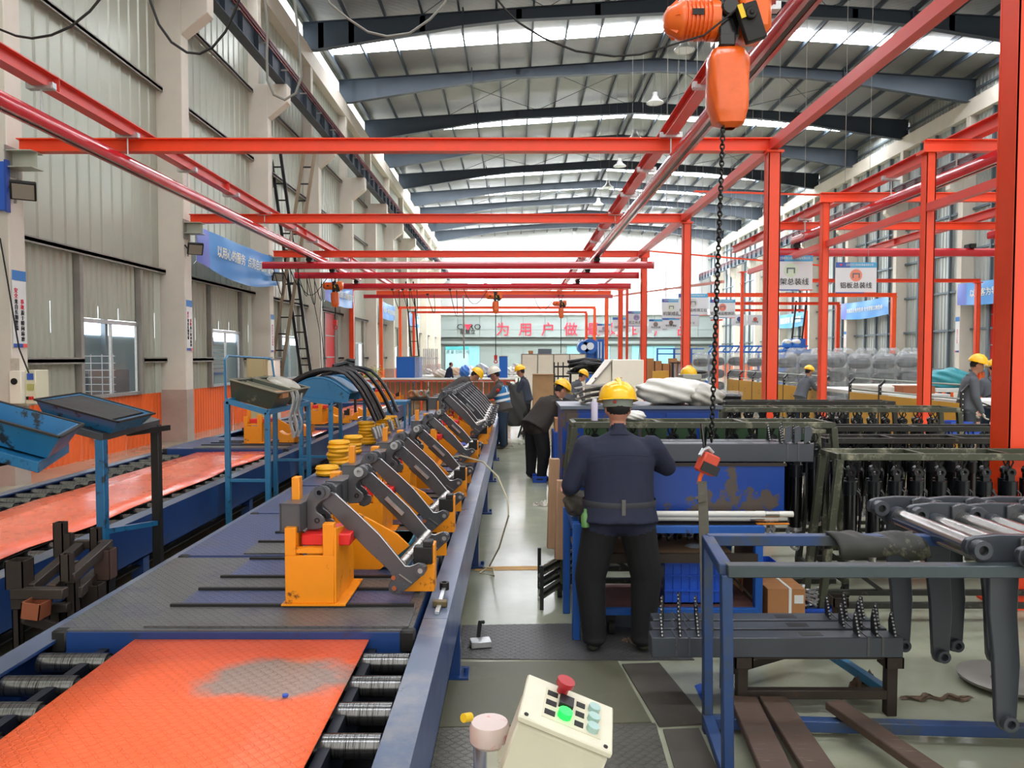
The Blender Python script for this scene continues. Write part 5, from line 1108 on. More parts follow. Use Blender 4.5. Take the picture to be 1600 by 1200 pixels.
# blue frame table
m_ftab = mat('frame_blue_worn', '#26406c', .45, wear=('#3a4044', 4, .5, .12), mott=.2)
t = thing('frame_table', 'worn blue frame table with open top, its legs in the right foreground', 'table', (1.8, 3.55, 0))
fx, fz = .97, 1.035
a0, a1, b0, b1 = V((.96, 3.3, fz)), V((3.6, 3.3, fz)), V((1.02, 3.85, fz + .0)), V((3.6, 3.85, fz))
part('front_rail', MB().bar(a0, a1, .07, .055), mat('frame_grey', '#434c50', .4, .3, wear=('#3878a8', 5, .64, .03), mott=.15), t, True, bev=.004)
part('rear_rail', MB().bar(b0, b1, .06, .055), m_ftab, t, True, bev=.004); part('side_rail', MB().bar(a0, b0, .06, .05), m_ftab, t, True, bev=.004)
part('leg', MB().bar(a0 - V((0, 0, .02)), V((.98, 3.3, 0)), .048, .05), m_ftab, t, True, bev=.004); part('leg', MB().bar(b0, V((1.03, 3.85, 0)), .048, .05), m_ftab, t, True, bev=.004)
for y in (3.3, 3.85): part('leg', MB().bar((3.55, y, fz), (3.55, y, 0), .05, .05), m_ftab, t, True, bev=.004)
part('floor_rail', MB().bar((1.03, 3.85, .06), (3.6, 3.7, .06), .06, .06), m_ftab, t, True, bev=.004); part('floor_rail', MB().bar((.98, 3.3, .08), (1.03, 3.85, .08), .06, .05), m_ftab, t, True, bev=.004)
part('floor_rail', MB().bar((.98, 3.3, .08), (1.0, 2.4, .06), .06, .05), m_ftab, t, True, bev=.004)
# planks
for (x0, y0, x1, y1, z0, z1, w, lb) in ((1.26, 3.98, 1.12, 2.5, .115, .1, .15, 'brown wooden plank on the floor rail, left one of two'), (1.42, 3.98, 1.36, 2.5, .115, .1, .15, 'brown wooden plank on the floor rail, right one of two'), (1.72, 3.9, 2.05, 2.7, .13, .11, .11, 'brown plank with splintered edge lying askew over the blue floor rail')):
    single('wooden_plank', MB().bar((x0, y0, z0), (x1, y1, z1), w, .045), m_wood, lb, 'plank', bev=.006)
m_olive = mat('olive_frame', '#474a3a', .5, .2, wear=('#94917a', 6, .53, .14), mott=.15)
m_frk = mat('black_frame', '#2b2b25', .5, .2, wear=('#77745f', 6, .58, .12), mott=.2)
# crumpled dark sheets on the frame table
def crumple(x0, x1, y0, y1, z, amp, seed, drop=0):
    r = random.Random(seed); ph = [r.uniform(0, 6) for _ in range(6)]
    return MB().grid(lambda u, v: (x0 + (x1 - x0) * u + .02 * sin(v * 7 + ph[0]), y0 + (y1 - y0) * v, z + amp * (sin(u * 9 + ph[1]) * sin(v * 5 + ph[2]) + .5 * sin(u * 17 + v * 8 + ph[3])) - drop * (2 * v - 1) ** 4), 18, 10)
for nm, mb, m, lb, ct in (('crumpled_sheet', crumple(1.66, 2.12, 3.74, 3.95, 1.07, .014, 3, .1), m_frk, 'crumpled dark sheet over the rear rail of the blue frame table', 'sheet'),):
    o = single(nm, mb, m, lb, ct); s_ = o.modifiers.new('s', 'SOLIDIFY'); s_.thickness = .006
# loader arms
S4 = .00374
plate_p = [(-.045, -.03), (-.052, .0), (-.045, .035), (-.01, .05), (.1, .062), (.28, .058), (.36, .03), (.385, -.005), (.365, -.045), (.3, -.085), (.2, -.1), (.195, -.3), (.215, -.55), (.205, -.8), (.19, -.845), (.16, -.862), (.125, -.85), (.11, -.81), (.09, -.5), (.065, -.3), (.06, -.1), (.0, -.05)]
lug_p = [(.19, .045), (.24, .062), (.36, .04), (.41, .0), (.39, -.05), (.3, -.1), (.22, -.08), (.19, -.04)]
def loader(label, loc, L=.92):
    t = thing('loader_linkage', label, 'loader arm', loc, group='grey loader arms piled on the frame table')
    for y in (0, L):
        p_ = part('side_plate', hx(plate_p, y, .03), m_greyd, t, bev=.004)
        part('boss', MB().ring((0, y - .05, 0), (0, y + .05, 0), .043, .022, 20), m_greyd, p_); part('bore', MB().cyl((0, y - .03, 0), (0, y + .03, 0), .022), m_black, p_)
        part('tip_eye', MB().ring((.16, y - .03, -.815), (.16, y + .04, -.815), .036, .02, 18), m_greyd, p_)
        lg = part('lug', hx(lug_p, y - .02, .02), m_grey, t, bev=.004); part('lug_hole', MB().ring((.345, y - .024, -.005), (.345, y - .02, -.005), .026, .018).cyl((.345, y - .0225, -.005), (.345, y - .0205, -.005), .018), m_black, lg)
    part('tube', MB().cyl((.1, .02, -.05), (.1, L, -.05), .054, n=28), mat('dark_chrome', '#a8a6a2', .22, .95), t)
    for y in (.03, L - .07): part('tube_collar', MB().cyl((.1, y, -.05), (.1, y + .06, -.05), .058, n=24), m_greyd, t)
    return t
lo0 = loader('foremost left grey loader arm, its long blade hanging to the lower right corner', (2.13, 3.36, 1.12))
for i in range(1, 8): dup(lo0, (2.13 + .155 * i, 3.36 - .13 * (i % 2), 1.12 - .012 * (i % 2)), label='%s grey loader arm from the left in the pile on the frame table' % NTH[i])
# disc, rags, boxes on the floor
c = ground(1568, 1070); single('cast_disc', MB().lathe((c.x, c.y, 0), [(.0, .05), (.06, .05), (.07, .035), (.22, .06), (.25, .05), (.24, .03), (.1, .0), (0, 0)], 28), mat('cast_grey', '#8c8880', .5, .4, mott=.15), 'round dished steel plate lying on the floor by the right edge', 'disc')
m_rag = mat('brown_rag', '#6b5746', .9, mott=.3, scale=20, bump=('noise', 20, .6))
for i, (px, py, w, h, lb) in enumerate(((1465, 1093, .22, .02, 'thin brown strip of torn paper on the floor right of the rusty stand'), (1352, 1085, .1, .1, 'crumpled brown paper hanging under the rusty stand'), (848, 790, .14, .05, 'white crumpled rag on the aisle floor'), (985, 1003, .06, .02, 'grey piece of rag between the front worker\'s feet'))):
    c = ground(px, py); d_ = .09 if i == 0 else .5; rb = MB(); rb.sharp = 180; single('crumpled_rag', rb.grid(lambda u, v: (c.x + w * (u - .5) * 1.7 * (1 + .2 * sin(v * 11 + i)), c.y + w * d_ * (v - .5) * (1.4 + .5 * sin(u * 9 + i)) + .02 * sin(u * 21), .006 + h * (.7 + .7 * sin(u * 17 + 3 * v + i) * sin(v * 9 + 4 * u)) * min(1, 6 * u * (1 - u), 6 * v * (1 - v))), 22, 12), m_rag if i < 2 or i == 3 else mat('white_rag', '#c8c2b4', .9, mott=.1, bump=('noise', 20, .6)), lb, 'rag')
def carton(label, x0, x1, y0, y1, z0, z1, strap=True, name='cardboard_box', lab=True):
    t = thing(name, label, 'box', ((x0 + x1) / 2, (y0 + y1) / 2, z0))
    part('body', MB().bb(x0, x1, y0, y1, z0, z1), m_card, t, True, bev=.004)
    part('flap', MB().bb(x0, x1, y0, (y0 + y1) / 2 - .002, z1, z1 + .004).bb(x0, x1, (y0 + y1) / 2 + .002, y1, z1, z1 + .004), m_card, t, True)
    if strap: part('strap', MB().bb(x1 - .12, x1 - .1, y0 - .003, y1 + .003, z0, z1 + .008), m_white, t, True)
    if lab: part('label_sheet', MB().bb(x1 - .08, x1 - .015, y0 - .003, y0, z1 - .1, z1 - .04), m_white, t, True)
    return t
carton('cardboard box with a white strap and label beside the work cart, top one', 1.82, 2.09, 5.22, 5.55, .115, .33)
carton('cardboard box under the strapped one beside the work cart', 1.8, 2.1, 5.22, 5.56, 0, .112)
def open_crate(label, x0, x1, y0, y1, z0, z1, m=None, name='plastic_crate'):
    m = m or m_crate; t = thing(name, label, 'crate', ((x0 + x1) / 2, (y0 + y1) / 2, z0))
    for a_ in ((x0, x1, y0, y0 + .006), (x0, x1, y1 - .006, y1), (x0, x0 + .006, y0, y1), (x1 - .006, x1, y0, y1)): part('side', MB().bb(*a_, z0, z1), m, t, True)
    part('rim', MB().bb(x0 - .01, x1 + .01, y0 - .01, y0 + .004, z1 - .02, z1), m, t, True); part('bottom', MB().bb(x0, x1, y0, y1, z0, z0 + .006), m, t, True)
    part('grip', MB().bb((x0 + x1) / 2 - .05, (x0 + x1) / 2 + .05, y0 - .003, y0, z1 - .06, z1 - .035), m_navy, t, True); return t
open_crate('small blue crate heaped with zinc parts beside the cardboard boxes', 2.12, 2.4, 5.4, 5.65, 0, .13)
bz = MB()
for i in range(46):
    a_ = R.uniform(0, pi); c = V((2.26 + R.uniform(-.09, .09), 5.52 + R.uniform(-.09, .09), .12 + R.uniform(0, .1))); d = V((cos(a_) * .05, sin(a_) * .05, R.uniform(-.03, .03))); bz.bar(c - d, c + d, .018, .01)
single('zinc_parts', bz, m_zinc, 'heap of shiny zinc parts in the small blue crate', 'parts', kind='stuff')
open_crate('flat blue crate behind the strapped cardboard box', 1.78, 2.05, 5.62, 5.85, .35, .4)
single('carton_pallet', MB().bb(1.75, 2.1, 5.6, 5.9, 0, .34), m_card, 'brown carton standing behind the strapped box', 'box')
# cylinder racks
def cyl_rack(label, x0, x1, y0, y1, z, m=m_olive, lean=.12, div=3):
    t = thing('cylinder_rack', label, 'rack', ((x0 + x1) / 2, (y0 + y1) / 2, 0))
    for y in (y0, y1): part('top_rail', MB().bar((x0, y, z), (x1, y, z), .04, .05), m, t, True, bev=.003); part('bottom_rail', MB().bar((x0 - lean * .3, y, .14), (x1 + lean * .3, y, .14), .04, .04), m_frk, t, True)
    for i in range(div + 1): x = x0 + (x1 - x0) * i / div; part('cross_rail', MB().bar((x, y0, z), (x, y1, z), .04, .04), m, t, True)
    for x, s in ((x0, -1), (x1, 1)):
        for y in (y0, y1):
            part('leg', MB().bar((x, y, z - .02), (x + s * lean, y, .12), .05, .05), m, t, True, bev=.003)
            c = part('caster', MB().cyl((x + s * lean - .018, y, .05), (x + s * lean + .018, y, .05), .05, n=14), m_rubber, t, True); part('caster_fork', MB().bb(x + s * lean - .025, x + s * lean + .025, y - .015, y + .015, .06, .13), m_dark, c, True)
        part('end_rail', MB().bar((x + s * lean, y0, .14), (x + s * lean, y1, .14), .04, .04), m_frk, t, True)
    part('brace', MB().bar((x0, y1, .5), (x0 + .5, y1, .14), .03, .03), m_frk, t, True)
    return t
m_chead = mat('cylinder_head_paint', '#15181b', .28, .2)
def cylinder(label, group, loc, s=1.0, first=[None]):
    if first[0] is not None: 
        c = dup(first[0], loc, label=label, scale=(s, s, s)); c['group'] = group; return c
    t = thing('hydraulic_cylinder', label, 'cylinder', loc, group=group)   # hangs down from its eye at the origin
    part('head_eye', MB().ring((0, -.018, 0), (0, .018, 0), .032, .016, 16).b((0, 0, -.045), (.045, .036, .04)), m_chead, t)
    part('head', MB().cyl((0, 0, -.06), (0, 0, -.15), .046, n=18), m_chead, t)
    part('barrel', MB().cyl((0, 0, -.15), (0, 0, -.52), .044, n=18), m_blackg, t)
    part('gland', MB().cyl((0, 0, -.52), (0, 0, -.545), .047, n=18), m_zinc, t)
    part('rod', MB().cyl((0, 0, -.545), (0, 0, -.64), .022, n=14), m_chrome, t)
    part('rod_eye', MB().ring((0, -.018, -.665), (0, .018, -.665), .03, .016, 16), m_zinc, t)
    part('port_pipe', MB().path([(.03, -.03, -.12), (.045, -.045, -.14), (.05, -.045, -.3), (.045, -.03, -.48)], .007, 6), m_blackg, t)
    part('hook_strap', MB().path([(0, 0, .03), (.02, 0, .07), (0, 0, .11), (-.02, 0, .07), (0, 0, .03)], .006, 5), m_dark, t)
    first[0] = t; return t
racks = [('cylinder rack directly behind the blue bin, its olive top at the worker\'s shoulder', .5, 2.63, 6.05, 6.4, 1.435, m_olive, 3, 'rack behind the blue bin'),
         ('nearest right cylinder rack with leaning pale legs', 2.42, 4.35, 5.45, 5.75, 1.255, m_olive, 3, 'nearest right rack'),
         ('black cylinder rack just behind the nearest right one', 2.75, 4.6, 6.45, 6.75, 1.26, m_frk, 3, 'second right rack'),
         ('black cylinder rack with a low dark top, third on the right', 3.1, 4.75, 7.1, 7.35, 1.3, m_frk, 2, 'third right rack'),
         ('olive cylinder rack before the ochre panels', 2.2, 4.75, 7.85, 8.2, 1.43, m_olive, 4, 'olive rack before the ochre panels'),
         ('farthest black cylinder rack, below the gantry post foot', 2.6, 4.65, 9.0, 9.3, 1.43, m_frk, 3, 'farthest rack')]
for (lb, x0, x1, y0, y1, z, m, dv, w) in racks:
    cyl_rack(lb, x0, x1, y0, y1, z, m, div=dv)
    n = int((x1 - x0 - .1) / .17); big = w == 'rack behind the blue bin'
    for r_, y in enumerate((y0 + .09, y1 - .09)):
        for i in range(n):
            x = x0 + .13 + i * .17 + r_ * .06
            cylinder('black hydraulic cylinder, %s row of the %s, %s from left' % ('front' if r_ == 0 else 'back', w, NTH[i]), 'cylinders in the ' + w, (x + R.uniform(-.012, .012), y, z - .13), R.uniform(1.03, 1.12) * (1.1 if big else 1.0))
cylinder('big black hydraulic cylinder hanging outside the right end of the rack behind the bin', 'cylinders beside the rack end', (2.42, 5.9, 1.27), 1.15); cylinder('second big hydraulic cylinder hanging beside the bin, left of the end one', 'cylinders beside the rack end', (2.27, 5.9, 1.2), 1.1)
part('cylinder_hook', MB().bar((2.2, 5.9, 1.4), (2.5, 5.9, 1.4), .03, .03).bar((2.42, 5.9, 1.4), (2.42, 6.05, 1.42), .02, .02), m_olive, [o for o in COL.objects if o.name == 'cylinder_rack'][0], True)
# green backing boards hung behind the eyes of the first rack
gb = [o for o in COL.objects if o.name == 'cylinder_rack'][0]
for i in range(8): part('green_board', MB().bb(.6 + i * .25, .82 + i * .25, 6.32, 6.33, 1.28, 1.41), mat('board_green', '#2c4a2c', .6, mott=.2), gb, True)
# blue cabinet and what is stacked around the worker
t = thing('blue_cabinet', 'blue steel cabinet behind the bending worker, its top crowded', 'cabinet', (1.1, 7.3, 0))
part('body', MB().bb(.46, 1.95, 7.0, 7.7, .06, 1.5), m_binb, t, True, bev=.005); part('top', MB().bb(.44, 1.98, 6.97, 7.72, 1.5, 1.53), mat('cab_top', '#6c7480', .4, .3, mott=.2), t, True)
for x in (.5, .97, 1.45): part('door', MB().bb(x, x + .43, 6.985, 7.0, .1, 1.46), m_binb, t, True, bev=.003)
for x in (.5, 1.85): part('foot', MB().bb(x, x + .06, 7.05, 7.65, 0, .06), m_dark, t, True)
for i, (x, y, z) in enumerate(((.68, 6.2, 1.46), (.86, 7.2, 1.53))):
    t = thing('spray_can', 'white spray can %s' % ('standing on the rack corner left of the front worker' if i == 0 else 'standing on the blue cabinet'), 'can', (x, y, z))
    s_ = 1.0 if i == 0 else .9
    part('can', MB().lathe((x, y, z), [(0, 0), (.028 * s_, 0), (.028 * s_, .15 * s_), (.02 * s_, .165 * s_)], 16), mat('can_lilac', '#cfc8dc', .3), t, True); part('cap', MB().cyl((x, y, z + .165 * s_), (x, y, z + .185 * s_), .02 * s_), m_white, t, True)
b = MB()
for i in range(9):
    z = 1.54 + i * .018; o = .06 * sin(i * 2.1)
    single('bent_strip', MB().grid(lambda u, v: (.66 + o + .5 * u, 7.15 + .3 * v, z + .03 * sin(pi * u) + .02 * u), 10, 2).bar((.66 + o, 7.15, z), (.7 + o, 7.15, z + .002), .01, .006), mat('strip_grey_brown', '#6e665a', .6, mott=.3, scale=12), 'bent grey brown strip in the loose stack on the blue cabinet, %s from below' % NTH[i], 'strip', 'bent strips on the blue cabinet')
def bag(label, c, r, m, seed, nm='plastic_bundle', cat='bundle'):
    rr = random.Random(seed); ph = [rr.uniform(0, 6) for _ in range(8)]; b = MB(); b.sharp = 180; b.ell((0, 0, 0), 1, 40, 26); vs = []
    for x, y, z in b.v:
        k = 1 + .08 * sin(5 * x + ph[0]) * sin(4 * y + ph[1]) + .06 * sin(9 * z + 7 * x + ph[2]) + .04 * sin(15 * x + 11 * y + ph[3]); vs.append((c[0] + r[0] * x * k, c[1] + r[1] * y * k, max(c[2] - r[2] * .85, c[2] + r[2] * z * k)))
    b.v = vs; return single(nm, b, m, label, cat)
m_wrap = mat('white_wrap', '#dcdad2', .35, mott=.06, scale=6, bump=('noise', 7, .6)); m_wrap2 = mat('grey_wrap', '#b8b4aa', .3, mott=.2, scale=5, bump=('noise', 9, .6))
bag('big white plastic wrapped bundle right of the front worker\'s helmet', (1.55, 7.2, 1.66), (.36, .25, .13), m_wrap, 1)
bag('greyish end of a plastic wrapped bundle behind the chain', (1.83, 7.1, 1.62), (.18, .2, .11), m_wrap2, 2)
bag('small white crumpled cloth on the rack top right of the worker', (1.02, 6.2, 1.5), (.09, .08, .045), m_wrap, 4, 'crumpled_cloth', 'cloth')
for i, (x, z0, z1, y, lb) in enumerate(((.375, .35, .99, 5.95, 'tall light wooden block leaning at the rack corner left of the worker'), (.33, .35, 1.12, 6.3, 'second light wooden block behind the first, left of the worker'))):
    single('wooden_block', MB().bar((x, y, z0), (x + .02, y + .03, z1), .09, .09), mat('raw_wood', '#b58e6c', .6, mott=.15, stretch=(6, 6, 1), scale=3), lb, 'block', bev=.006)
t = thing('block_rack', 'low black rack of chrome rods left of the worker, under the wooden blocks', 'rack', (.33, 6.0, 0))
for i in range(9): part('rod', MB().cyl((.2 + .01 * (i % 3), 5.75, .08 + i * .032), (.5, 6.25, .1 + i * .03), .014), m_black if i % 2 else m_chrome, t, True)
for x, y in ((.22, 5.75), (.5, 5.75), (.22, 6.3), (.5, 6.3)): part('post', MB().bar((x, y, 0), (x, y, .35), .03, .03), m_black, t, True)
bag('grey work gloves and rags heaped on the cart corner left of the worker', (.47, 5.3, .94), (.11, .12, .1), mat('glove_grey', '#5a564e', .9, mott=.4, scale=16, bump=('noise', 16, .9)), 9, 'glove_heap', 'gloves')
open_crate('small blue tray on the aisle floor behind the bending worker', .3, .52, 11.6, 11.9, 0, .1)
carton('small carton on the floor behind the bending worker', .63, .8, 11.2, 11.5, .85, 1.05, False, lab=False)
single('low_cabinet', MB().bb(.6, 1.5, 11.1, 11.8, 0, .85), m_binb, 'low blue cabinet the bending worker leans over', 'cabinet', bev=.01)
# ================================================================ PEOPLE
def person_mesh(prims, mats, vox=.016):
    "prims: (kind, args, tag). One closed skin grown round all of them; faces take the material of the nearest primitive"
    b = MB()
    for k, a, tg in prims:
        if k == 'c': p, q, r0, r1 = a; b.cyl(p, q, r0, r1, 14); b.ell(p, r0, 14, 8); b.ell(q, r1, 14, 8)
        elif k == 'e': c, r, rot = a; b.ell(c, r, 18, 12, rot)
        elif k == 'l':
            rings, ux, uy = a; n = 24; o = len(b.v)
            vs = [V(c) + ux * rx * cos(2 * pi * i / n) + uy * ry * sin(2 * pi * i / n) for c, rx, ry in rings for i in range(n)]; m_ = len(rings)
            b.add(vs, [(j * n + i, j * n + (i + 1) % n, (j + 1) * n + (i + 1) % n, (j + 1) * n + i) for j in range(m_ - 1) for i in range(n)] + [tuple(range(n - 1, -1, -1)), tuple(range((m_ - 1) * n, m_ * n))])
    me = b.mesh('tmp', m_skin, smooth=False); o = bpy.data.objects.new('tmp', me); COL.objects.link(o)
    rm = o.modifiers.new('r', 'REMESH'); rm.mode = 'VOXEL'; rm.voxel_size = vox; rm.use_smooth_shade = True
    sm = o.modifiers.new('s', 'SMOOTH'); sm.factor = .5; sm.iterations = 3
    bpy.context.view_layer.update()
    r = bpy.data.meshes.new_from_object(o.evaluated_get(bpy.context.evaluated_depsgraph_get())); bpy.data.objects.remove(o)
    r.materials.clear()
    for m in mats: r.materials.append(m)
    segs = []
    for k, a, tg in prims:
        if k == 'l':
            for c, rx, ry in a[0]: segs.append((V(c), None, (rx, ry, .09), None, tg, None))
        elif k == 'c': segs.append((V(a[0]), V(a[1]) - V(a[0]), a[2], a[3], tg, None))
        else: segs.append((V(a[0]), None, a[1], None, tg, None))
    mi = []
    for f in r.polygons:
        c = f.center; best = 9; bt = 0
        for p, d, r0, r1, tg, _ in segs:
            if d is not None:
                t_ = (c - p).dot(d) / d.length_squared; t_ = 0 if t_ < 0 else 1 if t_ > 1 else t_
                q = (c - p - d * t_).length - (r0 + (r1 - r0) * t_)
            else:
                e = c - p; n = sqrt((e.x / r0[0]) ** 2 + (e.y / r0[1]) ** 2 + (e.z / r0[2]) ** 2); q = (n - 1) * min(r0)
            if q < best: best = q; bt = tg
        mi.append(bt)
    r.polygons.foreach_set('material_index', mi); r.polygons.foreach_set('use_smooth', [True] * len(mi)); r.update(); return r
m_hair = mat('black_hair', '#15110f', .7); m_shoe = mat('worn_shoe', '#4c4a3c', .7, mott=.2); m_glove = mat('white_glove', '#cfc8b8', .85)
def hand_mesh(m, side=1):
    "relaxed hand pointing to -z from the wrist at the origin, palm towards +y"
    b = MB(); b.ell((0, 0, -.045), (.042, .018, .05), 12, 8)
    for i, (x, L) in enumerate(((-.032, .062), (-.011, .074), (.011, .07), (.031, .054))):
        p = V((x, 0, -.08)); q = p + V((x * .15, .008, -L * .42)); r_ = q + V((x * .1, .018, -L * .32)); s_ = r_ + V((0, .02, -L * .2))
        b.path([p + V((0, 0, .03)), p, q, r_, s_], [.011, .011, .0105, .0095, .007], 8)
    b.path([V((-.03 * side, .004, -.02)), V((-.05 * side, .014, -.045)), V((-.058 * side, .026, -.07)), V((-.052 * side, .036, -.092))], [.014, .0135, .0115, .008], 8)
    return b.mesh('hand', m)
def helmet(t, c, rot, m, band=False, s=1.0):
    "hard hat: dome, ridge, peak; c is the head centre"
    b = MB(); o = 0
    prof = [(.128, .02), (.13, .03), (.126, .06), (.11, .1), (.08, .13), (.04, .147), (0, .15)]
    b.lathe((0, 0, 0), prof, 24)
    b.v = [(x, y * 1.16, z) for x, y, z in b.v]
    b.path([(0, -.13, .07), (0, -.1, .115), (0, -.04, .148), (0, .04, .148), (0, .1, .115), (0, .135, .07)], [.006, .016, .022, .022, .016, .006], 8)
    n = 20; vs = []; 
    for i in range(n):
        a = 2 * pi * i / n; pk = .055 * max(0, sin(a)) ** 2 + .012
        for rr, z in ((.122, .024), (.128 + pk, .014 - .12 * pk)): vs.append((cos(a) * rr, sin(a) * (rr * 1.0 + .02), z))
    k = len(b.v); b.add(vs, [(2 * i, 2 * ((i + 1) % n), 2 * ((i + 1) % n) + 1, 2 * i + 1) for i in range(n)])
    M_ = Matrix.Translation(V(c)) @ rot @ Matrix.Scale(s, 4)
    b.v = [tuple(M_ @ V(v)) for v in b.v]
    h = part('hard_hat', b, m, t)
    if band:
        b = MB().lathe((0, 0, 0), [(.1, -.035), (.103, -.03), (.106, .025), (.1, .03)], 24); b.v = [tuple(M_ @ V((x * .98, y * 1.08, z))) for x, y, z in b.v]; part('head_band', b, mat('band_grey', '#8f968c', .6), h)
        b = MB().ell((-.035, -.112, -.005), (.014, .008, .012), 10, 6); b.v = [tuple(M_ @ V(v)) for v in b.v]; part('band_knob', b, mat('knob_red', '#b03c34', .5), h)
    return h
def person(label, loc, yaw, hz=.93, lean=0, hlean=None, arms=None, stance=.13, knee=0, jacket=None, trousers=None, hatc='y', scale=1.0, wide=1.0, gloves=False, vox=.018, band=False, hem=.0, headturn=0, step=0, skirt=True, baggy=1.0):
    t = thing('person', label, 'person', loc, yaw); t.scale = (scale,) * 3
    J, Tm, Sk, Sh, Hr = 0, 1, 2, 3, 4; L = radians(lean); sp = V((0, sin(L), cos(L))); fw = V((0, cos(L), -sin(L)))
    hip = V((0, 0, hz)); neck = hip + sp * .5; hl = radians(lean if hlean is None else hlean); hd = neck + sp * .03 + V((0, sin(hl), cos(hl))) * .165
    P = []; w = wide
    rotL = Matrix.Rotation(-L, 4, 'X')
    def E(c, r, tg, rot=None): P.append(('e', (c, r, rot), tg))
    def Cc(p, q, r0, r1, tg): P.append(('c', (V(p), V(q), r0, r1), tg))
    E(hip - sp * .05, (.175 * w, .118 * w, .12), Tm, rotL)
    rings = [(-.075, .222, .17), (-.02, .212, .158), (.07, .198, .146), (.17, .195, .14), (.26, .197, .136), (.34, .207, .132), (.4, .2, .12), (.45, .16, .1), (.49, .1, .075), (.51, .06, .06)]
    P.append(('l', ([(hip + sp * h_, rx * w, ry * w) for h_, rx, ry in rings], V((1, 0, 0)), fw), J))
    Cc(neck - sp * .07 + V((-.15 * w, 0, 0)), neck - sp * .07 + V((.15 * w, 0, 0)), .064, .064, J); Cc(neck - sp * .07 + V((-.13 * w, 0, 0)), neck + sp * .0, .05, .06, J); Cc(neck - sp * .07 + V((.13 * w, 0, 0)), neck + sp * .0, .05, .06, J)
    Cc(neck - sp * .04, hd - V((0, 0, .04)), .058, .052, Sk)
    hr = Matrix.Rotation(-hl * .6, 4, 'X'); tz = Matrix.Rotation(headturn, 4, 'Z')
    E(hd, (.077, .098, .115), Sk, hr); F = lambda x, y, z: hd + (tz @ hr @ V((x, y, z)))
    E(F(0, .055, -.07), (.045, .045, .045), Sk); Cc(F(0, .095, .0), F(0, .112, -.03), .011, .014, Sk)
    for s in (-1, 1):
        E(F(s * .078, -.005, -.015), (.014, .022, .034), Sk); E(F(s * .034, .078, .02), (.022, .014, .012), Sk)
    Cc(F(-.025, .095, -.062), F(.025, .095, -.062), .009, .009, Sk)
    E(F(0, -.03, .01), (.08, .082, .085), Hr)
    sh = {}
    for s, k in ((-1, 'l'), (1, 'r')):
        S0 = neck - sp * .075 + V((s * .185 * w, 0, 0)); a = (arms or {}).get(k, ((s * .05, .02, -.27), (s * .03, .14, -.5)))
        el = S0 + V(a[0]); wr = S0 + V(a[1]); sh[k] = (S0, el, wr)
        Cc(S0, el, .074 * (w ** .6), .062 * (w ** .5), J); Cc(el, wr, .061 * (w ** .5), .043, J)
        hp = hip + V((s * .09 * w, 0, -.03)); kn = V((s * (.09 + stance) * .75, .03 + knee, hz * .52)) ; an = V((s * stance, step * s, .1))
        g = baggy; Cc(hp, kn, .1 * (w * g) ** .7, .08 * g * (w ** .5), Tm); Cc(kn, an, .08 * g * (w ** .5), .066 * g, Tm); E(an + V((0, 0, -.02)), (.07 * g, .075 * g, .035), Tm)
        E(V((s * stance * 1.05, step * s + .0, .045)), (.045, .06, .04), Sh); Cc(V((s * stance * 1.05, step * s, .04)), V((s * stance * 1.15, step * s + .14, .035)), .042, .036, Sh)
    me = person_mesh(P, [jacket, trousers, m_skin, m_shoe, m_hair], vox); me.name = 'body'
    bd = link('body', me, t)
    for s, k in ((-1, 'l'), (1, 'r')):
        d = (sh[k][2] - sh[k][1]).normalized(); hm_ = hand_mesh(m_glove if gloves else m_skin, s)
        o = link('glove' if gloves else 'hand', hm_, t, sh[k][2] + d * .01); q = V((0, 0, -1)).rotation_difference(d); o.rotation_mode = 'QUATERNION'; o.rotation_quaternion = q
    for s in (-1, 1): part('eye', MB().ell(F(s * .032, .093, .004), (.011, .006, .006), 8, 6), m_black, t)
    if hatc: helmet(t, F(0, .0, .035), tz @ hr, {'y': m_helmet, 'w': m_whelmet}[hatc], band)
    part('collar', MB().torus(neck + sp * .0 + V((0, .005, 0)), sp + V((0, .15, 0)), .068, .018, 16, 6), jacket, t)
    return t, sp, fw, hip, neck, sh, hd
m_navy_c = mat('navy_cloth', '#1b2036', .85, mott=.08, scale=4, bump=('noise', 5, .35)); m_blackc = mat('black_cloth', '#0c0c0e', .85, bump=('noise', 5, .35)); m_greyc = mat('grey_cloth', '#5b5f66', .85, mott=.06, bump=('noise', 6, .35)); m_brownc = mat('dark_brown_cloth', '#2c251e', .85, mott=.2, bump=('noise', 6, .4)); m_denim = mat('dark_denim', '#1e2f42', .85, mott=.1); m_greyj = mat('warm_grey_cloth', '#4a4542', .85, mott=.1)
# front worker
t, sp, fw, hip, neck, sh, hd = person('man in a yellow helmet, navy jacket and black trousers, back turned, at the work cart', (.71, 4.93, .008), 0, .955, 6, 14,
    {'l': ((-.1, .0, -.26), (-.1, .24, -.34)), 'r': ((.13, .12, -.15), (.02, .32, -.14))}, stance=.165, jacket=m_navy_c, trousers=m_blackc, vox=.012, wide=1.2, band=True, step=0, baggy=1.22)
bl = part('belt', MB().lathe((0, 0, 0), [(.226, 0), (.229, .008), (.229, .034), (.226, .042)], 32), mat('dark_belt', '#33343a', .6), t)
bl.data.transform(Matrix.Translation((0, .005, .995)) @ Matrix.Scale(.8, 4, (0, 1, 0)) @ Matrix.Scale(1.085, 4, (1, 0, 0)))
part('belt_tab', MB().bb(-.01, .015, -.192, -.172, .96, 1.06), mat('tab_grey', '#5c5a58', .6), t)
part('yoke_seam', MB().path([(-.2, -.1, 1.33), (-.1, -.128, 1.345), (0, -.133, 1.35), (.1, -.128, 1.345), (.2, -.1, 1.33)], .0025, 4), m_navy_c, t)
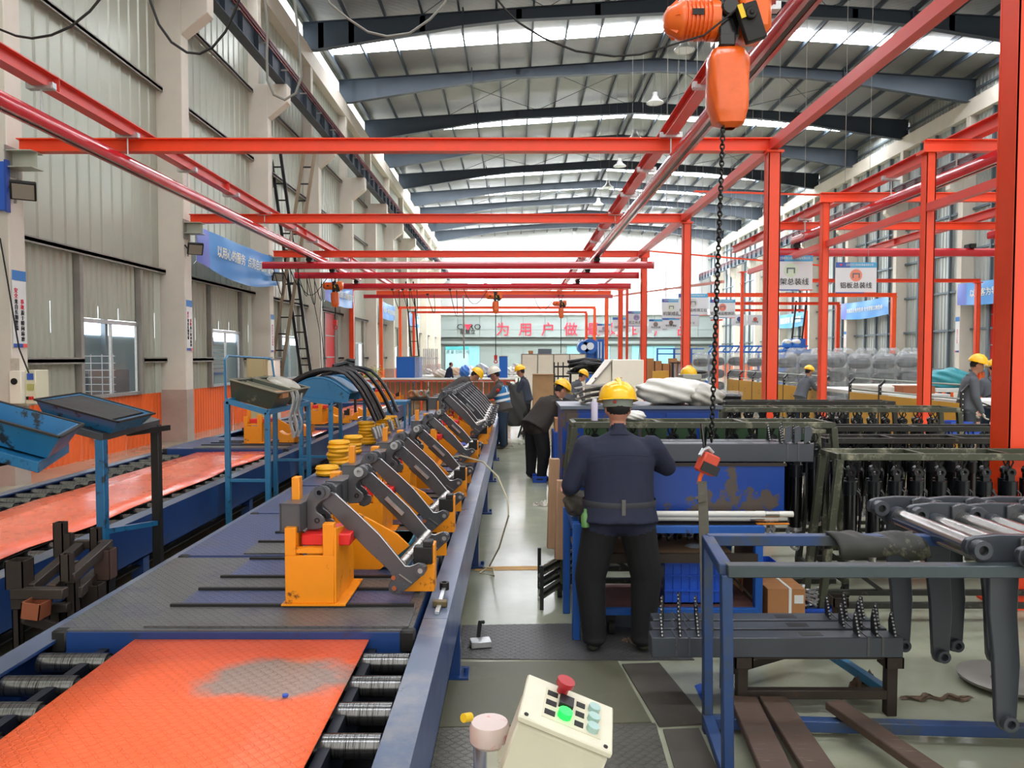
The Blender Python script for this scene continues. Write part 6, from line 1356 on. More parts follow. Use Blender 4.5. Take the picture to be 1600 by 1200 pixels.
part('green_bottle', MB().lathe((-.235, -.07, .86), [(0, 0), (.028, 0), (.03, .07), (.02, .09), (.012, .1), (.012, .12), (0, .12)], 14), mat('green_glass', '#5c8a4c', .2), t)
part('hip_apron', MB().bb(.17, .2, -.02, .12, .3, .95), mat('apron_black', '#141414', .8), t)
# others
person('man in a yellow helmet and brown-black jacket bending to the right over a blue cabinet', (.36, 11.9, 0), radians(-62), .86, 38, 50, {'l': ((.0, .14, -.22), (.03, .38, -.3)), 'r': ((.02, .1, -.25), (.0, .36, -.4))}, stance=.17, jacket=m_brownc, trousers=m_blackc, gloves=False, scale=1.04, wide=1.3, baggy=1.15)
t, sp, fw, hip, neck, sh, hd = person('man in a white helmet and blue hi-vis vest working at the arm frames', (-.22, 16, 0), radians(82), .9, 12, 30, {'l': ((-.04, .16, -.2), (.0, .42, -.26)), 'r': ((.04, .15, -.2), (.0, .42, -.3))}, stance=.12, jacket=m_greyj, trousers=m_denim, hatc='w', scale=1.02, wide=1.1, baggy=1.1)
vb = MB(); prof = [(-.06, .212), (.1, .214), (.22, .218), (.34, .23), (.42, .21)]
def vest(u, v):
    i = v * 4; a = int(min(i, 3)); g_ = i - a; h_ = prof[a][0] * (1 - g_) + prof[a + 1][0] * g_; r_ = prof[a][1] * (1 - g_) + prof[a + 1][1] * g_; an = 2 * pi * u
    return tuple(hip + sp * h_ + V((cos(an) * r_, 0, 0)) + fw * (sin(an) * r_ * .76))
v_ = part('hi_vis_vest', MB().grid(vest, 28, 8), mat('vest_blue', '#1d6fa8', .6), t)
m_refl = mat('reflective_band', '#e8eef0', .4)
for h0, h1 in ((.07, .12), (.19, .24)):
    part('reflective_band', MB().grid(lambda u, v: tuple(V(vest(u, (h0 + (h1 - h0) * v) / .48 + .125)) + V((cos(2 * pi * u), 0, 0)) * .004 + fw * sin(2 * pi * u) * .004), 28, 1), m_refl, v_)
for s in (-1, 1): part('reflective_strap', MB().path([tuple(hip + sp * .24 + V((s * .1, 0, 0)) - fw * .15), tuple(hip + sp * .38 + V((s * .11, 0, 0)) - fw * .14), tuple(hip + sp * .49 + V((s * .1, 0, 0))), tuple(hip + sp * .38 + V((s * .11, 0, 0)) + fw * .14)], .018, 6), m_refl, v_)
part('red_badge', MB().ell(sh['l'][0] + V((-.06, 0, -.06)), (.025, .04, .045), 10, 6), m_red, t)
person('man in a yellow helmet and black clothes bending far forward at the line\'s end', (-1.6, 18.2, 0), radians(-80), .93, 50, 72, {'l': ((-.02, .05, -.27), (.0, .2, -.46)), 'r': ((.02, .05, -.27), (.0, .2, -.46))}, stance=.14, jacket=m_greyj, trousers=m_blackc, scale=1.15, wide=1.15)
person('man in a yellow helmet and dark overall standing with a grey bag', (.33, 19, 0), radians(75), .93, 10, 25, {'l': ((-.04, .1, -.25), (.0, .3, -.42)), 'r': ((.05, .05, -.27), (.02, .2, -.48))}, stance=.12, jacket=mat('slate_cloth', '#343a48', .85), trousers=m_blackc, gloves=True)
person('man in a yellow helmet and grey jacket crouching beside the cream control desk', (1.45, 19.3, 0), radians(-70), .9, 30, 45, None, stance=.14, jacket=mat('grey_cloth2', '#53565c', .85), trousers=m_blackc)
person('man in a yellow helmet and grey jacket before the wrapped stacks', (7.95, 20.4, 0), radians(-70), .93, 22, 25, {'l': ((-.03, .16, -.22), (.0, .4, -.25)), 'r': ((.03, .16, -.22), (.0, .4, -.25))}, stance=.12, jacket=m_greyc, trousers=m_denim)
person('tall man in a yellow helmet and grey jacket with a black hose in hand', (8.62, 14, 0), radians(-108), .96, 6, 28, {'l': ((-.05, .02, -.28), (-.02, .1, -.52)), 'r': ((.06, .02, -.28), (.03, .12, -.52))}, stance=.12, jacket=m_greyc, trousers=mat('grey_trousers', '#3c4148', .85), scale=1.12, gloves=True, wide=1.08)
t, sp, fw, hip, neck, sh, hd = person('man in a yellow helmet with crossed black apron straps on his grey jacket, back turned', (10.5, 16.1, 0), radians(-8), .95, 4, 12, {'l': ((-.06, .06, -.27), (-.02, .26, -.36)), 'r': ((.06, .06, -.27), (.02, .26, -.36))}, stance=.12, jacket=m_greyc, trousers=m_denim, scale=1.06, wide=1.05)
for s in (-1, 1): part('apron_strap', MB().path([(s * .12, .0, 1.44), (s * .08, -.135, 1.32), (-s * .1, -.15, 1.12), (-s * .18, -.06, 1.05)], .012, 5), m_black, t)
part('apron_tie', MB().path([(-.19, -.05, 1.06), (0, -.155, 1.05), (.19, -.05, 1.06)], .012, 5), m_black, t)
person('far person in dark navy with a pale vest, sitting near the office end', (-3.25, 36, 0), radians(-60), .95, 15, 20, None, stance=.12, jacket=mat('far_navy', '#1c2740', .85), trousers=m_denim, hatc=None, vox=.03)
bag('big dark grey bag held by the man before the cream cabinets', (.02, 18.9, .72), (.3, .2, .6), mat('bag_dark', '#3c3c3a', .7, mott=.3), 31, 'grey_bag', 'bag')
for q in range(5): single('black_bar', MB().bar((.1 + q * .12, 17.9 + .1 * q, .02), (.35 + .1 * q, 18.2, .75 - .1 * q), .03), m_black, 'black bar leaning in the heap below the grey bag, %s one' % NTH[q], 'bar', 'bars heaped below the grey bag')
single('air_hose', MB().path([(8.72, 13.8, 1.15), (8.9, 13.6, 1.05), (9.1, 13.4, .8), (9.2, 13.3, .4), (9.2, 13.3, .02)], .014, 6), m_rubber, 'black air hose in the tall man\'s gloved hand', 'hose')
# ================================================================ MIDDLE DISTANCE AND BACKGROUND
def X_(px, Y): return W(px, 557, Y).x
def Z_(py, Y): return W(803, py, Y).z
def bx_(px0, px1, py0, py1, Y, d, z0=None): return (X_(px0, Y), X_(px1, Y), Y, Y + d, Z_(py1, Y) if z0 is None else z0, Z_(py0, Y))
m_crateW = mat('crate_wood', '#b48e66', .7, mott=.15); m_gbar = mat('guard_orange', '#f0562c', .45)
# orange mesh guard with wooden crates behind it
Y = 25.2; xa, xb = X_(528, Y), X_(805, Y)
t = thing('mesh_guard', 'long orange mesh guard rail across the end of the conveyors', 'guard', ((xa + xb) / 2, Y, 0))
part('top_board', MB().bb(xa, xb, Y - .1, Y + .5, 1.2, 1.25), m_white, t, True)
for z in (.52, 1.17): part('rail', MB().bar((xa, Y, z), (xb, Y, z), .05), m_gbar, t, True)
n = 34
for i in range(n + 1):
    x = xa + (xb - xa) * i / n; part('bar', MB().bar((x, Y, 0 if i % 8 == 0 else .5), (x, Y, 1.18), .07 if i % 8 == 0 else .03), m_gbar, t, True)
b = MB()
for i in range(60):
    x = xa + (xb - xa) * i / 60; b.bar((x, Y + .02, .52), (x, Y + .02, 1.17), .008)
for k in range(5): b.bar((xa, Y + .02, .6 + k * .12), (xb, Y + .02, .6 + k * .12), .008)
part('mesh_wire', b, m_girt, t, True, kind='stuff')
for i in range(12):
    x = xa + .2 + (xb - xa - .3) * i / 12
    single('wooden_crate', MB().bb(x, x + .42, Y + .15, Y + .5, .0, 1.12).bb(x - .01, x + .43, Y + .13, Y + .15, .15, .22).bb(x - .01, x + .43, Y + .13, Y + .15, .9, .97), m_crateW, 'pale wooden crate behind the orange mesh guard, %s from the left' % NTH[i], 'crate', 'wooden crates behind the mesh guard')
b = MB()
for i in range(220):
    a = R.uniform(0, 6.28); c = V((X_(577, 24.9) + R.gauss(0, .2), 25.3 + R.gauss(0, .12), 1.27 + abs(R.gauss(0, .16)))); d = V((cos(a), sin(a), R.uniform(-.3, .8))) * .06; s = V((-sin(a), cos(a), .3)) * .02; b.add([c, c + d + s, c + d * 2, c + d - s], [(0, 1, 2, 3)])
single('leafy_plant', b, mat('leaf_green', '#9ab83c', .6), 'pale green leafy plants on the white board at the conveyor end', 'plant', kind='stuff')
def body_box(name, label, cat, dims, m, door=0, mtop=None, feet=True):
    x0, x1, y0, y1, z0, z1 = dims; t = thing(name, label, cat, ((x0 + x1) / 2, (y0 + y1) / 2, z0)); w = x1 - x0
    part('body', MB().bb(*dims), m, t, True, bev=.01)
    if door > 1:
        for i in range(door + 1): part('seam', MB().bb(x0 + w * i / door - .02, x0 + w * i / door + .02, y0 - .012, y0, z0, z1), m_girt, t, True)
    part('top_rim', MB().bb(x0 - .01, x1 + .01, y0 - .01, y1 + .01, z1, z1 + .03), mtop or m_girt, t, True)
    for i in range(door):
        a = x0 + w * i / door; part('door', MB().bb(a + .03, a + w / door - .03, y0 - .02, y0, z0 + .06, z1 - .04), m, t, True, bev=.004)
        part('handle', MB().bb(a + w / door * .85, a + w / door * .85 + .02, y0 - .03, y0 - .015, (z0 + z1) / 2, (z0 + z1) / 2 + .12), m_dark, t, True)
    return t
m_bbox = mat('box_blue', '#1a68c8', .4)
body_box('blue_box', 'bright blue box cabinet on the left beyond the mesh guard', 'box', bx_(619, 655, 558, 584, 32, 1.0, 0), m_bbox, 0)
single('plastic_cover', MB().bb(*bx_(648, 664, 558, 583, 31.9, .08, 0)), m_film, 'piece of clear plastic over the right side of the blue box', 'cover')
body_box('blue_box', 'tall narrow blue box behind the man in the white helmet', 'box', bx_(780, 793, 557, 584, 31, .5, 0), m_bbox, 0)
body_box('cream_cabinet', 'row of cream cabinets in the middle, left of the blue pump machine', 'cabinet', bx_(815, 915, 554, 600, 28, .6, 0), m_cream, 4)
body_box('plywood_crate', 'large plywood crate below the cream cabinets', 'crate', bx_(833, 868, 586, 612, 24.8, .8, 0), m_crateW, 0, m_crateW)
single('brown_carton', MB().bb(*bx_(826, 833, 548, 553, 28.1, .3)), m_card, 'small carton on top of the cream cabinets', 'box'); single('grey_case', MB().bb(*bx_(841, 862, 545, 553, 28.2, .3)), mat('case_grey', '#5c6670', .5), 'flat dark grey case on top of the cream cabinets', 'case')
# cream control desk
Y = 13.6; x0, x1 = X_(957, Y), X_(1006, Y); xs = X_(924, Y)
t = thing('control_desk', 'big cream control cabinet with a sloping front, right of the crouching man', 'control desk', ((x0 + x1) / 2, Y, 0))
part('body', MB().bb(x0, x1, Y, Y + 1.2, 0, 1.94), m_cream, t, True, bev=.01)
part('desk', MB().prism([(xs, .0), (xs, 1.45), (xs + .05, 1.5), (x0 - .01, 1.93), (x0 - .01, 0)], (0, Y + .1, 0), (1, 0, 0), (0, 0, 1), (0, 1.0, 0)), m_cream, t, True)
part('slope_frame', MB().bar((xs + .02, Y + .08, 1.48), (x0 - .01, Y + .08, 1.9), .03, .03).bar((xs, Y + .08, 1.45), (x0, Y + .08, 1.45), .03, .03), m_girt, t, True)
for i in range(3): part('knob', MB().cyl((xs + .12 + i * .08, Y + .3, 1.57 + i * .075), (xs + .11 + i * .08, Y + .3, 1.6 + i * .075), .02, n=10), m_red if i == 1 else m_black, t, True)
part('red_mark', MB().bb(x0 + .08, x0 + .18, Y - .004, Y, 1.6, 1.61), m_red, t, True); part('slot', MB().bb(x0 + .1, x0 + .12, Y - .006, Y, 1.46, 1.53), m_black, t, True)
# blue pump machine
Y = 30; t = thing('pump_machine', 'blue pump machine on a tall blue frame in the middle distance', 'machine', (X_(928, Y), Y, 0)); m_pb = mat('pump_blue', '#1f62b8', .4)
part('frame', MB().bb(*bx_(934, 944, 530, 600, Y, .8, 0)), m_pb, t, True)
for i in range(5): part('pipe', MB().cyl((X_(932 + i * 2.2, Y), Y - .1, Z_(560, Y)), (X_(932 + i * 2.2, Y), Y - .1, Z_(534, Y)), .03), mat('pump_white', '#dfe8f0', .4) if i % 2 else m_pb, t, True)
for px, py, r in ((911, 543, .24), (921, 541, .3)): part('motor', MB().cyl((X_(px, Y), Y - .3, Z_(py, Y)), (X_(px, Y), Y + .4, Z_(py, Y)), r, n=18), m_pb, t, True); part('motor_hub', MB().cyl((X_(px, Y), Y - .33, Z_(py, Y)), (X_(px, Y), Y - .3, Z_(py, Y)), r * .5, n=14), mat('pump_white', '', 0), t, True)
for i in range(3): part('nozzle', MB().bar((X_(904 + i * 5, Y), Y, Z_(531, Y)), (X_(910 + i * 4, Y), Y, Z_(540, Y)), .08), mat('pump_white', '', 0), t, True)
part('support', MB().bb(*bx_(908, 935, 549, 600, Y + .1, .6, 0)), m_pb, t, True)
# black foam sleeves on racks
def sleeves(label, px0, px1, py0, py1, Y, n, seed):
    r = random.Random(seed); x0, x1 = X_(px0, Y), X_(px1, Y); z0, z1 = Z_(py1, Y), Z_(py0, Y)
    t = thing('sleeve_rack', label, 'rack', ((x0 + x1) / 2, Y, 0))
    for i in range(n):
        z = z0 + (z1 - z0) * i / n; part('sleeve', MB().path([(x0 + r.uniform(0, .2), Y + r.uniform(-.3, .3), z), ((x0 + x1) / 2, Y + r.uniform(-.3, .3), z + (z1 - z0) * .2), (x1 - r.uniform(0, .15), Y + r.uniform(-.3, .3), z + (z1 - z0) * r.uniform(.0, .2))], .05, 7), m_black, t, True)
    for x in (x0 + .1, x1 - .1): part('leg', MB().bar((x, Y, 0), (x, Y, z0 + .02), .05), m_dark, t, True)
    part('shelf', MB().bb(x0, x1, Y - .3, Y + .3, z0 - .04, z0), m_dark, t, True)
sleeves('rack heaped with black foam sleeves behind the crouching man', 886, 943, 563, 582, 20.5, 8, 1)
sleeves('rack heaped with black foam sleeves beyond the hose stand, left', 520, 562, 565, 590, 15.5, 7, 2)
t = thing('black_rack', 'black open steel rack left of the crouching man', 'rack', (X_(872, 21), 21, 0))
for px in (866, 872, 880): part('post', MB().bar((X_(px, 21), 21, 0), (X_(px, 21), 21, Z_(566, 21)), .035), m_black, t, True)
for py in (573, 588, 600): part('shelf_bar', MB().bar((X_(865, 21), 21, Z_(py, 21)), (X_(889, 21), 21, Z_(py, 21)), .05), m_black, t, True)
# wrapped stacks
m_inner = mat('stack_dark', '#3b3e42', .35, mott=.45, scale=7)
sc = random.Random(5)
def wstack(label, x, y, r, h, grp, first=[None]):
    if first[0] is not None:
        c = dup(first[0], (x, y, 0), rz=sc.uniform(0, 3), label=label, scale=(r / .42, r / .42, h / 2.15)); c['group'] = grp; return
    t = thing('wrapped_stack', label, 'wrapped stack', (0, 0, 0), group=grp)
    for k in range(4): part('dark_bundle', MB().torus((0, 0, .28 + k * .48), (0, 0, 1), .24, .17, 18, 8).cyl((0, 0, .15 + k * .48), (0, 0, .42 + k * .48), .25), m_inner, t)
    ph = [sc.uniform(0, 6) for _ in range(4)]
    def f(u, v):
        a = 2 * pi * u; k = .43 + .018 * sin(9 * a + ph[0] + v * 4) + .02 * sin(23 * a + ph[1]) + .015 * sin(v * 26 + ph[2] + 3 * sin(a))
        if v > .9: k *= sqrt(max(0, (1 - v) / .1)) * .9 + .1
        return (k * cos(a), k * sin(a), 2.15 * min(v, .95) + (.04 * sin(5 * a) + .1 * (v - .9) if v > .9 else 0))
    part('plastic_wrap', MB().grid(f, 60, 40), m_film, t); t.location = (x, y, 0); t.scale = (r / .42, r / .42, h / 2.15); first[0] = t
xs_ = [1222, 1258, 1298, 1337, 1375, 1412]
for i, px in enumerate(xs_): wstack('film wrapped dark stack in the row behind the ochre panels, %s from the left' % ['first', 'second', 'third', 'fourth', 'fifth', 'sixth'][i], X_(px + 6, 26), 26 + sc.uniform(-.1, .1), .385, 2.2 + sc.uniform(-.04, .04), 'wrapped stacks in the right row')
for i, px in enumerate((1095, 1122, 1150, 1182)): wstack('tall film wrapped stack between the chain and the front gantry post, %s from the left' % ['first', 'second', 'third', 'fourth'][i], X_(px, 30), 30 + (i % 2) * .2, .33, 2.2 + .06 * sin(i), 'wrapped stacks behind the chain')
for i in range(6): wstack('film wrapped stack in the rear row, %s from the left' % ['first', 'second', 'third', 'fourth', 'fifth', 'sixth'][i], X_(1245 + i * 36, 28.6), 28.6, .4, 2.4, 'wrapped stacks in the rear row')
# ochre panels with black posts and rails along the right lane
t = thing('panel_barrier', 'long row of ochre panels with bent black posts and pale rails on the right', 'barrier', (8.4, 13.8, 0))
py_ = [13.8, 15.25, 16.9, 18.4, 19.9, 21.4, 22.9, 24.4, 25.9, 27.4, 28.9]
for i, y in enumerate(py_):
    p_ = part('post', MB().bar((8.4, y, 0), (8.4, y, 1.35), .06, .05).bar((8.4, y, 1.33), (8.52, y, 1.46), .05, .05), m_black, t, True, bev=.004)
    b = MB()
    for k in range(6): b.cyl((8.4, y - .032, .8 + k * .1), (8.4, y - .028, .8 + k * .1), .012, n=8)
    part('hole_row', b, m_white, p_, True, kind='stuff')
    if i < len(py_) - 1 and i != 3:
        y1 = py_[i + 1]; q = part('panel', MB().bb(8.37, 8.4, y + .04, y1 - .04, .12, 1.12), m_gold, t, True, bev=.004)
        for k in range(5): a = 2 * pi * k / 5; part('printed_mark', MB().cyl((8.368, (y + y1) / 2 + .07 * cos(a), .8 + .07 * sin(a)), (8.366, (y + y1) / 2 + .07 * cos(a), .8 + .07 * sin(a)), .022, n=8), mat('mark_red', '#b8502c', .5) if k % 2 else mat('mark_grey', '#77684c', .5), q, True)
        for z, x in ((1.46, 8.52), (1.2, 8.42)): part('rail', MB().cyl((x, y, z), (x, y1, z), .018, n=8), mat('rail_pale', '#8f968c', .35, .7), t, True)
# white benches, teal bag, brown cartons beyond it
def bench(label, x0, x1, y0, y1, z, m=m_white):
    t = thing('work_bench', label, 'bench', ((x0 + x1) / 2, y0, 0)); part('top', MB().bb(x0, x1, y0, y1, z - .1, z), m, t, True, bev=.008)
    for x in (x0 + .15, x1 - .2):
        for y in (y0 + .1, y1 - .15): part('leg', MB().bb(x, x + .06, y, y + .06, 0, z - .1), m_rust, t, True)
    part('shelf', MB().bb(x0 + .1, x1 - .1, y0 + .1, y1 - .1, .35, .38), m_rust, t, True)
bench('long white bench behind the ochre panels, between the orange posts', 8.75, 10.2, 17.2, 21.5, 1.12)
bench('white bench beside the tall man, with blue tape on its edge', 8.95, 12.4, 14.6, 15.7, 1.12)
single('blue_tape', MB().bb(10.05, 10.45, 14.585, 14.6, 1.0, 1.06), m_crate, 'strip of blue tape on the white bench edge', 'tape')
bench('second white bench farther behind the ochre panels', 10.6, 12.8, 18.5, 21.5, 1.2)
single('cast_sheet', MB().bb(8.85, 10.15, 17.8, 19.5, 1.12, 1.28), mat('panel_cream', '#dcdace', .5), 'big white panel lying on the long bench', 'panel', bev=.03)
bag('teal plastic bag heaped on the bench before the right wall', (11.2, 18.9, 1.42), (.55, .35, .28), mat('teal_film', '#3a9aa4', .3, mott=.2, bump=('noise', 8, .9)), 11, 'teal_bag', 'bag')
single('brown_carton', MB().bb(9.2, 9.95, 17.4, 17.9, 1.12, 1.3), mat('carton_brown', '#a8623c', .7), 'flat brown carton on the white bench between the stacks and the teal bag', 'box')
single('green_mat', MB().bb(8.8, 9.4, 15.9, 17.0, 1.0, 1.02), mat('mat_green', '#2fae4c', .5), 'green mat on a bench just behind the ochre panels', 'mat')
bench('low bench under the green mat behind the ochre panels', 8.78, 9.5, 15.8, 17.1, 1.0)
# crates and low table at the right, before the tall man
Y = 8.55; t = thing('low_table', 'low dark table carrying two blue crates below the tall man', 'table', (5.4, Y, 0))
part('top', MB().bb(4.95, 5.75, Y, Y + .5, 1.02, 1.06), m_girt, t, True)
for x in (5.0, 5.68):
    for y in (Y + .03, Y + .43): part('leg', MB().bb(x, x + .04, y, y + .04, 0, 1.02), m_dark, t, True)
open_crate('upper blue crate on the low dark table', 5.12, 5.36, Y + .05, Y + .3, 1.12, 1.235); open_crate('lower blue crate on the low dark table, right of the other', 5.36, 5.6, Y + .02, Y + .3, 1.06, 1.15); single('flat_tray', MB().bb(5.1, 5.37, Y + .04, Y + .31, 1.062, 1.118), m_crate, 'flat blue tray under the upper crate', 'tray')
# helmet shelf behind the chain
Y = 10.4; x0, x1 = X_(1066, Y), X_(1104, Y)
t = thing('blue_shelf_stand', 'blue shelf stand behind the chain with a grey case on top', 'stand', ((x0 + x1) / 2, Y, 0))
for x in (x0, x1):
    for y in (Y, Y + .4): part('leg', MB().bar((x, y, 0), (x, y, 1.66), .035), m_pb, t, True)
for z in (1.2, 1.64): part('shelf', MB().bb(x0, x1, Y, Y + .4, z, z + .03), m_girt, t, True)
single('grey_case', MB().bb(x0 + .02, x1 - .06, Y + .02, Y + .35, 1.672, 1.75), mat('case_pale', '#a8a89c', .5), 'flat pale case on the blue shelf stand', 'case', bev=.01)
t = thing('spare_helmet', 'spare yellow helmet lying on the pale case, left of the chain', 'helmet', (x0 + .13, Y + .15, 1.74)); helmet(t, (0, 0, -.01), Matrix.Rotation(.5, 4, 'Z'), m_helmet, s=.85)
single('black_pouch', MB().ell((x0 + .3, Y + .15, 1.78), (.09, .1, .03), 12, 6), m_black, 'flat black pouch beside the spare helmet', 'pouch')
carton('open carton on the blue cabinet, left one of the pair behind the wrapped bundle', 1.43, 1.58, 7.5, 7.7, 1.53, 1.7, False, lab=False); carton('carton on the blue cabinet, right one of the pair behind the wrapped bundle', 1.6, 1.74, 7.48, 7.7, 1.53, 1.72, False, lab=False)
Y = 9.8; t = thing('black_bin', 'black plastic lined bin right of the chain', 'bin', (X_(1142, Y), Y, 0)); part('tub', MB().bb(X_(1125, Y), X_(1160, Y), Y, Y + .3, .9, 1.5), m_blackg, t, True, bev=.02); part('liner', MB().bb(X_(1124, Y), X_(1161, Y), Y - .01, Y + .31, 1.47, 1.53), m_film, t, True); part('stand', MB().bb(X_(1128, Y), X_(1157, Y), Y + .03, Y + .27, 0, .9), m_dark, t, True)
single('white_post', MB().bb(X_(1117, 9.5), X_(1123, 9.5), 9.5, 9.55, 0, Z_(628, 9.5)), m_white, 'short white post behind the first cylinder rack', 'post')
# blue lattice truck and navy stands far right of centre
Y = 36; t = thing('blue_trolley', 'blue lattice trolley frame behind the wrapped stacks', 'trolley', (X_(1150, Y), Y, 0)); xa, xb = X_(1108, Y), X_(1262, Y)
for py in (541, 550): part('rail', MB().bar((xa, Y, Z_(py, Y)), (xb, Y, Z_(py, Y)), .08), m_pb, t, True)
for i in range(15):
    a = xa + (xb - xa) * i / 15; part('lattice_bar', MB().bar((a, Y, Z_(550, Y)), (a + .2, Y, Z_(541, Y)), .06), m_pb, t, True)
for a in (xa, (xa + xb) / 2, xb): part('leg', MB().bar((a, Y, 0), (a, Y, Z_(550, Y)), .1), m_pb, t, True)
t = thing('blue_white_machine', 'blue frame machine with two blue and white round tanks on the right', 'machine', (X_(1240, 41), 41, 0)); part('frame', MB().bb(X_(1243, 41), X_(1262, 41), 41.3, 42, 0, Z_(529, 41)), m_pb, t, True)
for px in (1227, 1241): part('tank', MB().ell((X_(px, 41), 40.8, Z_(538, 41)), (.26, .3, .27), 16, 10), mat('tank_blue', '#3f7fd0', .3), t, True); part('tank_cap', MB().ell((X_(px, 41), 40.75, Z_(534.5, 41)), (.24, .3, .17), 14, 8), m_white, t, True)
part('base', MB().bb(X_(1220, 41), X_(1262, 41), 40.5, 42, 0, Z_(546, 41)), m_pb, t, True)
Y = 20; t = thing('navy_stand', 'navy blue stand with grey canisters left of the second gantry post', 'stand', (X_(1060, Y), Y, 0))
for px in (1051, 1069): part('post', MB().bar((X_(px, Y), Y, 0), (X_(px, Y), Y, Z_(567, Y)), .06), m_navy, t, True)
part('top', MB().bb(X_(1050, Y), X_(1070, Y), Y, Y + .3, Z_(568, Y), Z_(566, Y)), m_navy, t, True)
for px in (1055, 1064): part('canister', MB().cyl((X_(px, Y), Y + .15, Z_(590, Y)), (X_(px, Y), Y + .15, Z_(569, Y)), .06), mat('canister', '#b8b0b4', .4), t, True)
part('shelf', MB().bb(X_(1050, Y), X_(1070, Y), Y, Y + .3, Z_(592, Y), Z_(590, Y)), m_navy, t, True)
Y = 33; t = thing('blue_handrail', 'thin blue handrail before the office glass', 'handrail', (X_(1055, Y), Y, 0))
for px in (1027, 1053, 1080): part('post', MB().bar((X_(px, Y), Y, 0), (X_(px, Y), Y, Z_(544, Y)), .07), m_pb, t, True)
for py in (545, 553): part('rail', MB().bar((X_(1027, Y), Y, Z_(py, Y)), (X_(1100, Y), Y, Z_(py, Y)), .05), m_pb, t, True)
for i in range(6): single('brown_carton', MB().bb(X_(1012 + i * 12, 29), X_(1022 + i * 12, 29), 29, 29.5, 0, Z_(560 + (i % 3) * 4, 29)), m_card, 'brown carton stack beyond the navy stand, %s from the left' % NTH[i], 'box', 'carton stacks beyond the navy stand')
for i in range(5):
    x = X_(1020 + i * 7, 17); single('ochre_board', MB().bb(x, x + .12, 17 + i * .2, 17.04 + i * .2, 0, Z_(580, 17)), m_gold, 'narrow ochre board standing near the second gantry post, %s from the left' % NTH[i], 'board', 'narrow ochre boards')
# cluttered far benches
for i, (px, w, h, col) in enumerate(((688, 14, 12, '#e4dccc'), (712, 16, 14, '#c8a480'), (735, 12, 16, '#d8e0e8'), (752, 18, 18, '#b8bcc0'), (768, 10, 13, '#2f68b8'), (798, 12, 15, '#d0ccc4'), (806, 10, 20, '#c0bcb4'), (668, 12, 10, '#c4c0b8'), (726, 10, 18, '#3f78c8'))):
    Y = 38 + (i % 4); x = X_(px, Y); q = w * Y / 1150
    bag('heap of wrapped parts on the far benches before the office, %s from the left' % ['second', 'third', 'fifth', 'sixth', 'seventh', 'eighth', 'ninth', 'first', 'fourth'][i], (x, Y, 1.0 + h * Y / 1150 / 2 - .1), (q / 2 + .1, .4, h * Y / 2300 + .05), mat('heap%d' % i, col, .5, mott=.3, scale=4), 20 + i, 'parts_heap', 'parts')
bench('long pale bench far away under the heaps of wrapped parts', X_(640, 39), X_(815, 39), 38, 40.5, 1.0)
t = thing('pipe_rack', 'grey rack of upright pipes before the far left wall', 'rack', (X_(668, 42), 42, 0))
for i in range(8): part('pipe', MB().cyl((X_(662 + i * 3, 42), 42, 0), (X_(662 + i * 3, 42), 42, Z_(545, 42)), .035, n=8), m_zinc, t, True)
for py in (560, 575): part('rail', MB().bar((X_(646, 42), 42, Z_(py, 42)), (X_(686, 42), 42, Z_(py, 42)), .06), m_zinc, t, True)
# left wall side: cabinets, small table, posters
body_box('wall_cabinet', 'tan metal cabinet against the left wall behind the green trays', 'cabinet', (X_(385, 16.4), X_(414, 16.4), 16.4, 16.9, 0, 1.96), mat('tan_enamel', '#b8a77c', .45), 1)
body_box('wall_cabinet', 'pale cream cabinet right of the tan one by the left wall', 'cabinet', (X_(415, 16.6), X_(429, 16.6), 16.6, 17.0, 0, 1.92), m_cream, 1)
Y = 12.9; t = frame_stand('small blue table between the conveyors, beyond the hose stand', (X_(606, Y), X_(632, Y)), (Y, Y + .6), 1.17, 1.17, m_lblue, .035, (.7,)); part('top_plate', MB().bb(X_(604, Y), X_(634, Y), Y, Y + .6, 1.18, 1.21), m_lblue, t, True)
t = thing('cast_parts_table', 'dark table with rough cast parts at the far end between the lines', 'table', (X_(655, 17), 17, 0)); part('top', MB().bb(X_(636, 17), X_(668, 17), 17, 17.8, .98, 1.03), m_dark, t, True); 
for px in (638, 665): part('leg', MB().bb(X_(px, 17), X_(px, 17) + .05, 17.05, 17.1, 0, .98), m_dark, t, True)
for i in range(6): part('casting', MB().torus((X_(640 + i * 5, 17), 17.3, 1.12), (sin(i), cos(i), .2), .07, .03, 10, 6), m_girt if i % 2 else m_card, t, True)
single('fire_poster', MB().bb(-7.69, -7.685, 11.7, 11.9, .3, .75), m_red, 'red fire safety poster low beside the nearest left column', 'poster') if False else None
t = thing('wall_vent', 'small white louvred vent low in the orange sheets', 'vent', (XL + .06, W(155, 0, 14).y, .6))
yv = 1150 * 8.24 / (803 - 155)
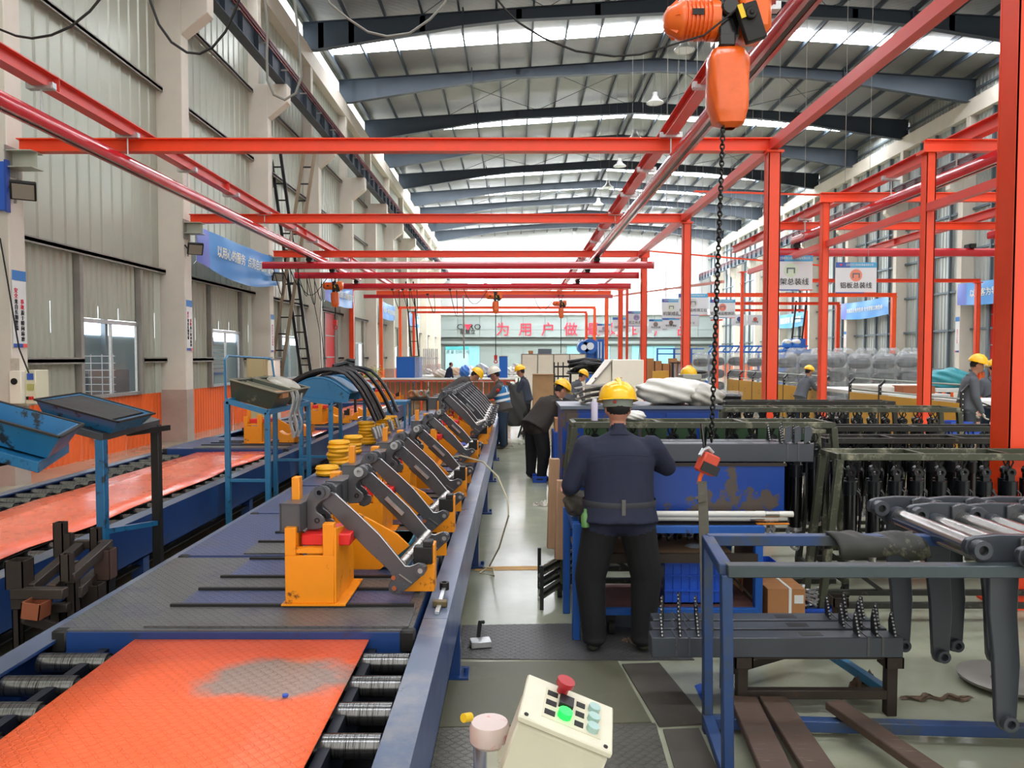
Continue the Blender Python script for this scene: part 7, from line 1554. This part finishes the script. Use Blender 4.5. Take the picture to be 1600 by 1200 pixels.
part('frame', MB().bb(XL + .04, XL + .09, yv - .25, yv + .25, .35, .72), m_sheet2, t, True)
for k in range(4): part('louvre', MB().bb(XL + .09, XL + .11, yv - .2, yv + .2, .4 + k * .08, .44 + k * .08), m_white, t, True)
t = thing('fire_notice', 'red fire notice on the wall beside the nearest left column', 'notice', (XL + .06, 11.8, .3)); part('board', MB().bb(XL + .04, XL + .05, 11.66, 11.98, .15, .75), m_red, t, True); text_mesh('灭火器', .09, m_white, t, (XL + .056, 11.82, .6), (0, 1, 0), (0, 0, 1))
# goods seen through the first windows, in the next hall
t = thing('wire_cage', 'wire cage container seen through the first window', 'cage', (-10.4, 16.0, 0))
for i in range(12): part('wire', MB().bar((-11.8 + i * .25, 16.6, 1.0), (-11.8 + i * .25, 16.6, 2.05), .015), m_zinc, t, True)
for k in range(7): part('wire', MB().bar((-11.8, 16.6, 1.05 + k * .16), (-9.0, 16.6, 1.05 + k * .16), .015), m_zinc, t, True)
part('base', MB().bb(-11.8, -9.0, 16.6, 18, .9, 1.0), m_yel, t, True); 
for x in (-11.7, -9.1): part('leg', MB().bb(x, x + .08, 16.6, 16.7, 0, .9), m_yel, t, True)
for i, (x, w, h, c) in enumerate(((-11.5, .7, .8, '#4c3028'), (-10.7, .8, .6, '#3c3c44'), (-9.8, .6, .7, '#6b4a30'))): single('dark_goods', MB().bb(x, x + w, 16.9, 17.6, 1.002, 1.0 + h), mat('goods%d' % i, c, .6, mott=.3), 'dark goods in the cage beyond the first window, %s' % ['left', 'middle', 'right'][i], 'goods', bev=.03)
t = thing('white_stack', 'stack of white sheets on a blue rack seen through the second window', 'stack', (-10.2, 23.5, 0))
for k in range(7): part('sheet', MB().bb(-11 + .05 * (k % 2), -9.6, 23.5, 24.5, 1.5 + k * .13, 1.6 + k * .13), m_white, t, True)
for x in (-11, -9.7): part('rack_post', MB().bb(x, x + .08, 23.5, 23.6, 0, 2.6), m_pb, t, True)
part('rack_shelf', MB().bb(-11.1, -9.6, 23.5, 24.6, 1.4, 1.48), m_pb, t, True)
